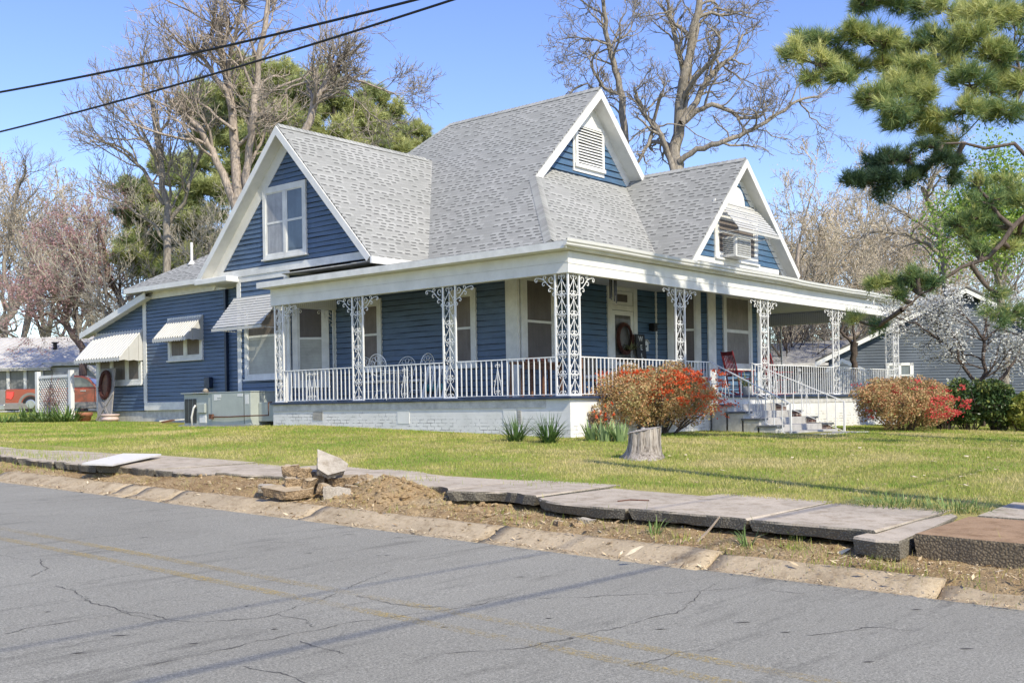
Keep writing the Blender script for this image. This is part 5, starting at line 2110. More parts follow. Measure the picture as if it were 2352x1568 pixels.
# ------------------------------------------------------------------ heating and cooling unit
g0 = 0.26
t = thing('heat_pump', 'grey green packaged heat pump with louvred end beside the bay', 'air conditioner', (0.5, 12.2, g0))
mb = MB()
mb.box(-0.06, 1.2, 10.6, 14.05, 0.1, 0.275)
mb.build('pad', M['concrete'], t)
mb = MB()
mb.box(0.0, 1.05, 10.72, 12.50, 0.275, 1.165)
mb.build('cabinet', M['hvac'], t, bevel=0.012)
mb = MB()
mb.box(0.07, 1.05, 12.56, 13.95, 0.275, 1.15)
mb.box(0.03, 1.05, 12.46, 12.72, 0.275, 1.185)
mb.build('condenser_cabinet', M['hvac'], t, bevel=0.012)
mb = MB()
mb.box(-0.01, 1.08, 10.70, 14.0, 1.165, 1.19)
mb.build('top_panel', M['hvac'], t, bevel=0.006)
for k in range(3):
    y1 = 13.90 - 0.20 * k
    mb = MB()
    mb.box(0.062, 0.069, y1 - 0.165, y1, 0.33, 1.02)
    lv = mb.build('louvre_panel', M['hvac_dark'], t)
    mb = MB()
    for q in range(22):
        z = 0.34 + 0.031 * q
        mb.box(0.052, 0.062, y1 - 0.165, y1, z, z + 0.012)
    mb.build('louvre', M['hvac_dark'], lv)
mb = MB()
mb.box(0.0, 0.07, 12.85, 13.2, 0.62, 0.88)
mb.build('disconnect_box', M['hvac'], t, bevel=0.01)
mb = MB()
mb.box(0.045, 0.07, 12.86, 13.16, 0.34, 0.55)
mb.build('service_panel', M['label'], t)
mb = MB()
mb.tube([(0.03, 13.32, 0.84), (-0.02, 13.35, 0.75), (-0.04, 13.42, 0.5), (-0.03, 13.42, 0.25)], 0.028, 8)
mb.build('conduit', M['aluminium'], t, True)
for (y0, y1, z0, z1) in ((12.05, 12.38, 1.03, 1.12), (12.24, 12.38, 0.96, 1.03), (11.06, 11.30, 1.05, 1.12), (10.80, 10.96, 0.84, 1.10), (12.08, 12.24, 0.97, 1.0)):
    mb = MB()
    mb.box(-0.006, 0.002, y0, y1, z0, z1)
    mb.build('label_sticker', M['label'], t)
mb = MB()
mb.box(0.002, 0.03, 12.40, 12.44, 0.3, 1.16)
mb.box(-0.004, 0.003, 11.00, 11.02, 0.3, 1.16)
mb.build('seam', M['hvac_dark'], t)
mb = MB()
mb.tube([(-0.05, 12.55, 0.5), (-0.06, 11.6, 0.5), (-0.05, 10.75, 0.52), (0.0, 9.95, 0.53), (0.0, 9.95, 0.86), (0.3, 10.2, 0.88)], 0.018, 6)
mb.box(-0.09, -0.02, 12.38, 12.52, 0.44, 0.58)
mb.build('gas_pipe', M['rust'], t)
mb = MB()
mb.box(0.25, 1.05, 9.9, 10.72, 0.36, 0.88)
mb.build('duct', M['hvac'], t, bevel=0.02)
for k, (y, r, lab) in enumerate(((13.15, 0.075, 'pale stone lying on top of the heat pump'),)):
    mb = MB()
    mb.lathe([(0.01, 0), (r, 0.02), (r * 1.1, 0.05), (r * 0.8, 0.10), (0.01, 0.125)], (0.25, y, 1.19), 10)
    tag(mb.build('stone', M['rubble_pale'], None, True), lab, 'stone')
mb = MB()
for k in range(14):
    c = (0.2 + 0.25 * rnd.random(), 12.7 + 0.9 * rnd.random(), 1.195)
    a = rnd.uniform(0, 3.1)
    mb.bar(c, (c[0] + .12 * math.cos(a), c[1] + .12 * math.sin(a), 1.20), 0.05, 0.014)
tag(mb.build('bark_scraps', M['brown_wood'], None), 'brown bark scraps scattered on top of the heat pump', 'scraps')

# window cooler under the gable awning
t = thing('window_air_conditioner', 'white window air conditioner sticking out of the upstairs front window', 'air conditioner', (10.3, 1.5, 4.8))
mb = MB()
mb.box(9.78, 10.66, 1.42, 1.87, 4.80, 5.38)
mb.build('casing', M['aluminium'], t, bevel=0.012)
mb = MB()
mb.box(9.86, 10.60, 1.412, 1.42, 4.87, 5.33)
cg = mb.build('coil', M['hvac_dark'], t)
mb = MB()
for k in range(11):
    x = 9.86 + 0.074 * k
    mb.box(x - .007, x + .007, 1.40, 1.412, 4.87, 5.33)
for k in range(8):
    z = 4.87 + 0.0657 * k
    mb.box(9.86, 10.60, 1.398, 1.402, z - .007, z + .007)
mb.build('grille', M['aluminium'], cg)
mb = MB()
for k in range(8):
    z = 4.90 + 0.055 * k
    mb.box(9.772, 9.78, 1.50, 1.82, z, z + .02)
mb.build('side_louvre', M['hvac_dark'], t)
mb = MB()
mb.box(9.60, 9.78, 1.84, 1.88, 4.85, 5.5)
mb.box(10.66, 11.68, 1.845, 1.88, 4.9, 5.5)
mb.build('filler_panel', M['screen_dark'], t)

# ------------------------------------------------------------------ yard
def trunk_mat():
    m, nt, b = nodes_of('weathered_stump')
    p = position(nt)
    n1 = noise_tex(nt, p, 7, 6, 0.7, (5, 5, 0.45))
    n2 = noise_tex(nt, p, 3, 4, 0.6)
    col = ramp(nt, n1, [(0.36, (0.07, 0.055, 0.045)), (0.46, (0.30, 0.255, 0.21)), (0.62, (0.48, 0.43, 0.375))])
    col = mixc(nt, 1.0, col, ramp(nt, n2, [(0.3, (0.65,) * 3), (0.65, (1.1,) * 3)]), 'MULTIPLY')
    nt.links.new(col, b.inputs['Base Color'])
    b.inputs['Roughness'].default_value = 0.95
    bump(nt, b, n1, 1.0, 0.03)
    return m


M['stump'] = trunk_mat()
sx_, sy_ = -2.95, -3.72
sz_ = ground_z(sx_, sy_)
t = thing('tree_stump', 'weathered grey tree stump with flared roots standing in the lawn', 'stump', (sx_, sy_, sz_))
mb = MB()
NS = 44
hs = [-0.06, 0.0, 0.03, 0.07, 0.13, 0.23, 0.36, 0.465]
rs = [0.36, 0.34, 0.318, 0.295, 0.278, 0.268, 0.263, 0.262]
for h, r in zip(hs, rs):
    for k in range(NS):
        a = 2 * math.pi * k / NS
        fl = 0.05 * noise.noise(Vector((math.cos(a) * 2.2, math.sin(a) * 2.2, h * 0.7))) + 0.034 * noise.noise(Vector((math.cos(a) * 7, math.sin(a) * 7, h * 1.5)))
        root = (0.10 * max(0, math.cos(3 * a + 0.6)) ** 2 + 0.10 * max(0, math.cos(2 * a - 0.4)) ** 3) * max(0, 1 - h / 0.22) ** 2
        rr_ = r + fl + root
        mb.v.append((sx_ + rr_ * math.cos(a), sy_ + rr_ * math.sin(a), sz_ + h + (0.05 * math.cos(a + 0.9) + 0.03 * noise.noise(Vector((math.cos(a) * 3, math.sin(a) * 3, 4))) if h > 0.44 else 0)))
for i in range(len(hs) - 1):
    for k in range(NS):
        mb.f.append([i * NS + k, i * NS + (k + 1) % NS, (i + 1) * NS + (k + 1) % NS, (i + 1) * NS + k])
        mb.uv.append(None)
mb.build('trunk', M['stump'], t, True)
mb = MB()
b0 = (len(hs) - 1) * NS
tmp = MB()
top = []
for k in range(NS):
    a = 2 * math.pi * k / NS
    r = 0.262
    top.append((sx_ + (r + 0.01) * math.cos(a), sy_ + (r + 0.01) * math.sin(a), sz_ + 0.467 + 0.05 * math.cos(a + 0.9)))
tmp.add(top + [(sx_, sy_, sz_ + 0.49)], [(k, (k + 1) % NS, NS) for k in range(NS)])
tmp.lathe([(0.04, 0), (0.03, 0.025), (0.005, 0.03)], (sx_ - .02, sy_, sz_ + 0.48), 7)
tmp.build('cut_top', simple('cut_wood', (0.42, 0.375, 0.31), 0.9, 0.25, 14, bmp=0.5), t)


# rubble: pieces of the old sidewalk, each a thing
def chunk(c, size, rot, seed, m, label, flat=0.0):
    r = random.Random(seed)
    import bmesh
    bm = bmesh.new()
    sx, sy, sz = size[0] * 1.18, size[1] * 1.15, size[2]
    pts = []
    for _ in range(8):
        a = r.uniform(0, 6.283)
        q = r.uniform(0.62, 1.05)
        for h in (-1, 1):
            s = 1.0 if h > 0 else r.uniform(0.78, 1.0)
            pts.append((sx / 2 * q * s * math.copysign(abs(math.cos(a)) ** 0.75, math.cos(a)), sy / 2 * q * s * math.copysign(abs(math.sin(a)) ** 0.75, math.sin(a)), sz / 2 * h * (1 if h > 0 and flat else r.uniform(0.75, 1))))
    vs = [bm.verts.new(p) for p in pts]
    bmesh.ops.convex_hull(bm, input=vs)
    loose = [v for v in bm.verts if not v.link_faces]
    bmesh.ops.delete(bm, geom=loose, context='VERTS')
    bmesh.ops.triangulate(bm, faces=bm.faces)
    for lim in (0.09, 0.05, 0.03):
        bmesh.ops.subdivide_edges(bm, edges=[e for e in bm.edges if e.calc_length() > lim], cuts=1, use_grid_fill=True)
        bmesh.ops.triangulate(bm, faces=bm.faces)
    for v in bm.verts:
        n_ = v.co.normalized()
        k = noise.noise(v.co * 9 + Vector((seed, 0, 0))) * 0.030 + noise.noise(v.co * 24 + Vector((0, seed, 0))) * 0.016 + noise.noise(v.co * 60 + Vector((0, 0, seed))) * 0.006
        if v.co.z > sz * 0.42 and flat:
            k *= 0.15
        v.co += n_ * k
    me = bpy.data.meshes.new('concrete_chunk')
    bm.to_mesh(me)
    bm.free()
    me.materials.append(m)
    o = bpy.data.objects.new('concrete_chunk', me)
    COL.objects.link(o)
    o.location = c
    o.rotation_euler = [R_(q) for q in rot]
    tag(o, label, 'rubble', 'broken concrete chunks heaped on the verge')
    return o


def n4(x, y, d):
    return sight((620 + x * .12755) * .9408, (1080 + y * .12755) * .9408, d)


YWD = math.degrees(YAW) - 90        # turns local x to the picture's left-right
RB, RP = M['rubble'], M['rubble_pale']
chunk(n4(620, 960, 14.05), (0.70, 0.42, 0.115), (11, 3, YWD - 6), 1, RB, 'big flat slab of broken concrete at the bottom left of the heap', 1)
chunk(n4(280, 880, 14.45), (0.30, 0.24, 0.10), (4, 2, YWD), 2, RP, 'thin grey slab poking out left from under the heap', 1)
chunk(n4(740, 740, 14.25), (0.40, 0.28, 0.13), (5, 2, YWD + 5), 3, RB, 'blocky concrete lump in the second layer, resting on the big slab')
chunk(n4(690, 530, 14.35), (0.24, 0.22, 0.16), (0, -5, YWD), 4, RB, 'rounded lump at the top left of the heap')
chunk(n4(950, 560, 14.25), (0.20, 0.20, 0.13), (10, 8, YWD + 20), 5, RB, 'tan lump hanging over the second layer, right of the rounded lump')
chunk(n4(1385, 430, 14.3), (0.50, 0.38, 0.095), (36, 24, YWD - 4), 6, RP, 'pale slab tilted up on top of the whole heap', 1)
chunk(n4(1240, 690, 14.35), (0.20, 0.22, 0.15), (5, 10, YWD), 7, RB, 'sandy lump in the middle, under the tilted slab')
chunk(n4(1070, 810, 14.1), (0.17, 0.16, 0.17), (20, 10, YWD + 30), 8, RB, 'whitish stone chunk in the middle of the heap')
chunk(n4(1340, 880, 14.1), (0.16, 0.18, 0.13), (0, 15, YWD), 9, RB, 'pinkish lump behind the upright pale plate')
chunk(n4(1680, 715, 14.45), (0.36, 0.30, 0.12), (8, -4, YWD + 8), 10, RB, 'rough slab on the right side of the heap', 1)
chunk(n4(1560, 975, 13.95), (0.31, 0.07, 0.22), (-38, 3, YWD + 4), 11, RP, 'pale triangular plate leaning on the front of the heap')
chunk(n4(1890, 905, 14.2), (0.20, 0.18, 0.12), (0, 8, YWD - 10), 12, RB, 'small rough lump at the right foot of the heap')
chunk(n4(2100, 725, 14.6), (0.26, 0.08, 0.18), (-45, -14, YWD - 10), 13, RB, 'thin pale plate lying on the soil at the far right of the heap')
chunk(n4(1340, 700, 14.55), (0.5, 0.4, 0.26), (0, 0, YWD), 14, RB, 'dark block in the shade at the back of the heap')
chunk(n4(1340, 1120, 13.8), (0.09, 0.06, 0.02), (0, 0, YWD + 30), 15, RP, 'flat chip of concrete in front of the upright plate')
for i, (cx_, cy_, sc_, lab) in enumerate(((415, 755, 0.19, 'white chipped stone below the broken sidewalk edge'), (200, 772, 0.16, 'brown flat stone under the broken sidewalk edge'), (335, 775, 0.14, 'grey wedge of concrete under the broken sidewalk edge'))):
    p = sight((1300 + cx_ * .3189) * .9408, (1000 + cy_ * .3189) * .9408, 11.6 - 0.15 * i)
    p.z = verge_z(p.x, p.y) + 0.02
    chunk(p, (sc_, sc_ * .8, sc_ * .35), (6, 4, 40 * i), 20 + i, RP if i == 0 else RB, lab)
mb = MB()
zz = lambda y: road_z(y) + 0.385
mb.prism([(-9.15, 2.70, zz(2.7) - .02), (-8.96, 2.12, zz(2.1) - .02), (-7.19, 3.59, zz(3.6)), (-7.55, 4.22, zz(4.2))], (0, 0, 0.03))
tag(mb.build('painted_board', M['cloth'], None), 'white painted board lying flat across the sidewalk', 'board')

# twig and leaves lying about
mb = MB()
a, b = on_road(0, 1500), None
p = sight((1300 + 650 * .3189) * .9408, (1000 + 660 * .3189) * .9408, 11.9)
p.z = road_z(p.y) + 0.372
mb.tube([p, p + Vector((.10, -.10, .012)), p + Vector((.2, -.28, .004))], 0.008, 5)
tag(mb.build('twig', M['rust'], None), 'short brown twig lying on the sidewalk slab', 'twig')
mb = MB()
p = sight((1300 + 1265 * .3189) * .9408, (1000 + 1000 * .3189) * .9408, 10.4)
p.z = verge_z(p.x, p.y)
mb.tube([p, p + Vector((.06, -.10, .12)), p + Vector((.09, -.19, .24))], [0.01, 0.012, 0.008], 5)
tag(mb.build('stick', simple('pale_stick', (0.42, 0.33, 0.24), 0.8, 0.2, 20), None), 'pale stick leaning against the edge of the sidewalk', 'stick')

M['leaf_pale'] = simple('bleached_leaf', (0.62, 0.52, 0.36), 0.7, 0.15, 20)
LEAVES = [(2100, 1100, 0.09), (2360 * .94, 1120, 0.08), (2220, 1052, 0.11), (2210, 1100, 0.10), (1975, 1032, 0.10), (1660, 1085, 0.08), (1575, 1048, 0.07), (2290, 1083, 0.09), (2272, 1055, 0.09), (1820, 1055, 0.07), (2145, 1064, 0.07)]
for px, py, s in LEAVES:
    d = 20.0
    for _ in range(30):
        p = sight(px, py, d)
        d *= (CAM[2] - ground_z(p.x, p.y)) / (CAM[2] - p.z)
        d = min(max(d, 8), 60)
    p.z = ground_z(p.x, p.y) + 0.03
    s *= 0.72
    mb = MB()
    a = rnd.uniform(0, 3.1)
    u, v = Vector((math.cos(a), math.sin(a), 0.05)), Vector((-math.sin(a), math.cos(a), 0.12))
    pts = [p - u * s, p - u * s * .3 + v * s * .4, p + u * s * .5 + v * s * .35 + Vector((0, 0, .01)), p + u * s * 1.1, p + u * s * .4 - v * s * .4 + Vector((0, 0, .015)), p - u * s * .4 - v * s * .35]
    mb.prism(pts, (0, 0, 0.003))
    tag(mb.build('fallen_leaf', M['leaf_pale'], None), 'large bleached leaf lying on the lawn', 'leaf', 'fallen leaves on the lawn')
for cx_, cy_, lab in (((1900 + 460 * .3188), (1000 + 1110 * .3188), 'curled pale leaf standing in the dirt beside a grass tuft'), ((1300 + 760 * .3189), (1000 + 1090 * .3189), 'pale pointed leaf lying on the kerb'), ((1300 + 1930 * .3189), (1000 + 1000 * .3189), 'white curled scrap leaning under the slab edge')):
    d = 10.0
    for _ in range(30):
        p = sight(cx_ * .9408, cy_ * .9408, d)
        d *= (CAM[2] - road_z(p.y) - 0.13) / (CAM[2] - p.z)
    mb = MB()
    u = Vector((0.3, -0.4, 0.25)) * 0.2
    v = Vector((0.2, 0.15, 0.3)) * 0.12
    mb.prism([p - u * .6, p + v * .6, p + u * .8 + v * .4, p + u * 1.1, p - v * .3], (0.002, 0.002, 0.002))
    tag(mb.build('dry_leaf', M['leaf_pale'], None), lab, 'leaf')

M['iris'] = mat_leaf('iris_leaves', [(0.6, (0.20, 0.30, 0.11)), (1, (0.38, 0.46, 0.22))], 0.45, 0.25)
# bulbs and irises by the foundation
for (px, py, n, L, w, lab, spread) in ((1185, 1022, 95, 0.62, 0.02, 'dark green clump of narrow leaves left of the foundation corner', 0.75), (1262, 1026, 120, 0.66, 0.021, 'dark green clump of narrow leaves nearest the foundation corner', 0.75)):
    x, y = (-1.25, -0.35) if px < 1200 else (-1.3, -1.15)
    p = sight(px, py, 21.7 if px < 1200 else 21.2)
    o = strap_clump('daffodil_clump', M['green_blade'], (p.x, p.y, 0), n, L, w, None, spread, ground_z, (0.0, 0.65), 0.13)
    tag(o, lab, 'plant')
for px, py, d, n, lab in ((1362, 1020, 21.6, 26, 'pale green iris fan left of the big iris group'), (1392, 1022, 21.4, 40, 'broad pale green iris clump between its neighbours beside the stump'), (1425, 1020, 21.3, 36, 'pale green iris clump touching the stump')):
    p = sight(px, py, d)
    o = strap_clump('iris_clump', M['iris'], (p.x, p.y, 0), n, 0.48, 0.062, None, 0.5, ground_z, (0.65, 1.0), 0.13, 0.3)
    tag(o, lab, 'plant')
# long grass at the sidewalk corner
for px, py, d, lab in ((2130, 1160, 13.2, 'bright tuft of long grass left of its twin at the sidewalk edge'), (2215, 1168, 12.7, 'bright tuft of long grass beside the walkway slab')):
    p = Vector((-6.36, -9.05, 0)) if px < 2200 else Vector((-6.30, -9.75, 0))
    o = strap_clump('grass_tuft', M['green_blade'], (p.x, p.y, 0), 170, 0.20, 0.010, None, 1.1, ground_z, (0.7, 1.0), 0.33, 1.1)
    tag(o, lab, 'grass')
for k, (kx, ky, lab) in enumerate(((1650, 1040, 'green grass tuft in the verge beneath the slab joint'), (2030, 1020, 'green grass tuft in the verge near the white scrap'), (940, 960, 'wispy green tuft in the verge left of the pale stick'))):
    d = 10.5
    for _ in range(30):
        p = sight((1300 + kx * .3189) * .9408, (1000 + ky * .3189) * .9408, d)
        d *= (CAM[2] - road_z(p.y) - 0.14) / (CAM[2] - p.z)
    o = strap_clump('grass_tuft', M['green_blade'], (p.x, p.y, 0), 30, 0.22, 0.009, None, 0.8, verge_z, (0.5, 1.0), 0.07, 0.6)
    tag(o, lab, 'grass')

# things by the back corner: barn door panel, pots, trellis
def floor_at(x, y):
    return ground_z(x, y)


t = thing('barn_door_panel', 'tall grey plank panel leaning by the shed window with oval wreath', 'door panel', (1.6, 21.7, floor_at(1.6, 21.7)))
zb = floor_at(1.6, 21.7)
BD = Face((1.72, 0, 0), (0, 1, 0), (-1, 0, 0))
c0, c1 = on_x((1340 * .17857) * .9408, 960, 1.45), on_x((1530 * .17857) * .9408, 955, 1.45)
d0, d1 = on_x((1400 * .17857) * .9408, 860, 1.72), on_x((1600 * .17857) * .9408, 895, 1.72)
zt = on_x((1500 * .17857) * .9408, (780 + 670 * .17857) * .9408, 1.72).z
mb = MB()
mb.prism([(1.40, c0.y, zb), (1.40, c1.y, zb), (1.66, d1.y, zt), (1.66, d0.y, zt)], (0.035, 0, 0.01))
mb.build('planks', M['grey_wood'], t)
mb = MB()
mb.bar((1.385, c0.y, zb + .05), (1.52, (d1.y + c1.y) / 2, zb + .95), 0.02, 0.09, (0, 1, 0))
mb.bar((1.385, c1.y, zb + .05), (1.52, (d0.y + c0.y) / 2, zb + .95), 0.02, 0.09, (0, 1, 0))
mb.build('cross_brace', M['grey_wood'], t)
cy_, cz_ = (d0.y + d1.y) / 2 - 0.05, zt - 0.55
mb = MB()
for k in range(12):
    mb.tube(ring((1.52 + rnd.uniform(-.03, .02), cy_ + rnd.uniform(-.03, .03), cz_), 0.30 + rnd.uniform(-.04, .04), (0, 1, 0), (0.12, 0, 1.45), 20), 0.022, 4, False)
ow = tag(mb.build('oval_wreath', M['wreath'], None), 'oval twig wreath hung on the grey plank panel', 'wreath')
mb = MB()
mb.prism([(1.535 + .12 * .25 * math.sin(q), cy_ + .2 * math.cos(q), cz_ + .36 * math.sin(q)) for q in [k * math.pi / 10 for k in range(20)]], (0.012, 0, 0))
mb.build('woven_centre', M['brown_wood'], ow)
p = sight(193, 962, 37.0)
pz = ground_z(p.x, p.y)
t = thing('terracotta_pot', 'wide terracotta flower pot beside the grey plank panel', 'pot', (p.x, p.y, pz))
mb = MB()
mb.lathe([(0.20, 0), (0.24, 0.2), (0.28, 0.22), (0.29, 0.33), (0.26, 0.33), (0.22, 0.26)], (p.x, p.y, pz), 20)
mb.build('pot', M['terracotta'], t, True)
mb = MB()
mb.lathe([(0.05, 0.26), (0.23, 0.265)], (p.x, p.y, pz), 16)
mb.build('soil', M['soil'], t)
p = sight(253, 966, 36.0)
pz = ground_z(p.x, p.y)
mb = MB()
mb.lathe([(0.24, 0), (0.26, 0.06), (0.28, 0.07), (0.28, 0.12), (0.26, 0.13), (0.27, 0.20), (0.30, 0.21), (0.30, 0.26), (0.26, 0.26), (0.24, 0.16)], (p.x, p.y, pz), 22)
tag(mb.build('ribbed_planter', simple('pale_pink_pot', (0.55, 0.42, 0.38), 0.7, 0.1, 8), None, True), 'pale pink ribbed planter standing before the blue shed wall', 'pot')

t = thing('lattice_trellis', 'white diamond lattice trellis between two square posts by the truck', 'trellis', (1.3, 24.2, floor_at(1.3, 24.2)))
LX = 1.4
zb = floor_at(LX, 24.2)
ya, yb = on_x(520 * .17857 * .9408, 900, LX).y, on_x(975 * .17857 * .9408, 900, LX).y
zt0, zt1 = on_x(520 * .168, (780 + 715 * .17857) * .9408, LX).z, on_x(975 * .168, (780 + 690 * .17857) * .9408, LX).z
for y, z in ((ya, zt0), (yb, zt1)):
    mb = MB()
    mb.box(LX - .07, LX + .07, y - .09, y + .09, zb - .1, z)
    mb.build('post', M['white'], t, bevel=0.01)
for z in (zt0 - 0.2, zb + 0.2):
    mb = MB()
    mb.box(LX - .03, LX + .03, yb + .09, ya - .09, z - .05, z + .05)
    mb.build('rail', M['white'], t)
mb = MB()
y0_, y1_, z0_, z1_ = yb + .09, ya - .09, zb + .25, zt0 - .25
H_ = z1_ - z0_
s = y0_ - H_
while s < y1_:
    for sgn in (1, -1):
        pts = []
        a_y, b_y = s, s + H_
        ta, tb = max(0, (y0_ - a_y) / H_), min(1, (y1_ - a_y) / H_)
        if tb - ta > 0.05:
            za, zc = (z0_ + H_ * ta, z0_ + H_ * tb) if sgn > 0 else (z1_ - H_ * ta, z1_ - H_ * tb)
            mb.bar((LX + .008 * sgn, a_y + H_ * ta, za), (LX + .008 * sgn, a_y + H_ * tb, zc), 0.012, 0.038, (1, 0, 0))
    s += 0.165
mb.f = mb.f
mb.build('lattice', M['white'], t)
mb = MB()
for k in range(40):
    q = Vector((LX - .05, rnd.gauss(24.1, .25), zb + .3 + 0.9 * rnd.random()))
    mb.tube([q, q + Vector((rnd.uniform(-.1, .03), rnd.gauss(0, .15), rnd.gauss(0.05, .12))), q + Vector((rnd.uniform(-.15, .03), rnd.gauss(0, .25), rnd.gauss(0.1, .2)))], 0.009, 4)
tag(mb.build('dead_vine', simple('dead_vine_stems', (0.17, 0.105, 0.085), 0.9, 0.3, 9), None), 'tangle of dead vine climbing the white lattice', 'vine')
for px, d, n, lab in ((60, 38, 80, 'strap leaved green clump at the far left, before the truck'), (105, 37, 110, 'strap leaved green clump under the middle of the lattice'), (148, 36.5, 110, 'strap leaved green clump at the right post of the lattice'), (8, 37.5, 60, 'low green clump at the left edge of the lawn')):
    p = sight(px, 965, d)
    o = strap_clump('lily_clump', M['green_blade'], (p.x, p.y, 0), n, 0.75 if px > 20 else 0.4, 0.06, None, 0.9, ground_z, (0.45, 1.0), 0.45, 1.0)
    tag(o, lab, 'plant')
# dug soil and scrap boards by the heat pump
p = sight(365, 972, 34.0)
mb = MB()
for k, (dx, dy, L, a) in enumerate(((0.2, 0.3, 0.9, 0.5), (-0.1, -0.4, 0.5, -0.4))):
    z = ground_z(p.x + dx, p.y + dy) + 0.06
    mb.bar((p.x + dx, p.y + dy, z), (p.x + dx + L * math.cos(a), p.y + dy - L * math.sin(a), z + .05), 0.14, 0.04)
    tag(mb.build('scrap_board', M['brown_wood'] if k else M['old_white'], None), ('brown broken board lying in the grass by the shed' if k else 'pale board lying in the dug soil left of the heat pump'), 'board')
    mb = MB()
# ================================================================== TREES AND SHRUBS
M['bark_pale'] = mat_bark('pale_grey_bark', (0.34, 0.285, 0.235))
M['bark_grey'] = mat_bark('grey_brown_bark', (0.25, 0.22, 0.18))
M['bark_dark'] = mat_bark('dark_bark', (0.085, 0.066, 0.055))
M['bark_tan'] = mat_bark('tan_twigs', (0.46, 0.395, 0.30), 0.3)
M['bark_twig'] = mat_bark('pale_grey_twigs', (0.38, 0.345, 0.275), 0.3)
M['bark_red'] = mat_bark('redbud_bark', (0.155, 0.11, 0.095))
M['bark_pine'] = mat_bark('pine_bark', (0.12, 0.095, 0.08))
M['bud'] = mat_leaf('swollen_buds', [(0, (0.34, 0.24, 0.15)), (1, (0.56, 0.43, 0.29))], 0.7, 0.2)
M['redbud'] = mat_leaf('redbud_blossom', [(0, (0.34, 0.18, 0.19)), (0.5, (0.48, 0.275, 0.285)), (1, (0.60, 0.40, 0.39))], 0.7, 0.3)
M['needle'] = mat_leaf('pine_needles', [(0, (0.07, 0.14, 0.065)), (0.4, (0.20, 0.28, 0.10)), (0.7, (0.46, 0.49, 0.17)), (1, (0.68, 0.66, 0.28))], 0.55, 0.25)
M['needle_dark'] = mat_leaf('shaded_pine_needles', [(0, (0.03, 0.065, 0.04)), (0.6, (0.055, 0.10, 0.05)), (1, (0.14, 0.19, 0.07))], 0.55, 0.2)  # darker copy of the needles with the shade put into the colour
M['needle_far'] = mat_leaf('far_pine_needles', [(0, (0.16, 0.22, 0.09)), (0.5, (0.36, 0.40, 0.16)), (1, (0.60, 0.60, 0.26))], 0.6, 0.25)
M['spring'] = mat_leaf('spring_leaves', [(0, (0.14, 0.26, 0.04)), (0.6, (0.27, 0.40, 0.07)), (1, (0.42, 0.52, 0.13))], 0.5, 0.4)
M['dogwood'] = mat_leaf('dogwood_bracts', [(0, (0.55, 0.55, 0.50)), (1, (0.80, 0.80, 0.78))], 0.6, 0.3)
M['shrub_dark'] = mat_leaf('evergreen_shrub_leaves', [(0, (0.022, 0.05, 0.018)), (0.6, (0.055, 0.10, 0.03)), (0.9, (0.13, 0.17, 0.05)), (1, (0.26, 0.28, 0.08))], 0.35, 0.15)
M['shrub_yellow'] = mat_leaf('yellow_green_shrub_leaves', [(0, (0.10, 0.16, 0.03)), (0.6, (0.27, 0.31, 0.06)), (1, (0.45, 0.43, 0.12))], 0.45, 0.3)
M['azalea'] = mat_leaf('azalea_leaves', [(0, (0.15, 0.14, 0.05)), (0.35, (0.31, 0.265, 0.11)), (0.62, (0.46, 0.31, 0.15)), (0.8, (0.52, 0.27, 0.14)), (1, (0.42, 0.385, 0.17))], 0.55, 0.25)
M['azalea_flower'] = mat_leaf('orange_azalea_petals', [(0, (0.62, 0.075, 0.02)), (0.6, (0.70, 0.13, 0.04)), (1, (0.72, 0.24, 0.10))], 0.5, 0.35)
M['pink_flower'] = mat_leaf('coral_azalea_petals', [(0, (0.62, 0.06, 0.07)), (0.6, (0.68, 0.11, 0.10)), (1, (0.70, 0.22, 0.17))], 0.5, 0.35)


def perp(d):
    a = d.orthogonal().normalized()
    return a, d.cross(a).normalized()


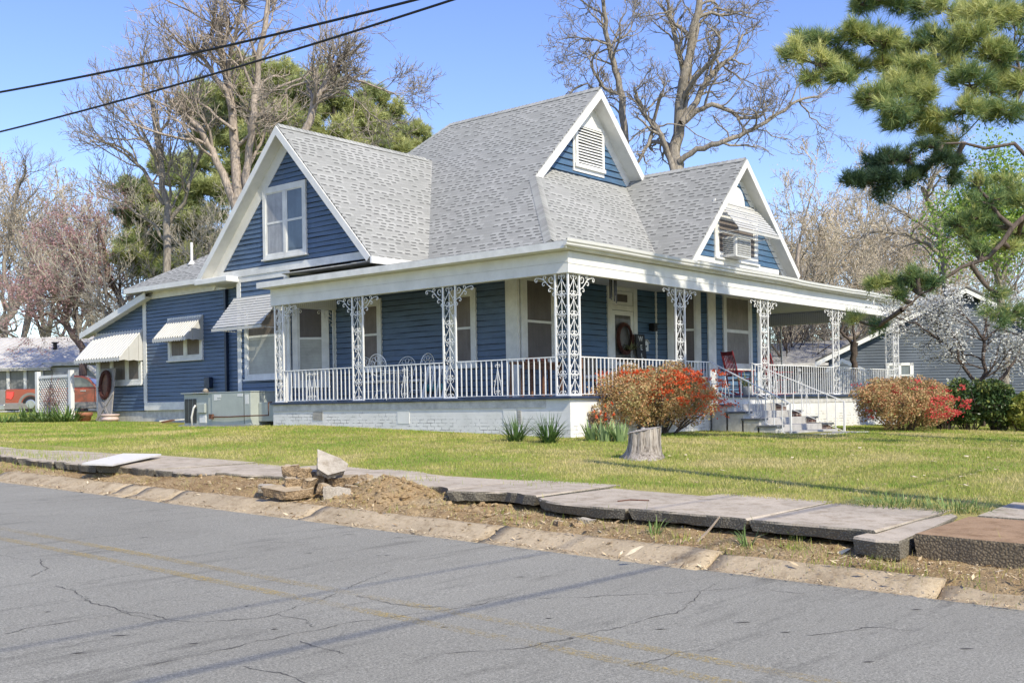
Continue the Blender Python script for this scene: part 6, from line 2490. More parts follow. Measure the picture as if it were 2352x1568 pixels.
class Grower:
    """branching tree: tubes that taper, bend and fork; tips are kept for buds, needles or petals"""
    def __init__(s, seed, min_r=0.008, sides=(7, 5, 4, 3, 3, 3), wig=0.16, up=0.05, spread=(0.45, 0.95), kids=(4, 5, 5, 4, 3), ratio=(0.5, 0.75), taper=0.5, maxl=4, start=0.3, seg=5):
        s.r = random.Random(seed)
        s.__dict__.update(min_r=min_r, sides=sides, wig=wig, up=up, spread=spread, kids=kids, ratio=ratio, taper=taper, maxl=maxl, start=start, seg=seg)
        s.mb = MB()
        s.tips = []
        s.twigs = MB()

    def path(s, p, d, L, lvl):
        r = s.r
        n = s.seg + (2 if lvl == 0 else 0)
        pts = [p.copy()]
        for _ in range(n):
            d = d + Vector((r.gauss(0, 1), r.gauss(0, 1), r.gauss(0, 1))) * s.wig + Vector((0, 0, s.up))
            d.normalize()
            p = p + d * (L / n)
            pts.append(p.copy())
        return pts

    def limb(s, pts, r0, r1, lvl, L=None, kids=None, start=None, cl=None):
        """lay one limb and everything that grows from it"""
        r = s.r
        n = len(pts)
        rad = [r0 + (r1 - r0) * (i / (n - 1)) for i in range(n)]
        (s.mb if lvl < 2 else s.twigs).tube(pts, rad, s.sides[min(lvl, 5)], False)
        if L is None:
            L = sum((b - a).length for a, b in zip(pts, pts[1:]))
        if lvl >= s.maxl:
            s.tips.append((pts[-1], (pts[-1] - pts[-2]).normalized()))
            if n > 3:
                s.tips.append((pts[n // 2], (pts[n // 2] - pts[n // 2 - 1]).normalized()))
            return
        k = s.kids[min(lvl, len(s.kids) - 1)] if kids is None else kids
        st = s.start if start is None else start
        for i in range(k):
            t = st + (1 - st) * (i + r.random()) / k
            f = t * (n - 1)
            j = min(int(f), n - 2)
            p = pts[j].lerp(pts[j + 1], f - j)
            d = (pts[j + 1] - pts[j]).normalized()
            a, b = perp(d)
            ph = r.uniform(0, 6.283)
            sp = r.uniform(*s.spread)
            nd_ = (d * math.cos(sp) + (a * math.cos(ph) + b * math.sin(ph)) * math.sin(sp)).normalized()
            rr = rad[j] * r.uniform(0.35, 0.62)
            rr = max(rr, s.min_r)
            cl_ = (L if cl is None else cl) * r.uniform(*s.ratio) * (1.1 - 0.45 * t)
            s.limb(s.path(p, nd_, cl_, lvl + 1), rr, max(rr * s.taper, s.min_r * 0.6), lvl + 1, cl_)
        # leader carries on
        if lvl > 0:
            d = (pts[-1] - pts[-2]).normalized()
            s.limb(s.path(pts[-1], d, L * 0.35, lvl + 1), r1, max(r1 * 0.5, s.min_r * 0.6), lvl + 1, L * 0.45)


def finish_tree(name, label, cat, base, G, bark, twig=None, group=None):
    t = thing(name, label, cat, tuple(base), group)
    G.mb.build('trunk', bark, t, True)
    if G.twigs.v:
        G.twigs.build('twigs', twig or bark, t, False)
    return t


def px_path(pts, depth, dvar=0.0, seed=0, sub=3):
    """limb read off the photograph, given real depth that wanders along it"""
    r = random.Random(seed)
    out = []
    d = depth
    for i, q in enumerate(pts):
        dd = q[2] if len(q) > 2 else None
        if i:
            d += r.uniform(-dvar, dvar)
        out.append(sight(q[0], q[1], d if dd is None else depth + dd))
    fine = [out[0]]
    for a, b in zip(out, out[1:]):
        for k in range(1, sub + 1):
            q = a.lerp(b, k / sub)
            if k < sub:
                w_ = (b - a).length * 0.035
                q += Vector((r.gauss(0, w_), r.gauss(0, w_), r.gauss(0, w_)))
            fine.append(q)
    return fine


def cards(P, size, tint, jitter=0.5, k=4, flat=0.0):
    """leaf-sized four-cornered faces at the points P"""
    n = len(P)
    a = rng.normal(size=(n, 3))
    a[:, 2] *= (1 - flat)
    a /= np.linalg.norm(a, axis=1)[:, None] + 1e-9
    b = rng.normal(size=(n, 3))
    b[:, 2] *= (1 - flat)
    b -= (a * b).sum(1)[:, None] * a
    b /= np.linalg.norm(b, axis=1)[:, None] + 1e-9
    s = (size * rng.uniform(1 - jitter, 1 + jitter, n))[:, None]
    a, b = a * s, b * s * 0.55
    V = np.stack([P - a, P + b * 0.9 - a * 0.1, P + a, P - b * 0.9 - a * 0.1], 1).reshape(-1, 3)
    return V, np.arange(4 * n).reshape(-1, 4), np.repeat(tint, 4)


def tufts(C, D, L, k, w, tint, cone=0.9):
    """needle tufts: k thin blades fanning out from each centre along its direction"""
    n = len(C)
    C = np.repeat(C, k, 0)
    D = np.repeat(D, k, 0)
    v = D + rng.normal(size=C.shape) * cone * 0.55
    v /= np.linalg.norm(v, axis=1)[:, None] + 1e-9
    l = L * rng.uniform(0.65, 1.1, len(C))[:, None]
    s = rng.normal(size=C.shape)
    s -= (s * v).sum(1)[:, None] * v
    s /= np.linalg.norm(s, axis=1)[:, None] + 1e-9
    s *= w
    V = np.stack([C - s, C + s, C + v * l], 1).reshape(-1, 3)
    T = np.repeat(np.clip(np.repeat(tint, k) + rng.normal(0, 0.06, len(C)), 0, 1), 3)
    return V, np.arange(3 * len(C)).reshape(-1, 3), T


def base_of(px, depth):
    x, y = bearing(px, depth)
    return Vector((x, y, ground_z(x, y)))


# ---- two pollarded bare trees with knuckled heads behind the left gable
G = Grower(21, 0.012, wig=0.2, up=0.06, kids=(9, 6, 4, 4), ratio=(0.45, 0.8), maxl=3, start=0.35)
D1 = 44
b1 = base_of(552, D1)
knots = []
for pts, r0, r1, kd in (([(552, 900), (548, 560), (546, 440), (540, 340), (534, 255), (520, 175), (507, 105), (500, 60)], 0.36, 0.17, 11),
                        ([(560, 560), (568, 440), (572, 340), (584, 260), (592, 190), (598, 110), (612, 35), (618, -20)], 0.25, 0.13, 9),
                        ([(546, 500), (520, 420), (488, 345), (455, 290), (425, 262)], 0.27, 0.13, 9),
                        ([(534, 250), (505, 190), (475, 145), (455, 120)], 0.15, 0.10, 8), ([(520, 175), (530, 120), (545, 60), (560, 10)], 0.13, 0.07, 7), ([(548, 430), (572, 380), (600, 330), (615, 280)], 0.13, 0.07, 6),
                        ([(590, 230), (640, 200), (700, 178), (742, 140), (752, 110)], 0.09, 0.03, 6), ([(540, 300), (480, 250), (410, 215), (330, 195)], 0.10, 0.03, 6)):
    P = px_path(pts, D1, 0.35, kd)
    G.limb(P, r0 * .7, r1 * .7, 0, 5.0, kd, 0.42, 4.2)
    knots.append(P[-1])
t1 = finish_tree('bare_tree', 'tall pale pollarded bare tree with twiggy knuckles behind the left gable', 'tree', b1, G, M['bark_pale'], M['bark_pale'])
kn = []
for p in knots[:6]:
    for _ in range(70):
        d = Vector((rnd.gauss(0, 1), rnd.gauss(0, 1), rnd.gauss(0.6, 1))).normalized()
        kn.append((p + d * 0.1, d))
KB = MB()
for p, d in kn:
    L = rnd.uniform(0.5, 2.0)
    q = p + d * L * 0.5 + Vector((rnd.gauss(0, .12), rnd.gauss(0, .12), rnd.gauss(.05, .1)))
    KB.tube([p, q, q + (d + Vector((0, 0, .4))).normalized() * L * 0.5], [0.02, 0.013, 0.008], 3, False)
KB.build('knuckle_shoots', M['bark_grey'], t1)

G = Grower(22, 0.011, wig=0.22, up=0.05, kids=(10, 6, 5, 4), maxl=3)
for pts, r0, r1, kd in (([(676, 900), (688, 420), (700, 300), (724, 235), (750, 185), (782, 138)], 0.25, 0.14, 16), ([(722, 238), (742, 205), (758, 178), (764, 150)], 0.14, 0.1, 8),
                        ([(760, 180), (700, 190), (660, 205), (640, 250)], 0.08, 0.04, 6), ([(775, 150), (800, 175), (850, 195), (905, 215), (925, 235)], 0.08, 0.02, 7), ([(740, 200), (790, 215), (830, 240), (880, 290)], 0.07, 0.02, 6)):
    G.limb(px_path(pts, 41, 0.3, kd), r0 * .75, r1 * .75, 0, 4.0, kd, 0.5, 3.0)
finish_tree('bare_tree', 'pale bare trunk topped with a bristle of shoots above the wing roof', 'tree', base_of(676, 41), G, M['bark_pale'], M['bark_grey'])

G = Grower(23, 0.011, wig=0.17, up=0.08, kids=(9, 6, 5, 4), maxl=3)
for pts, r0, r1, kd in (([(392, 900), (385, 560), (372, 430), (362, 330), (348, 230), (322, 120)], 0.2, 0.04, 14), ([(378, 470), (330, 390), (280, 340), (215, 318)], 0.10, 0.03, 9), ([(368, 400), (340, 330), (300, 280), (250, 215)], 0.09, 0.02, 8), ([(360, 320), (390, 260), (410, 200), (408, 150)], 0.07, 0.02, 8),
                        ([(384, 520), (430, 440), (450, 380), (470, 330)], 0.1, 0.03, 8), ([(385, 560), (330, 500), (290, 470), (230, 450)], 0.08, 0.02, 8)):
    G.limb(px_path(pts, 47, 0.5, kd), r0, r1, 0, 5.0, kd, 0.25, 3.6)
finish_tree('bare_tree', 'slender grey bare tree left of the pollarded one', 'tree', base_of(392, 47), G, M['bark_grey'], M['bark_grey'])

# ---- redbud beside the shed
G = Grower(24, 0.008, wig=0.24, up=0.035, kids=(7, 5, 4, 3), maxl=3, ratio=(0.5, 0.85))
for pts, r0, r1, kd in (([(196, 960), (192, 802), (168, 772), (150, 742), (158, 690), (172, 640), (165, 580)], 0.20, 0.06, 12), ([(290, 900), (300, 740), (282, 700), (262, 660), (243, 612), (238, 560), (215, 500)], 0.20, 0.05, 12),
                        ([(300, 745), (270, 730), (240, 715), (200, 700), (130, 690), (60, 660)], 0.10, 0.03, 10), ([(243, 612), (210, 580), (160, 560), (95, 560)], 0.08, 0.02, 10), ([(262, 660), (220, 650), (180, 660), (140, 640), (70, 600)], 0.08, 0.02, 10),
                        ([(245, 610), (280, 560), (300, 520), (320, 470)], 0.07, 0.02, 8), ([(150, 742), (110, 720), (80, 730), (30, 700)], 0.07, 0.02, 9), ([(165, 700), (200, 640), (190, 560), (180, 500)], 0.07, 0.02, 8), ([(282, 700), (330, 660), (350, 620)], 0.06, 0.02, 6)):
    G.limb(px_path(pts, 58, 0.5, kd), r0 * 1.15, r1 * 1.15, 0, 5.0, kd, 0.3, 3.0)
t = finish_tree('redbud_tree', 'leaning redbud with a haze of pink buds behind the blue shed', 'tree', base_of(250, 58), G, M['bark_red'], M['bark_grey'])
tp = [q for q, d in G.tips]
P = np.array([tuple(q) for q in tp])
P = np.concatenate([P + rng.normal(0, 0.10, P.shape) for _ in range(4)])
keep = rng.random(len(P)) < 0.85
P = P[keep]
V, Fc, T = cards(P, 0.048, rng.uniform(0, 1, len(P)))
np_mesh('blossom', M['redbud'], V, Fc, t, T)

# ---- big bare tree and its neighbour behind the front gable
G = Grower(31, 0.009, wig=0.26, up=0.03, kids=(8, 5, 4, 3), maxl=3, ratio=(0.45, 0.8))
D2 = 39
for pts, r0, r1, kd, cl in (([(1552, 900), (1553, 400), (1550, 335), (1561, 240), (1572, 172), (1588, 95), (1606, 10), (1612, -60)], 0.40, 0.15, 9, 3.6),
                            ([(1560, 372), (1600, 342), (1650, 330), (1700, 312), (1745, 288), (1785, 262), (1832, 232), (1880, 222)], 0.17, 0.06, 11, 3.0),
                            ([(1566, 285), (1600, 255), (1635, 240), (1668, 252), (1700, 272), (1740, 270), (1752, 262)], 0.16, 0.07, 8, 2.2),
                            ([(1566, 282), (1600, 235), (1622, 190), (1645, 160), (1660, 145)], 0.19, 0.13, 7, 2.2), ([(1650, 158), (1685, 130), (1700, 95), (1715, 70)], 0.10, 0.05, 7, 2.2),
                            ([(1572, 172), (1562, 130), (1548, 75), (1538, 25)], 0.16, 0.12, 7, 2.2), ([(1538, 25), (1500, 35), (1460, 40)], 0.05, 0.02, 5, 1.6),
                            ([(1590, 95), (1610, 50), (1642, 18), (1690, 30), (1740, 45)], 0.09, 0.03, 8, 2.2), ([(1548, 398), (1532, 350), (1518, 310), (1500, 282), (1478, 262), (1462, 225), (1458, 200)], 0.19, 0.08, 10, 2.4),
                            ([(1505, 285), (1490, 330), (1470, 365), (1455, 385)], 0.11, 0.07, 5, 1.6), ([(1500, 282), (1512, 240), (1520, 215)], 0.11, 0.05, 5, 1.6), ([(1512, 290), (1545, 285), (1575, 290), (1600, 310), (1650, 330)], 0.05, 0.02, 6, 1.8),
                            ([(1480, 262), (1505, 232), (1540, 205), (1570, 195)], 0.06, 0.03, 6, 1.6), ([(1572, 210), (1600, 165), (1635, 140)], 0.07, 0.04, 5, 1.6), ([(1760, 280), (1750, 240), (1780, 215)], 0.05, 0.02, 5, 1.8), ([(1835, 232), (1860, 270), (1900, 300)], 0.05, 0.02, 5, 1.8), ([(1652, 150), (1630, 110), (1625, 90)], 0.08, 0.05, 5, 1.2),
                            ([(1660, 150), (1700, 180), (1760, 205)], 0.05, 0.02, 6, 2.0)):
    G.limb(px_path(pts, D2, 0.35, int(pts[0][0]) + kd), r0 * .66, r1 * .66, 0, cl, kd, 0.25, cl)
finish_tree('bare_tree', 'big bare tree with crooked limbs rising behind the two front gables', 'tree', base_of(1552, D2), G, M['bark_grey'], M['bark_grey'])
G = Grower(32, 0.009, wig=0.24, up=0.04, kids=(8, 5, 4, 3), maxl=3)
for pts, r0, r1, kd, cl in (([(1440, 900), (1436, 330), (1430, 225), (1412, 160), (1400, 110), (1390, 70), (1386, 10), (1380, -40)], 0.24, 0.09, 10, 3.2), ([(1402, 105), (1370, 92), (1335, 88), (1300, 112)], 0.07, 0.02, 8, 2.2),
                            ([(1400, 112), (1360, 128), (1320, 150)], 0.06, 0.02, 7, 2.0), ([(1410, 98), (1440, 80), (1452, 55), (1470, 20)], 0.07, 0.02, 8, 2.2), ([(1392, 60), (1360, 35), (1350, 20)], 0.06, 0.02, 6, 1.8), ([(1432, 240), (1405, 225), (1380, 230)], 0.05, 0.02, 6, 1.8), ([(1434, 270), (1400, 240), (1385, 255)], 0.06, 0.03, 5, 1.5),
                            ([(1395, 250), (1372, 215), (1350, 192), (1320, 205), (1300, 230)], 0.07, 0.03, 8, 1.4), ([(1376, 215), (1378, 195), (1382, 185)], 0.06, 0.05, 5, .9), ([(1410, 120), (1436, 112), (1450, 135)], 0.05, 0.02, 6, 1.6)):
    G.limb(px_path(pts, 42, 0.35, int(pts[0][1]) + kd), r0 * .7, r1 * .7, 0, cl, kd, 0.3, cl)
finish_tree('bare_tree', 'upright bare tree just left of the big crooked one', 'tree', base_of(1440, 42), G, M['bark_grey'], M['bark_grey'])

# ---- generic woodland trees, several kinds, copied about
def wood_tree(seed, H, bark, twig, name, label, buds=None, stems=1, spread=0.5, maxl=4, kids=(9, 6, 5, 4)):
    G = Grower(seed, 0.016, wig=0.17, up=0.07, kids=kids, maxl=maxl, ratio=(0.42, 0.72), sides=(6, 4, 3, 3, 3, 3))
    r = random.Random(seed)
    for k in range(stems):
        a = r.uniform(0, 6.283)
        d = Vector((math.cos(a) * spread * r.uniform(.4, 1), math.sin(a) * spread * r.uniform(.4, 1), 1)).normalized() if stems > 1 else Vector((r.gauss(0, .05), r.gauss(0, .05), 1))
        G.limb(G.path(Vector((0.1 * k, 0, -0.2)), d, H * r.uniform(.75, 1), 0), 0.02 * H * (1 if stems == 1 else .6), 0.003 * H, 0, H * 0.62)
    t = finish_tree(name, label, 'tree', (0, 0, 0), G, bark, twig)
    if buds:
        P = np.array([tuple(q) for q, d in G.tips])
        P = np.concatenate([P + rng.normal(0, 0.16, P.shape) for _ in range(buds[2])])
        V, Fc, T = cards(P, buds[1], rng.uniform(0, 1, len(P)))
        np_mesh('buds', buds[0], V, Fc, t, T)
    return t


def plant_tree(proto, first, px, depth, s, rz, label, group):
    x, y = bearing(px, depth)
    o = proto if first else dup(proto)
    o.location = (x, y, ground_z(min(x, 30), min(y, 45)) - 0.1)
    o.rotation_euler = (0, 0, rz)
    o.scale = (s, s, s)
    o['label'] = label
    o['group'] = group
    return o


WT = wood_tree(41, 11, M['bark_grey'], M['bark_tan'], 'bare_tree', 'tan bare tree', (M['bud'], 0.032, 1), 3, 0.55, 4, (7, 5, 4, 3))
WG = wood_tree(42, 12, M['bark_grey'], M['bark_twig'], 'bare_tree', 'grey bare tree', None, 1, 0.5, 4, (8, 5, 4, 3))
WO = wood_tree(43, 12, M['bark_grey'], M['bark_tan'], 'budding_tree', 'rusty budding tree', (M['bud'], 0.055, 2), 2, 0.35, 4, (8, 5, 4, 3))
WV = wood_tree(44, 9, M['bark_dark'], M['bark_grey'], 'bare_tree', 'dark many stemmed bare tree', None, 6, 0.7, 3)
GR = 'bare trees in the woods behind the houses'
tan = 'tan bare tree in the woods to the right of the blue house'
for i, (px, d, s, rz) in enumerate(((1830, 70, 1.30, 0.4), (1930, 78, 1.45, 1.9), (2010, 72, 1.25, 3.0), (2090, 84, 1.5, 4.4), (2180, 75, 1.2, 5.2), (1780, 88, 1.45, 2.4), (2260, 88, 1.4, 0.9), (1990, 98, 1.5, 3.8), (2120, 100, 1.5, 2.2), (1880, 60, 0.85, 5.6), (2060, 62, 0.8, 1.2))):
    plant_tree(WT, i == 0, px, d, s, rz, tan, GR)
gl = 'grey bare tree in the woods beyond the neighbouring white roof'
for i, (px, d, s, rz) in enumerate(((30, 80, 1.5, 0.3), (120, 84, 1.4, 2.0), (200, 78, 1.25, 4.0), (290, 66, 1.05, 5.0), (-60, 82, 1.5, 1.1), (250, 90, 1.5, 3.0), (90, 92, 1.5, 0.6), (350, 80, 1.2, 2.6), (300, 55, 0.85, 2.9), (400, 56, 0.95, 0.9), (470, 54, 0.9, 4.9), (520, 52, 0.8, 1.7), (160, 80, 1.3, 5.5))):
    plant_tree(WG, i == 0, px, d, s, rz, gl, GR)
ol = 'rusty budding tree at the left edge, tallest above the white roof'
for i, (px, d, s, rz) in enumerate(((60, 84, 1.45, 0.2), (-30, 80, 1.5, 2.2))):
    plant_tree(WO, i == 0, px, d, s, rz, 'rusty budding tree rising over the woods at the left edge', 'rusty budding trees at the left')
plant_tree(WV, True, 1850, 56, 0.95, 0.5, 'dark many stemmed bare tree right of the small front gable', None or 'dark many stemmed trees')
plant_tree(WV, False, 430, 54, 0.85, 2.2, 'dark many stemmed bare tree tangled before the pines at the left', 'dark many stemmed trees')
plant_tree(WV, False, 320, 52, 0.72, 4.2, 'dark many stemmed bare tree behind the shed roof', 'dark many stemmed trees')
plant_tree(WV, False, 500, 50, 0.8, 5.2, 'dark many stemmed bare tree against the left barge board', 'dark many stemmed trees')
plant_tree(WV, False, 1960, 66, 0.9, 1.2, 'dark many stemmed bare tree above the porch roof end', 'dark many stemmed trees')

# big leaning limb at the far left and the spreading tree right of the porch
G = Grower(51, 0.012, wig=0.2, up=0.05, kids=(7, 6, 5, 4), maxl=3)
for pts, r0, r1, kd in (([(-60, 900), (-40, 800), (0, 755), (25, 725), (48, 690), (60, 620), (40, 540)], 0.24, 0.08, 9), ([(30, 720), (10, 640), (20, 540), (35, 450), (60, 380)], 0.13, 0.04, 12), ([(45, 690), (90, 650), (130, 600), (120, 520)], 0.1, 0.03, 8)):
    G.limb(px_path(pts, 76, 0.6, kd), r0 * 1.4, r1 * 1.4, 0, 7, kd, 0.3, 5)
finish_tree('bare_tree', 'thick mossy limbed bare tree leaning in at the left edge over the white roof', 'tree', base_of(-60, 76), G, M['bark_grey'], M['bark_grey'])
G = Grower(52, 0.011, wig=0.22, up=0.02, kids=(8, 6, 5, 4), maxl=3)
for pts, r0, r1, kd in (([(2190, 900), (2180, 680), (2172, 610), (2160, 540), (2140, 480), (2118, 430)], 0.26, 0.09, 9), ([(2170, 600), (2130, 560), (2080, 535), (2020, 530), (1960, 560)], 0.11, 0.03, 10), ([(2160, 545), (2110, 510), (2060, 480), (2000, 450)], 0.09, 0.03, 9), ([(2172, 620), (2120, 640), (2060, 650), (1990, 640)], 0.08, 0.03, 9), ([(2165, 560), (2220, 520), (2270, 480)], 0.09, 0.03, 8), ([(2130, 450), (2150, 400), (2190, 360)], 0.08, 0.02, 8)):
    G.limb(px_path(pts, 52, 0.6, kd), r0, r1, 0, 4.5, kd, 0.25, 3.0)
finish_tree('bare_tree', 'brown spreading bare tree rising behind the navy house', 'tree', base_of(2190, 52), G, M['bark_grey'], M['bark_tan'])

# ---- pines behind the wing
def pine(name, label, base_px, depth, trunk, masses, seed, m, tuftL=0.30, n_t=900, k=9, r0=0.25, w=0.011, group=None, tintshift=0.0):
    """masses: (px, py, radius px, depth offset) foliage clumps carried by boughs from the trunk"""
    r = random.Random(seed)
    G = Grower(seed, 0.012, wig=0.12, up=0.02, kids=(4, 4, 3), maxl=2, ratio=(0.4, 0.7), sides=(7, 5, 4, 3))
    tp_ = px_path(trunk, depth, 0.15, seed)
    G.mb.tube(tp_, [r0 * (1 - 0.75 * i / (len(tp_) - 1)) for i in range(len(tp_))], 7, False)
    C, Dd, T = [], [], []
    cen = [(sight(px, py, depth + do), rad * (depth + do) / FPX) for px, py, rad, do in masses]
    dist = lambda c: min((q - c).length for q in tp_)
    cen.sort(key=lambda k: dist(k[0]))
    nodes = [(q, 0.055, None) for q in tp_]
    for c, R in cen:
        near, nr, _ = min(nodes, key=lambda q: (q[0] - c).length + 0.8 * max(0, q[0].z - c.z - 0.3) + (0.25 if q[2] else 0))
        L_ = (c - near).length
        mid_ = near.lerp(c, 0.5) + Vector((r.gauss(0, .06), r.gauss(0, .06), -0.07)) * L_
        bp = [near, near.lerp(mid_, .5), mid_, mid_.lerp(c, .5) + Vector((0, 0, -.02 * L_)), c]
        q1 = max(0.012, nr * 0.62)
        G.mb.tube(bp, [nr, nr * .92, nr * .84, nr * .74, q1], 5, False)
        nodes += [(mid_, nr * .8, c), (c, q1, c)]
        shoots = max(10, int(26 * R))
        sub = []
        for _ in range(shoots):
            v = Vector((r.gauss(0, 1), r.gauss(0, 1), r.gauss(0.1, 0.55))).normalized() * R * r.uniform(0.55, 1.0)
            v.z *= 0.8
            st = bp[-1].lerp(bp[-2], r.random())
            e = c + v
            G.twigs.tube([st, st.lerp(e, .5) + Vector((0, 0, -.05 * R)), e], [0.022, 0.015, 0.008], 3, False)
            sub.append((st, e))
        dens = int(n_t * (R ** 1.6) / 2.2) + 40
        tint0 = r.uniform(0.25, 0.75)
        for _ in range(dens):
            st, e = r.choice(sub)
            f = 1 - abs(r.gauss(0, 0.30))
            if f < 0.15:
                continue
            q = st.lerp(e, f) + Vector((r.gauss(0, .07), r.gauss(0, .07), r.gauss(0, .06))) * (0.6 + R)
            d = ((e - st).normalized() * 0.9 + Vector((0, 0, 0.45)) + Vector((r.gauss(0, .5), r.gauss(0, .5), r.gauss(0, .5)))).normalized()
            C.append(tuple(q))
            Dd.append(tuple(d))
            T.append(min(1, max(0, tint0 + tintshift + r.gauss(0, .16) + 0.40 * (e.z - c.z) / max(R, .1))))  # clump tops tinted lighter and lower tufts darker, light put into the tint
    b = base_of(base_px, depth)
    t = finish_tree(name, label, 'tree', b, G, M['bark_pine'], M['bark_pine'], group)
    V, Fc, TT = tufts(np.array(C), np.array(Dd), tuftL, k, w, np.array(T))
    np_mesh('needles', m, V, Fc, t, TT)
    return t


gp1 = 'pines behind the left wing'
pine('pine_tree', 'tall pine behind the pollarded tree, left of the wing ridge', 560, 62, [(566, 900), (566, 400), (572, 260), (580, 150)],
     [(575, 195, 60, 0), (530, 215, 55, -1), (625, 215, 60, 1), (500, 260, 60, 0), (560, 265, 70, 1.5), (640, 270, 65, -1), (590, 320, 65, -1), (510, 330, 60, 1), (480, 215, 40, 1), (455, 265, 45, 0), (560, 150, 40, 0), (660, 230, 55, 1), (690, 200, 45, -1), (430, 240, 36, 1), (640, 330, 50, 1), (660, 170, 45, 1), (610, 165, 40, 0), (540, 390, 60, 0), (470, 320, 45, 1), (450, 380, 50, 0), (600, 380, 50, 1)], 61, M['needle_far'], 0.46, 900, 8, 0.3, 0.02, gp1)
pine('pine_tree', 'broad pine over the middle of the wing ridge', 770, 64, [(770, 900), (770, 420), (768, 300), (760, 180)],
     [(735, 215, 60, 0), (780, 245, 65, 1), (700, 250, 55, -1), (690, 310, 60, 1), (760, 310, 65, -1), (820, 290, 55, 1), (650, 340, 50, 0), (810, 350, 50, -1), (745, 180, 40, 0), (720, 350, 55, 2), (860, 340, 40, 0)], 62, M['needle_far'], 0.46, 900, 8, 0.3, 0.02, gp1)
pine('pine_tree', 'pine with a tufted top nearest the valley of the roofs', 880, 66, [(878, 900), (876, 420), (868, 320), (862, 215)],
     [(860, 225, 45, 0), (890, 262, 50, 1), (838, 262, 45, -1), (870, 310, 50, 0), (910, 310, 40, 1), (835, 320, 45, 1), (955, 320, 48, 0), (985, 345, 38, 1), (925, 345, 45, -1), (960, 300, 30, 0)], 63, M['needle_far'], 0.46, 900, 8, 0.26, 0.02, gp1)
pine('pine_tree', 'low dark green pine left of the pollarded trunk above the shed roof', 360, 58, [(352, 900), (352, 650), (348, 520), (350, 420)],
     [(345, 470, 55, 0), (310, 500, 50, 1), (390, 500, 55, -1), (330, 560, 60, 0), (400, 560, 55, 1), (300, 590, 45, -1), (370, 620, 55, 0), (430, 470, 45, 0), (450, 540, 45, 1), (420, 420, 40, 0), (480, 500, 40, 0), (310, 440, 45, 0), (440, 600, 55, 0), (490, 560, 50, 1), (470, 440, 50, 0), (380, 380, 45, 1), (340, 620, 50, 0), (510, 440, 45, 0)], 64, M['needle_far'], 0.46, 1300, 8, 0.22, 0.02, gp1, -0.12)

# ---- the near pine reaching in from the right
K = lambda x, y: (1693 + 0.5998 * x, 0.5998 * y)
ms = []
for x, y, r_, do in ((215, 205, 62, 0.3), (265, 160, 58, 0.8), (330, 150, 52, 0.4), (300, 240, 60, 0), (360, 230, 60, .6), (440, 130, 66, .2), (500, 150, 66, .9), (560, 160, 62, .3), (400, 300, 52, 0), (280, 310, 40, 0.2), (450, 260, 50, 1), (600, 240, 60, 1.3),
                    (520, 380, 66, -.6), (580, 350, 66, -.4), (640, 320, 76, -.2), (600, 420, 60, -1), (700, 370, 66, -.6), (690, 270, 80, 0), (760, 260, 86, .3), (740, 160, 70, .8), (830, 200, 86, .5), (900, 130, 90, .2), (960, 60, 92, .4), (1040, 40, 90, .8), (840, 60, 62, 1.2),
                    (880, 300, 76, -.3), (950, 340, 76, .3), (1040, 310, 82, .9), (860, 430, 66, -.5), (950, 430, 66, 0), (1030, 440, 60, -.2), (1060, 180, 92, .6), (980, 210, 80, .2), (760, 440, 62, -.2), (680, 450, 56, 0), (740, 500, 50, .4), (1100, 330, 70, .2), (660, 180, 58, 1), (480, 20, 40, 1.4), (540, 0, 40, 1.6), (620, 10, 40, 1.2), (700, 30, 46, 1.4), (500, -40, 50, 1), (600, -50, 50, 1),
                    (780, 20, 50, .8), (900, 20, 60, 1.5), (620, 480, 40, .2), (800, 560, 40, .6), (560, 250, 36, 1.0)):
    px, py = K(x, y)
    ms.append((px, py, r_ * 0.6, do))
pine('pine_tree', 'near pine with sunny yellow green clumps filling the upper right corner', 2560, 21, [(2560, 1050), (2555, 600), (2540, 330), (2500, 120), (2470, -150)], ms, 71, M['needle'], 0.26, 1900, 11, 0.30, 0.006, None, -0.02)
ms = []
for x, y, r_, do in ((440, 690, 42, 0), (500, 690, 46, .3), (570, 680, 46, 0), (520, 620, 46, .5), (590, 610, 50, .2), (650, 610, 46, .6), (640, 690, 46, .2), (720, 660, 40, .4), (780, 610, 36, 0), (830, 620, 32, .3), (560, 740, 34, .2), (730, 560, 30, 0), (820, 690, 26, .3)):
    px, py = K(x, y)
    ms.append((px, py, r_ * 0.6, do))
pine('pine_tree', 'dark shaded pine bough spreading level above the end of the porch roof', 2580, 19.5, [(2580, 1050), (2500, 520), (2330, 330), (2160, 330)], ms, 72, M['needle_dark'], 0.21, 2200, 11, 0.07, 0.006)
ms = []
for x, y, r_, do in ((960, 760, 80, 0), (1040, 720, 80, .4), (1090, 780, 70, .2), (900, 830, 60, 0), (960, 860, 60, .3), (920, 700, 40, .2), (870, 900, 50, .3), (840, 860, 40, 0), (580, 1080, 50, .6), (650, 1070, 52, .4), (700, 1100, 44, .3), (520, 1090, 36, .5), (690, 1050, 40, 0), (620, 1130, 34, .2), (760, 1080, 36, 0), (1000, 1210, 66, -.4), (1060, 1200, 60, -.2), (1000, 1130, 40, 0), (930, 960, 40, 0), (1080, 900, 60, .4), (1040, 950, 40, .2), (540, 1250, 34, 1.0), (450, 1220, 28, 1.2)):
    px, py = K(x, y)
    ms.append((px, py, r_ * 0.6, do))
pine('pine_tree', 'long pine bough curving down behind the gutter end with pale green brushes', 2600, 20.5, [(2620, 1050), (2440, 450), (2352, 498), (2270, 590), (2210, 612), (2137, 666), (2072, 712)], ms, 73, M['needle'], 0.22, 800, 10, 0.07, 0.006, None, -0.12)

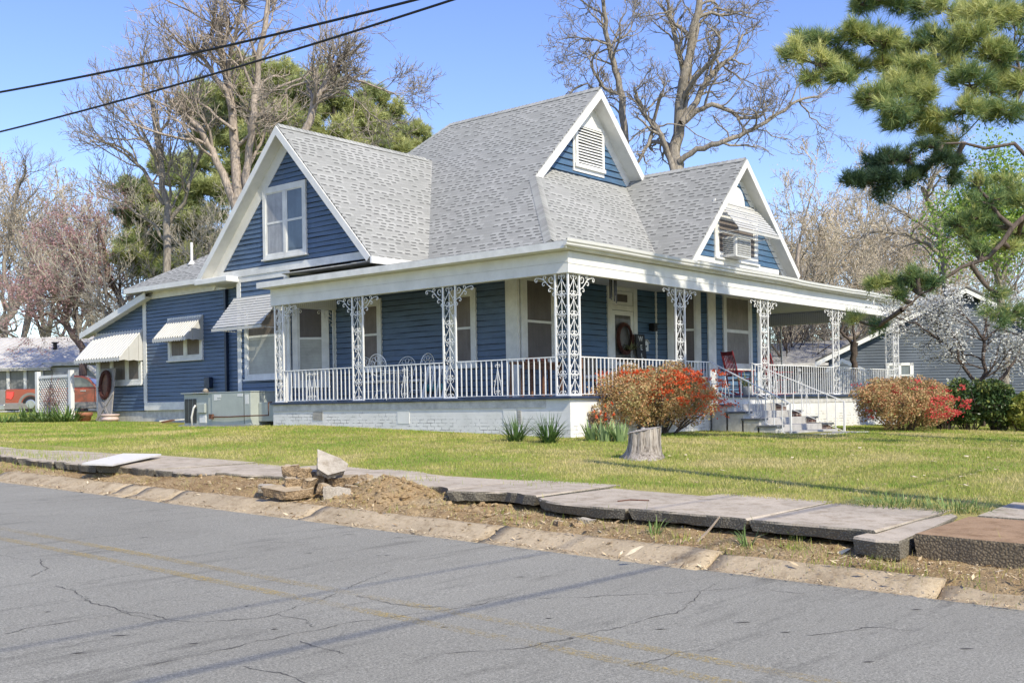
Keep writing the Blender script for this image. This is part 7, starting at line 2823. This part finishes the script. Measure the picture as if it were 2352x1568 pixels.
# ---- leafing tree, dogwood, small pruned tree at the right
G = Grower(81, 0.010, wig=0.2, up=0.05, kids=(9, 6, 5), maxl=2)
for pts, r0, r1, kd in (([(2310, 950), (2300, 700), (2290, 600), (2280, 500), (2290, 420)], 0.16, 0.04, 12), ([(2300, 640), (2340, 560), (2370, 480)], 0.08, 0.02, 8), ([(2295, 620), (2250, 560), (2230, 500)], 0.08, 0.02, 8)):
    G.limb(px_path(pts, 40, 0.4, kd), r0, r1, 0, 4.0, kd, 0.3, 2.4)
t = finish_tree('leafing_tree', 'young tree in fresh lime green leaf behind the dogwood', 'tree', base_of(2310, 40), G, M['bark_grey'], M['bark_grey'])
P = np.array([tuple(q) for q, d in G.tips])
P = np.concatenate([P + rng.normal(0, 0.42, P.shape) for _ in range(46)])
V, Fc, T = cards(P, 0.062, rng.uniform(0, 1, len(P)))
np_mesh('leaves', M['spring'], V, Fc, t, T)

G = Grower(82, 0.008, wig=0.22, up=0.015, kids=(8, 6, 5), maxl=2, ratio=(0.45, 0.8))
DG = 31.5
for pts, r0, r1, kd in (([(2258, 978), (2257, 900), (2258, 830), (2260, 770), (2268, 720)], 0.075, 0.03, 9), ([(2255, 905), (2232, 868), (2205, 830), (2180, 800), (2150, 775), (2115, 760)], 0.06, 0.022, 13), ([(2150, 775), (2110, 745), (2080, 735), (2045, 725)], 0.03, 0.012, 8),
                        ([(2262, 905), (2300, 870), (2330, 830), (2352, 790), (2390, 770)], 0.06, 0.022, 11), ([(2200, 825), (2190, 770), (2170, 725), (2150, 700)], 0.045, 0.015, 10), ([(2260, 780), (2230, 740), (2200, 710)], 0.04, 0.015, 9), ([(2262, 780), (2300, 745), (2340, 720)], 0.04, 0.015, 9), ([(2240, 880), (2290, 850), (2320, 800)], 0.03, 0.012, 7)):
    G.limb(px_path(pts, DG, 0.4, kd + int(pts[0][1])), r0, r1, 0, 2.0, kd, 0.3, 1.5)
t = finish_tree('dogwood_tree', 'flowering dogwood with white blossom in front of the navy house', 'tree', base_of(2258, DG), G, M['bark_dark'], M['bark_dark'])
P0 = np.array([tuple(q) for q, d in G.tips])
P = np.concatenate([P0 + rng.normal(0, 0.13, P0.shape) for _ in range(6)])
V1, F1, T1 = cards(P, 0.042, rng.uniform(0, 1, len(P)), 0.35, flat=0.5)
V2, F2, T2 = cards(P + rng.normal(0, .012, P.shape), 0.036, rng.uniform(0, 1, len(P)), 0.35, flat=0.5)
np_mesh('blossom', M['dogwood'], np.concatenate([V1, V2]), np.concatenate([F1, F2 + len(V1)]), t, np.concatenate([T1, T2]))

G = Grower(83, 0.008, wig=0.2, up=0.05, kids=(2, 2), maxl=1, ratio=(0.25, 0.5))
for pts, r0, r1 in (([(1963, 930), (1963, 835), (1960, 800), (1963, 786)], 0.10, 0.14), ([(1960, 792), (1945, 775), (1930, 760), (1942, 735), (1952, 700), (1960, 672)], 0.06, 0.03), ([(1964, 788), (1960, 760), (1957, 725), (1962, 690), (1972, 662)], 0.05, 0.025), ([(1952, 700), (1925, 680), (1912, 662)], 0.035, 0.02)):
    G.limb(px_path(pts, 40, 0.1, 3), r0, r1, 0, 1.2, 2, 0.4)
finish_tree('pruned_tree', 'small hard pruned dark tree seen under the porch beam', 'tree', base_of(1963, 40), G, M['bark_dark'], M['bark_dark'])
G = Grower(84, 0.014, wig=0.12, up=0.03, kids=(4, 4), maxl=1, ratio=(0.2, 0.4))
for pts, r0, r1 in (([(1818, 930), (1818, 830), (1808, 776), (1798, 750), (1790, 730), (1770, 600)], 0.22, 0.1), ):
    G.limb(px_path(pts, 66, 0.1, 3), r0, r1, 0, 3, 5, 0.4)
finish_tree('bare_tree', 'pale leaning trunk beyond the grey roof, seen beside the iron column', 'tree', base_of(1818, 66), G, M['bark_pale'], M['bark_grey'])
G = Grower(85, 0.014, wig=0.12, up=0.03, kids=(4, 4), maxl=1, ratio=(0.2, 0.4))
G.limb(px_path([(1832, 930), (1831, 830), (1829, 770), (1828, 700), (1835, 560)], 64, 0.1, 3), 0.24, 0.12, 0, 3, 6, 0.5)
finish_tree('bare_tree', 'upright pale trunk beyond the grey roof, right of the leaning one', 'tree', base_of(1832, 64), G, M['bark_pale'], M['bark_grey'])
G = Grower(86, 0.014, wig=0.2, up=0.03, kids=(6, 4, 3), maxl=2, ratio=(0.3, 0.5))
G.limb(px_path([(1900, 960), (1905, 815), (1938, 785), (1965, 770), (1990, 755), (2000, 700)], 63, 0.1, 3), 0.28, 0.1, 0, 4, 8, 0.3)
finish_tree('bare_tree', 'crooked pale limbed tree low behind the porch beyond the grey roof', 'tree', base_of(1900, 63), G, M['bark_pale'], M['bark_tan'])
# low brush filling the far edge of the woods
for name, px0, px1, d, h, lab in (('far_woods', 1640, 2450, 112, 7.5, 'far tan thicket along the edge of the woods at the right'), ('far_woods', -150, 560, 108, 6.0, 'far grey brown thicket beyond the houses at the left')):
    BM = MB()
    r = random.Random(d)
    for _ in range(2600):
        px = r.uniform(px0, px1)
        dd = d + r.uniform(-8, 14)
        b = sight(px, 945, dd)
        z0 = b.z + r.uniform(0, h * 0.5)
        top = Vector((b.x + r.gauss(0, .9), b.y + r.gauss(0, .9), z0 + h * r.uniform(0.25, 0.6)))
        m_ = Vector((b.x + r.gauss(0, .4), b.y + r.gauss(0, .4), z0 + (top.z - z0) * .5))
        BM.tube([(b.x, b.y, z0), m_, top], [0.05, 0.035, 0.015], 3, False)
    o = BM.build(name, M['bark_tan'] if px0 > 0 else M['bark_grey'])
    o['kind'] = 'stuff'
    tag(o, lab, 'woods')


# ------------------------------------------------------------------ shrubs
def shrub(name, label, c, rad, n, size, m, seed, twig=M['bark_dark'], flowers=(), gap=0.0, nscale=1.6, stems=16, group=None, tilt=0.0):
    """rounded bush: branching stems, leaf faces through the crown, open where the noise is low"""
    c = Vector(c)
    rx, ry, rz = rad
    r = random.Random(seed)
    t = thing(name, label, 'shrub', (c.x, c.y, c.z), group)
    mb = MB()
    ends = []
    for _ in range(stems):
        a = r.uniform(0, 6.283)
        e = math.sqrt(r.random())
        p = Vector((c.x + 0.25 * rx * e * math.cos(a), c.y + 0.25 * ry * e * math.sin(a), c.z - 0.03))
        q = Vector((c.x + rx * .85 * e * math.cos(a), c.y + ry * .85 * e * math.sin(a), c.z + rz * (1.75 - 0.8 * e)))
        m1 = p.lerp(q, .45) + Vector((r.gauss(0, .08), r.gauss(0, .08), .06))
        mb.tube([p, m1, q], [0.022, 0.014, 0.006], 4, False)
        for k in range(7):
            s = m1.lerp(q, r.uniform(0, .9))
            v = Vector((r.gauss(0, 1), r.gauss(0, 1), r.gauss(0.5, .6))).normalized() * r.uniform(.2, .5) * min(rx, rz)
            mb.tube([s, s + v * .5 + Vector((0, 0, .03)), s + v], [0.009, 0.006, 0.003], 3, False)
            ends.append(s + v)
    mb.build('stems', twig, t)
    P = []
    T = []
    tries = 0
    while len(P) < n and tries < n * 12:
        tries += 1
        v = Vector((r.gauss(0, 1), r.gauss(0, 1), r.gauss(0, 1))).normalized() * (r.random() ** 0.28)
        q = Vector((c.x + v.x * rx, c.y + v.y * ry, c.z + rz + v.z * rz + tilt * v.x * rx))
        if q.z < c.z + 0.02:
            continue
        w_ = noise.noise(q * nscale + Vector((seed, 0, 0)))
        w2 = noise.noise(q * nscale * 3.3 + Vector((0, seed, 0)))
        edge = v.length
        if edge > 0.80 + 0.34 * w_ + 0.16 * w2:
            continue
        if w2 + 0.5 * w_ < gap - 0.35:
            continue
        if v.z < -0.45 and r.random() < 0.45:
            continue
        P.append(tuple(q))
        T.append(min(1, max(0, 0.5 + 0.55 * w_ + 0.35 * w2 + r.gauss(0, .18))))
    V, Fc, TT = cards(np.array(P), size, np.array(T))
    np_mesh('leaves', m, V, Fc, t, TT)
    for fname, fm, spots, per, fs in flowers:
        Q = []
        for (u, w_, dz, sp_) in spots:
            # u across the picture, w_ up, dz towards the camera: position on the crown
            for _ in range(per):
                uu, ww = u + r.gauss(0, sp_), w_ + r.gauss(0, sp_)
                rr2 = min(0.98, uu * uu + ww * ww)
                uu *= 0.74; ww *= 0.82
                dep = -math.sqrt(max(0.02, 1 - min(.98, uu * uu + ww * ww))) * 0.92 + r.gauss(0, .05)
                s = Vector(Rt) * (uu * rx * 0.95) + Vector(F_) * (dep * ry * 0.9)
                Q.append((c.x + s.x, c.y + s.y, c.z + rz + ww * rz * 0.93))
        Q = np.array(Q)
        Q = np.concatenate([Q, Q + rng.normal(0, .016, Q.shape)])
        V, Fc, TT = cards(Q, fs, rng.uniform(0, 1, len(Q)), 0.3)
        np_mesh(fname, fm, V, Fc, t, TT)
    return t


r5 = random.Random(5)
c = base_of(1505, 24.4)
fl = [(0.85, -0.45, 0, .12), (0.72, -0.38, 0, .10), (0.60, -0.5, 0, .10), (0.95, -0.25, 0, .10), (0.5, -0.62, 0, .08), (0.78, -0.3, 0, .12), (0.66, -0.2, 0, .10), (0.9, -0.35, 0, .10), (0.8, -0.55, 0, .08), (0.7, -0.45, 0, .14), (0.25, 0.5, 0, .14), (0.4, 0.4, 0, .10), (0.30, 0.55, 0, .08), (0.18, 0.42, 0, .08), (0.45, 0.1, 0, .05), (-0.2, 0.85, 0, .06), (-0.45, 0.7, 0, .06), (0.62, -0.05, 0, .06), (-0.1, 0.3, 0, .04), (0.1, 0.85, 0, .05), (0.05, -0.1, 0, .04), (0.3, -0.3, 0, .05)]
shrub('azalea_bush', 'large orange flowering azalea between the stump and the steps', (c.x, c.y, c.z), (2.25, 1.30, 0.84), 36000, 0.026, M['azalea'], 91, M['bark_dark'],
      (('flowers', M['azalea_flower'], fl + [(r5.uniform(-.8, .9), r5.uniform(-.2, .9), 0, .03) for _ in range(120)], 12, 0.028),), 0.05, 1.6, 26)
c = base_of(1382, 22.9)
shrub('azalea_bush', 'sparse young azalea with few red blooms at the porch corner', (c.x, c.y, c.z), (0.42, 0.40, 0.42), 1500, 0.024, M['azalea'], 92, M['bark_red'], (('flowers', M['azalea_flower'], [(r5.uniform(-.8, .8), r5.uniform(-.3, .9), 0, .03) for _ in range(9)], 7, 0.026),), 0.25, 2.4, 14)
c = base_of(2074, 28.8)
fl = [(0.3, 0.05, 0, .12), (0.15, -0.05, 0, .10), (0.42, -0.2, 0, .10), (0.55, 0.1, 0, .08), (-0.55, 0.0, 0, .07), (-0.7, 0.65, 0, .09), (-0.82, 0.8, 0, .05), (0.7, -0.6, 0, .08), (0.5, -0.75, 0, .07), (0.25, -0.5, 0, .06), (-0.3, 0.75, 0, .05), (0.1, 0.95, 0, .04)]
shrub('azalea_bush', 'coral flowering azalea right of the steps against the porch base', (c.x, c.y, c.z - .03), (2.25, 1.25, 0.78), 30000, 0.028, M['azalea'], 94, M['bark_dark'], (('flowers', M['pink_flower'], fl + [(r5.uniform(-.8, .9), r5.uniform(-.7, .7), 0, .04) for _ in range(60)], 16, 0.03),), 0.02, 1.5, 24)
for (px, d, rx, rz, n, m, seed, lab) in ((2170, 30.5, 0.85, 0.66, 9000, M['shrub_dark'], 95, 'glossy dark green shrub touching the coral azalea'), (2130, 33, 0.9, 0.75, 7000, M['shrub_dark'], 96, 'dark green shrub behind the coral azalea under the neighbour window'),
                                         (2225, 30.6, 0.85, 0.82, 7000, M['shrub_dark'], 97, 'dull green shrub left of the dogwood trunk'), (2295, 30.4, 0.75, 0.80, 7000, M['shrub_dark'], 98, 'dull green shrub right of the dogwood trunk'), (2352, 30, 0.60, 0.66, 5200, M['shrub_yellow'], 99, 'yellow green shrub at the right edge of the lawn'),
                                         (2410, 31, 0.9, 0.8, 5000, M['shrub_dark'], 100, 'dark shrub cut off by the right edge')):
    c = base_of(px, d)
    shrub('garden_shrub', lab, (c.x, c.y, c.z - .05), (rx, rx, rz), n, 0.045, m, seed, M['bark_dark'], (), 0.0, 1.4, 18)
# ================================================================== NEIGHBOURS, TRUCK, WIRES
def cface(px, depth, n_sign=-1):
    """wall plane squared to the street view: origin on the ground below that bearing"""
    x, y = bearing(px, depth)
    return Face((x, y, 0), tuple(Rt), tuple(-F_))


def wall_pts(px, py, depth):
    return sight(px, py, depth)


# ---- left: low house with a white metal roof
def mat_metalroof():
    m, nt, b = nodes_of('white_metal_roof')
    p = position(nt)
    n1 = noise_tex(nt, p, 0.8, 5, 0.6)
    n2 = noise_tex(nt, p, 5, 6, 0.7)
    col = ramp(nt, n1, [(0.3, (0.48, 0.46, 0.435)), (0.7, (0.60, 0.58, 0.55))])
    col = mixc(nt, 1.0, col, ramp(nt, n2, [(0.3, (0.85,) * 3), (0.7, (1.05,) * 3)]), 'MULTIPLY')
    nt.links.new(col, b.inputs['Base Color'])
    b.inputs['Roughness'].default_value = 0.5
    return m


M['metal_roof'] = mat_metalroof()
DN = 62.0
FN = cface(100, DN)
u_of = lambda px: (px - 100) * DN / FPX
z_of = lambda px, py, d=DN: sight(px, py, d).z
t = thing('neighbour_house', 'low white roofed house beyond the red truck', 'house', (FN.o.x, FN.o.y, 0.7))
ze = z_of(60, 845)
zr_ = z_of(60, 762)
mb = MB()
FN.box(mb, u_of(-420), u_of(232), 0.5, ze, -6.0, 0)
mb.build('wall', simple('pale_neighbour_wall', (0.42, 0.42, 0.40), 0.8, 0.1, 3), t)
mb = MB()
A = FN.p(u_of(-430), ze + .02, 0.55)
B = FN.p(u_of(122), ze + .02, 0.55)
Cc = FN.p(u_of(182), zr_, -4.6)
D_ = FN.p(u_of(-430), zr_, -4.6)
mb.prism([A, B, Cc, D_], (0, 0, -0.08))
mb.prism([FN.p(u_of(100), ze + .30, 0.2), FN.p(u_of(215), ze + .30, 0.2), FN.p(u_of(205), zr_, -4.6), FN.p(u_of(182), zr_, -4.6)], (0, 0, -0.06))
mb.prism([FN.p(u_of(-430), zr_, -4.6), FN.p(u_of(205), zr_, -4.6), FN.p(u_of(232), ze, -9.5), FN.p(u_of(-430), ze, -9.5)], (0, 0, -0.06))
k = u_of(-430)
while k < u_of(118):
    mb.bar(FN.p(k, ze + .035, 0.55), FN.p(k + (u_of(182) - u_of(122)) * 1.0, zr_ + .02, -4.6), 0.04, 0.03)
    k += 0.42
rfN = mb.build('roof', M['metal_roof'], t)
mb = MB()
vp = FN.p(u_of(88), ze + (zr_ - ze) * .62, -2.4)
mb.tube([vp - Vector((0, 0, .2)), vp + Vector((0, 0, .25))], 0.12, 8)
mb.tube([vp + Vector((0, 0, .25)), vp + Vector((0, 0, .33))], 0.2, 8)
mb.build('vent', M['black'], rfN)
mb = MB()
FN.box(mb, u_of(-430), u_of(125), ze - .16, ze + .0, 0.45, 0.5)
FN.box(mb, u_of(104), u_of(190), ze + .10, ze + .24, 0.15, 0.2)
mb.build('fascia', M['old_white'], t)
for a, b in ((-20, 17), (24, 56), (63, 94), (-64, -27), (102, 122)):
    mb = MB()
    FN.box(mb, u_of(a), u_of(b), z_of(30, 925), z_of(30, 850), 0.0, 0.03)
    wn = mb.build('window', M['farglass'], t)
    mb = MB()
    FN.box(mb, u_of(a), u_of(b), z_of(30, 925), z_of(30, 905), 0.03, 0.04)
    mb.build('blind', M['cloth'], wn)
for a in (18, 57, 95, -27):
    mb = MB()
    FN.box(mb, u_of(a), u_of(a + 7), z_of(30, 935), z_of(30, 846), 0.0, 0.12)
    mb.build('porch_post', M['white'], t)
mb = MB()
FN.box(mb, u_of(125), u_of(150), z_of(130, 905), z_of(130, 855), 0.0, 0.05)
mb.build('door', M['old_white'], t)
# small pale gabled shed glimpsed under the awning
DS = 60.0
FS = cface(200, DS)
us = lambda px: (px - 200) * DS / FPX
t = thing('garden_shed', 'small pale gabled shed glimpsed under the corner awning', 'shed', (FS.o.x, FS.o.y, 0.7))
mb = MB()
FS.poly(mb, [(us(160), 0.5), (us(240), 0.5), (us(240), z_of(200, 875, DS)), (us(205), z_of(200, 842, DS)), (us(160), z_of(200, 890, DS))], -2.5, 0)
mb.build('wall', simple('pale_grey_shed', (0.40, 0.42, 0.43), 0.8, 0.1, 4), t)
mb = MB()
for s, e in (((205, 838), (155, 895)), ((205, 838), (245, 880))):
    a, b = FS.p(us(s[0]), z_of(*s, DS), 0.3), FS.p(us(e[0]), z_of(*e, DS), 0.3)
    mb.prism([a, b, b - FS.n * 3, a - FS.n * 3], (0, 0, -0.12))
mb.build('roof', M['old_white'], t)

# ---- red pickup truck
def mat_car(name, c):
    m, nt, b = nodes_of(name)
    b.inputs['Base Color'].default_value = (*c, 1)
    b.inputs['Roughness'].default_value = 0.35
    b.inputs['Metallic'].default_value = 0.3
    b.inputs['Coat Weight'].default_value = 1.0
    b.inputs['Coat Roughness'].default_value = 0.08
    p = position(nt)
    f = noise_tex(nt, p, 1.2, 4, 0.6)
    nt.links.new(ramp(nt, f, [(0.3, tuple(x * .85 for x in c)), (0.7, tuple(x * 1.1 for x in c))]), b.inputs['Base Color'])
    return m


M['car'] = mat_car('copper_red_paint', (0.33, 0.05, 0.02))
M['car_grey'] = simple('grey_cladding', (0.20, 0.19, 0.18), 0.45, 0.1, 4)
M['chrome'] = simple('dull_chrome', (0.45, 0.45, 0.44), 0.25, 0.1, 4, metal=0.9)
M['tyre'] = simple('tyre_rubber', (0.02, 0.02, 0.02), 0.9, 0.2, 9)
mlt, ntl, bl = nodes_of('red_lamp_glass')
bl.inputs['Base Color'].default_value = (0.55, 0.02, 0.02, 1)
bl.inputs['Roughness'].default_value = 0.15
bl.inputs['Coat Weight'].default_value = 1.0
M['lamp_red'] = mlt
DT = 53.0
FT = cface(110, DT)
FT.u = (FT.u + Vector(tuple(F_)) * 0.10).normalized()
FT.n = Vector((FT.u.y, -FT.u.x, 0))
FT.n = FT.n if FT.n.dot(Vector(tuple(-F_))) > 0 else -FT.n
FT.flip = FT.u.cross(Vector((0, 0, 1))).dot(FT.n) < 0
ut = lambda px: (px - 110) * DT / FPX
zt_ = lambda py: sight(110, py, DT).z
g0 = ground_z(FT.o.x, FT.o.y)
U0, U1 = ut(-2), ut(268)
t = thing('pickup_truck', 'copper red pickup truck parked behind the white lattice', 'truck', (FT.o.x, FT.o.y, g0))
W_ = 1.95
zs, zc, zb_ = zt_(892), zt_(866), zt_(941)
mb = MB()
FT.poly(mb, [(ut(16), zt_(925)), (ut(16), zs - .08), (ut(20), zs), (ut(120), zs - .02), (ut(121), zs + .02), (ut(230), zs), (ut(275), zs - .12), (ut(290), zs - .35), (ut(290), zt_(925))], -W_, 0)
body = mb.build('body', M['car'], t, bevel=0.05)
mb = MB()
FT.poly(mb, [(ut(124), zs - .01), (ut(132), zc + .02), (ut(150), zc + .10), (ut(180), zc + .08), (ut(200), zc - .04), (ut(222), zs - .01)], -W_ + .12, -.12)
mb.build('cab', M['car'], t, bevel=0.05)
for pts in ([(ut(130), zs + .04), (ut(136), zc - .02), (ut(158), zc + .0), (ut(158), zs + .04)], [(ut(162), zs + .04), (ut(162), zc + .0), (ut(182), zc - .03), (ut(197), zc - .14), (ut(212), zs + .06)]):
    mb = MB()
    FT.poly(mb, pts, -.14, -.10)
    mb.build('side_window', M['carglass'], t)
mb = MB()
FT.box(mb, ut(-2), ut(290), zt_(939), zt_(924), -W_ - .02, 0.03)
mb.build('sill_cladding', M['car_grey'], t, bevel=0.03)
mb = MB()
FT.box(mb, ut(-8), ut(16), zt_(941), zt_(926), -W_, 0.04)
mb.build('bumper', M['chrome'], t, bevel=0.05)
mb = MB()
FT.box(mb, ut(2), ut(17), zt_(926), zs - .03, -W_ + .05, -0.04)
mb.build('tailgate', M['car_grey'], t, bevel=0.05)
mb = MB()
FT.poly(mb, [(ut(19), zt_(898)), (ut(36), zt_(898)), (ut(35), zt_(908)), (ut(30), zt_(917)), (ut(18), zt_(914))], -0.1, 0.03)
mb.build('tail_light', M['lamp_red'], t, bevel=0.02)
mb = MB()
FT.box(mb, ut(183), ut(196), zt_(899), zt_(897), 0.0, 0.05)
mb.build('door_handle', M['chrome'], t)
mb = MB()
FT.box(mb, ut(121), ut(122), zt_(925), zs, 0.0, 0.006)
FT.box(mb, ut(160), ut(161), zt_(925), zs, 0.0, 0.006)
FT.box(mb, ut(214), ut(215), zt_(925), zs, 0.0, 0.006)
mb.build('door_seam', M['black'], t)
for px in (72, 248):
    c = FT.p(ut(px), g0 + .40, -0.12)
    mb = MB()
    ringp = [FT.n * -.14, FT.n * .14]
    mb.tube([c + FT.n * -.15, c + FT.n * -.12, c + FT.n * .12, c + FT.n * .15], [0.34, 0.40, 0.40, 0.34], 22)
    wh = mb.build('wheel', M['tyre'], t)
    mb = MB()
    mb.tube([c + FT.n * .145, c + FT.n * .16], [0.25, 0.2], 14)
    mb.build('rim', M['chrome'], wh)
    mb = MB()
    for i in range(14):
        a0, a1 = math.pi * i / 14, math.pi * (i + 1) / 14
        q = lambda a, r, n: c + FT.u * (r * math.cos(a)) + Vector((0, 0, r * math.sin(a))) + FT.n * n
        mb.add([q(a0, .44, .15), q(a1, .44, .15), q(a1, .56, .17), q(a0, .56, .17)], [(0, 1, 2, 3)])
        mb.add([q(a0, .44, -.1), q(a1, .44, -.1), q(a1, .44, .15), q(a0, .44, .15)], [(0, 1, 2, 3)])
    mb.build('wheel_arch', M['car_grey'], t)

# ---- right: navy house with a white raked gable
DR = 48.0
FR = cface(2100, DR)
ur = lambda px: (px - 2100) * DR / FPX
zr2 = lambda px, py, d=DR: sight(px, py, d).z
t = thing('neighbour_house', 'navy vinyl sided house with white raked gable behind the dogwood', 'house', (FR.o.x, FR.o.y, 0.2))
house_keep = house
house = t
ap = (ur(2215), zr2(2215, 664))
le = (ur(1868), zr2(1868, 832))
re = (ur(2520), zr2(2215, 664) - (2520 - 2215) * 0.5 * DR / FPX)
siding('wall', FR, [(ur(1905), -0.4), (ur(2520), -0.4), (ur(2520), re[1] + .05), (ap[0], ap[1] - .15), (ur(1905), zr2(1905, 822))], M['vinyl'], 0.125, 0.022, stripw=0.006)
house = house_keep
mb = MB()
for (a, b) in ((ap, le), (ap, re)):
    A, B = FR.p(a[0], a[1], 0.35), FR.p(b[0], b[1], 0.35)
    mb.prism([A, B, B - Vector((0, 0, .20)), A - Vector((0, 0, .20))], FR.n * 0.04)
mb.build('barge_board', M['white'], t)
mb = MB()
for (a, b) in ((ap, le), (ap, re)):
    A, B = FR.p(a[0], a[1] + .02, 0.42), FR.p(b[0], b[1] + .02, 0.42)
    bk = Vector(tuple(F_ * 7.0 + Rt * 4.6))
    mb.prism([A, B, B + bk, A + bk], (0, 0, 0.07))
mb.build('roof', M['shingle_far'], t)
mb = MB()
w0, w1, wz0, wz1 = ur(2036), ur(2098), zr2(2080, 890), zr2(2080, 833)
for a, b, c0_, c1_ in ((w0, w1, wz1 - .12, wz1), (w0, w1, wz0, wz0 + .1), (w0, w0 + .12, wz0, wz1), (w1 - .16, w1, wz0, wz1), ((w0 + w1) / 2 - .05, (w0 + w1) / 2 + .05, wz0, wz1), (w0, w1, (wz0 + wz1) / 2 - .03, (wz0 + wz1) / 2 + .03)):
    FR.box(mb, a, b, c0_, c1_, 0.03, 0.10)
wn = mb.build('window', M['white'], t)
mb = MB()
FR.box(mb, w0 + .1, w1 - .1, wz0 + .08, wz1 - .1, 0.03, 0.055)
mb.build('pane', M['skyglass'], wn)
# wing behind with the grey shingled roof and small porch gable
D3 = 54.0
FW = cface(1900, D3)
uw = lambda px: (px - 1900) * D3 / FPX
zw = lambda px, py: sight(px, py, D3).z
mb = MB()
n_ = FW.n
slope(mb, [FW.p(uw(1700), zw(1800, 836), 0.5), FW.p(uw(2060), zw(2000, 833), 0.5), FW.p(uw(2060), zw(2000, 768), -4.0), FW.p(uw(1700), zw(1800, 782), -4.0)])
mb.build('roof', M['shingle_far'], t)
mb = MB()
FW.box(mb, uw(1700), uw(2060), -0.4, zw(1900, 836), -4, 0)
mb.build('wall', M['vinyl'], t)
mb = MB()
FW.box(mb, uw(1700), uw(2060), zw(1900, 840), zw(1900, 834), 0.5, 0.55)
mb.build('fascia', M['old_white'], t)
D4 = 46.0
FP_ = cface(1940, D4)
up_ = lambda px: (px - 1940) * D4 / FPX
z4 = lambda px, py: sight(px, py, D4).z
mb = MB()
for e in ((1898, 850), (1990, 850)):
    a, b = FP_.p(up_(1935), z4(1935, 823), 0), FP_.p(up_(e[0]), z4(e[0], 848), 0)
    mb.prism([a, b, b - Vector((0, 0, .16)), a - Vector((0, 0, .16))], FP_.n * 0.06)
mb.build('porch_gable', M['white'], t)

# ---- utility pole, out of sight at the right, and its cables
px_, py_ = -6.95, -14.2
gz = road_z(py_) + 0.3
t = thing('utility_pole', 'brown wooden utility pole beside the sidewalk', 'pole', (px_, py_, gz))
mb = MB()
mb.tube([(px_, py_, gz - .3), (px_, py_, gz + 10.7)], [0.17, 0.125], 12)
mb.build('shaft', M['bark_dark'], t, True)


def cable(name, pts, r, sag, label, group='overhead utility cables'):
    a, b = Vector(pts[0]), Vector(pts[1])
    P = []
    for i in range(49):
        k = i / 48
        q = a.lerp(b, k)
        q.z -= sag * 4 * k * (1 - k)
        P.append(q)
    mb = MB()
    mb.tube(P, r, 8)
    tag(mb.build(name, M['wire'], None, True), label, 'cable', group)


def through(p, q, sag, k0=1.0, k1=1.5):
    """cable ends such that it passes, sagging, through two points seen in the sky"""
    d = q - p
    n = 1 + k0 + k1
    a, b = p - d * k0, q + d * k1
    t0, t1 = k0 / n, (k0 + 1) / n
    s0, s1 = sag * 4 * t0 * (1 - t0), sag * 4 * t1 * (1 - t1)
    m = (s1 - s0) / (t1 - t0)
    a.z += s0 - m * t0
    b.z += s0 + m * (1 - t0)
    return a, b


cable('utility_cable', through(sight(955, 0, 17.4), sight(0, 212, 22.0), 0.9), 0.023, 0.9, 'thick black overhead cable, upper of the two crossing the sky')
cable('utility_cable', through(sight(1040, 0, 16.3), sight(0, 303, 23.2), 1.0), 0.020, 1.0, 'black overhead cable, lower of the two crossing the sky')
for (y, z, r, lab) in ((-15.85, 6.3, 0.019, 'service cable spanning the street near the pole'), (-14.2, 6.0, 0.011, 'thin service cable spanning the street near the pole')):
    a, b = Vector((-34, y + .4, z)), Vector((-4, y - .15, z + .2))
    cable('service_cable', (a, b), r, 0.1, lab, 'service cables over the street')
# ================================================================== LIGHT
w = bpy.data.worlds.new('World')
scene.world = w
w.use_nodes = True
nt = w.node_tree
bg = nt.nodes['Background']
sky = nt.nodes.new('ShaderNodeTexSky')
sky.sky_type = 'NISHITA'
sky.sun_disc = False
SUN_EL = R_(42)
sd_ = Vector((-0.275, -0.962, 0)).normalized()
sky.sun_elevation = SUN_EL
sky.sun_rotation = math.atan2(sd_.x, sd_.y)
sky.altitude = 100
sky.air_density = 1.0
sky.dust_density = 0.4
sky.ozone_density = 2.5
hs_ = nt.nodes.new('ShaderNodeHueSaturation')
hs_.inputs['Saturation'].default_value = 1.14
hs_.inputs['Hue'].default_value = 0.52
hs_.inputs['Value'].default_value = 0.88
nt.links.new(sky.outputs[0], hs_.inputs['Color'])
nt.links.new(hs_.outputs[0], bg.inputs[0])
bg.inputs[1].default_value = 0.15
sl = bpy.data.lights.new('sun', 'SUN')
sl.energy = 3.0
sl.angle = R_(0.53)
sl.color = (1.0, 0.92, 0.74)
so = bpy.data.objects.new('sun', sl)
COL.objects.link(so)
to_sun = Vector((sd_.x * math.cos(SUN_EL), sd_.y * math.cos(SUN_EL), math.sin(SUN_EL)))
so.rotation_euler = (-to_sun).to_track_quat('-Z', 'Y').to_euler()
so.location = (0, -20, 40)
scene.view_settings.view_transform = 'Standard'
scene.view_settings.look = 'None'
scene.view_settings.exposure = 0.94
scene.view_settings.gamma = 1
scene.render.film_transparent = False
scene.cycles.max_bounces = 8
scene.cycles.transparent_max_bounces = 8
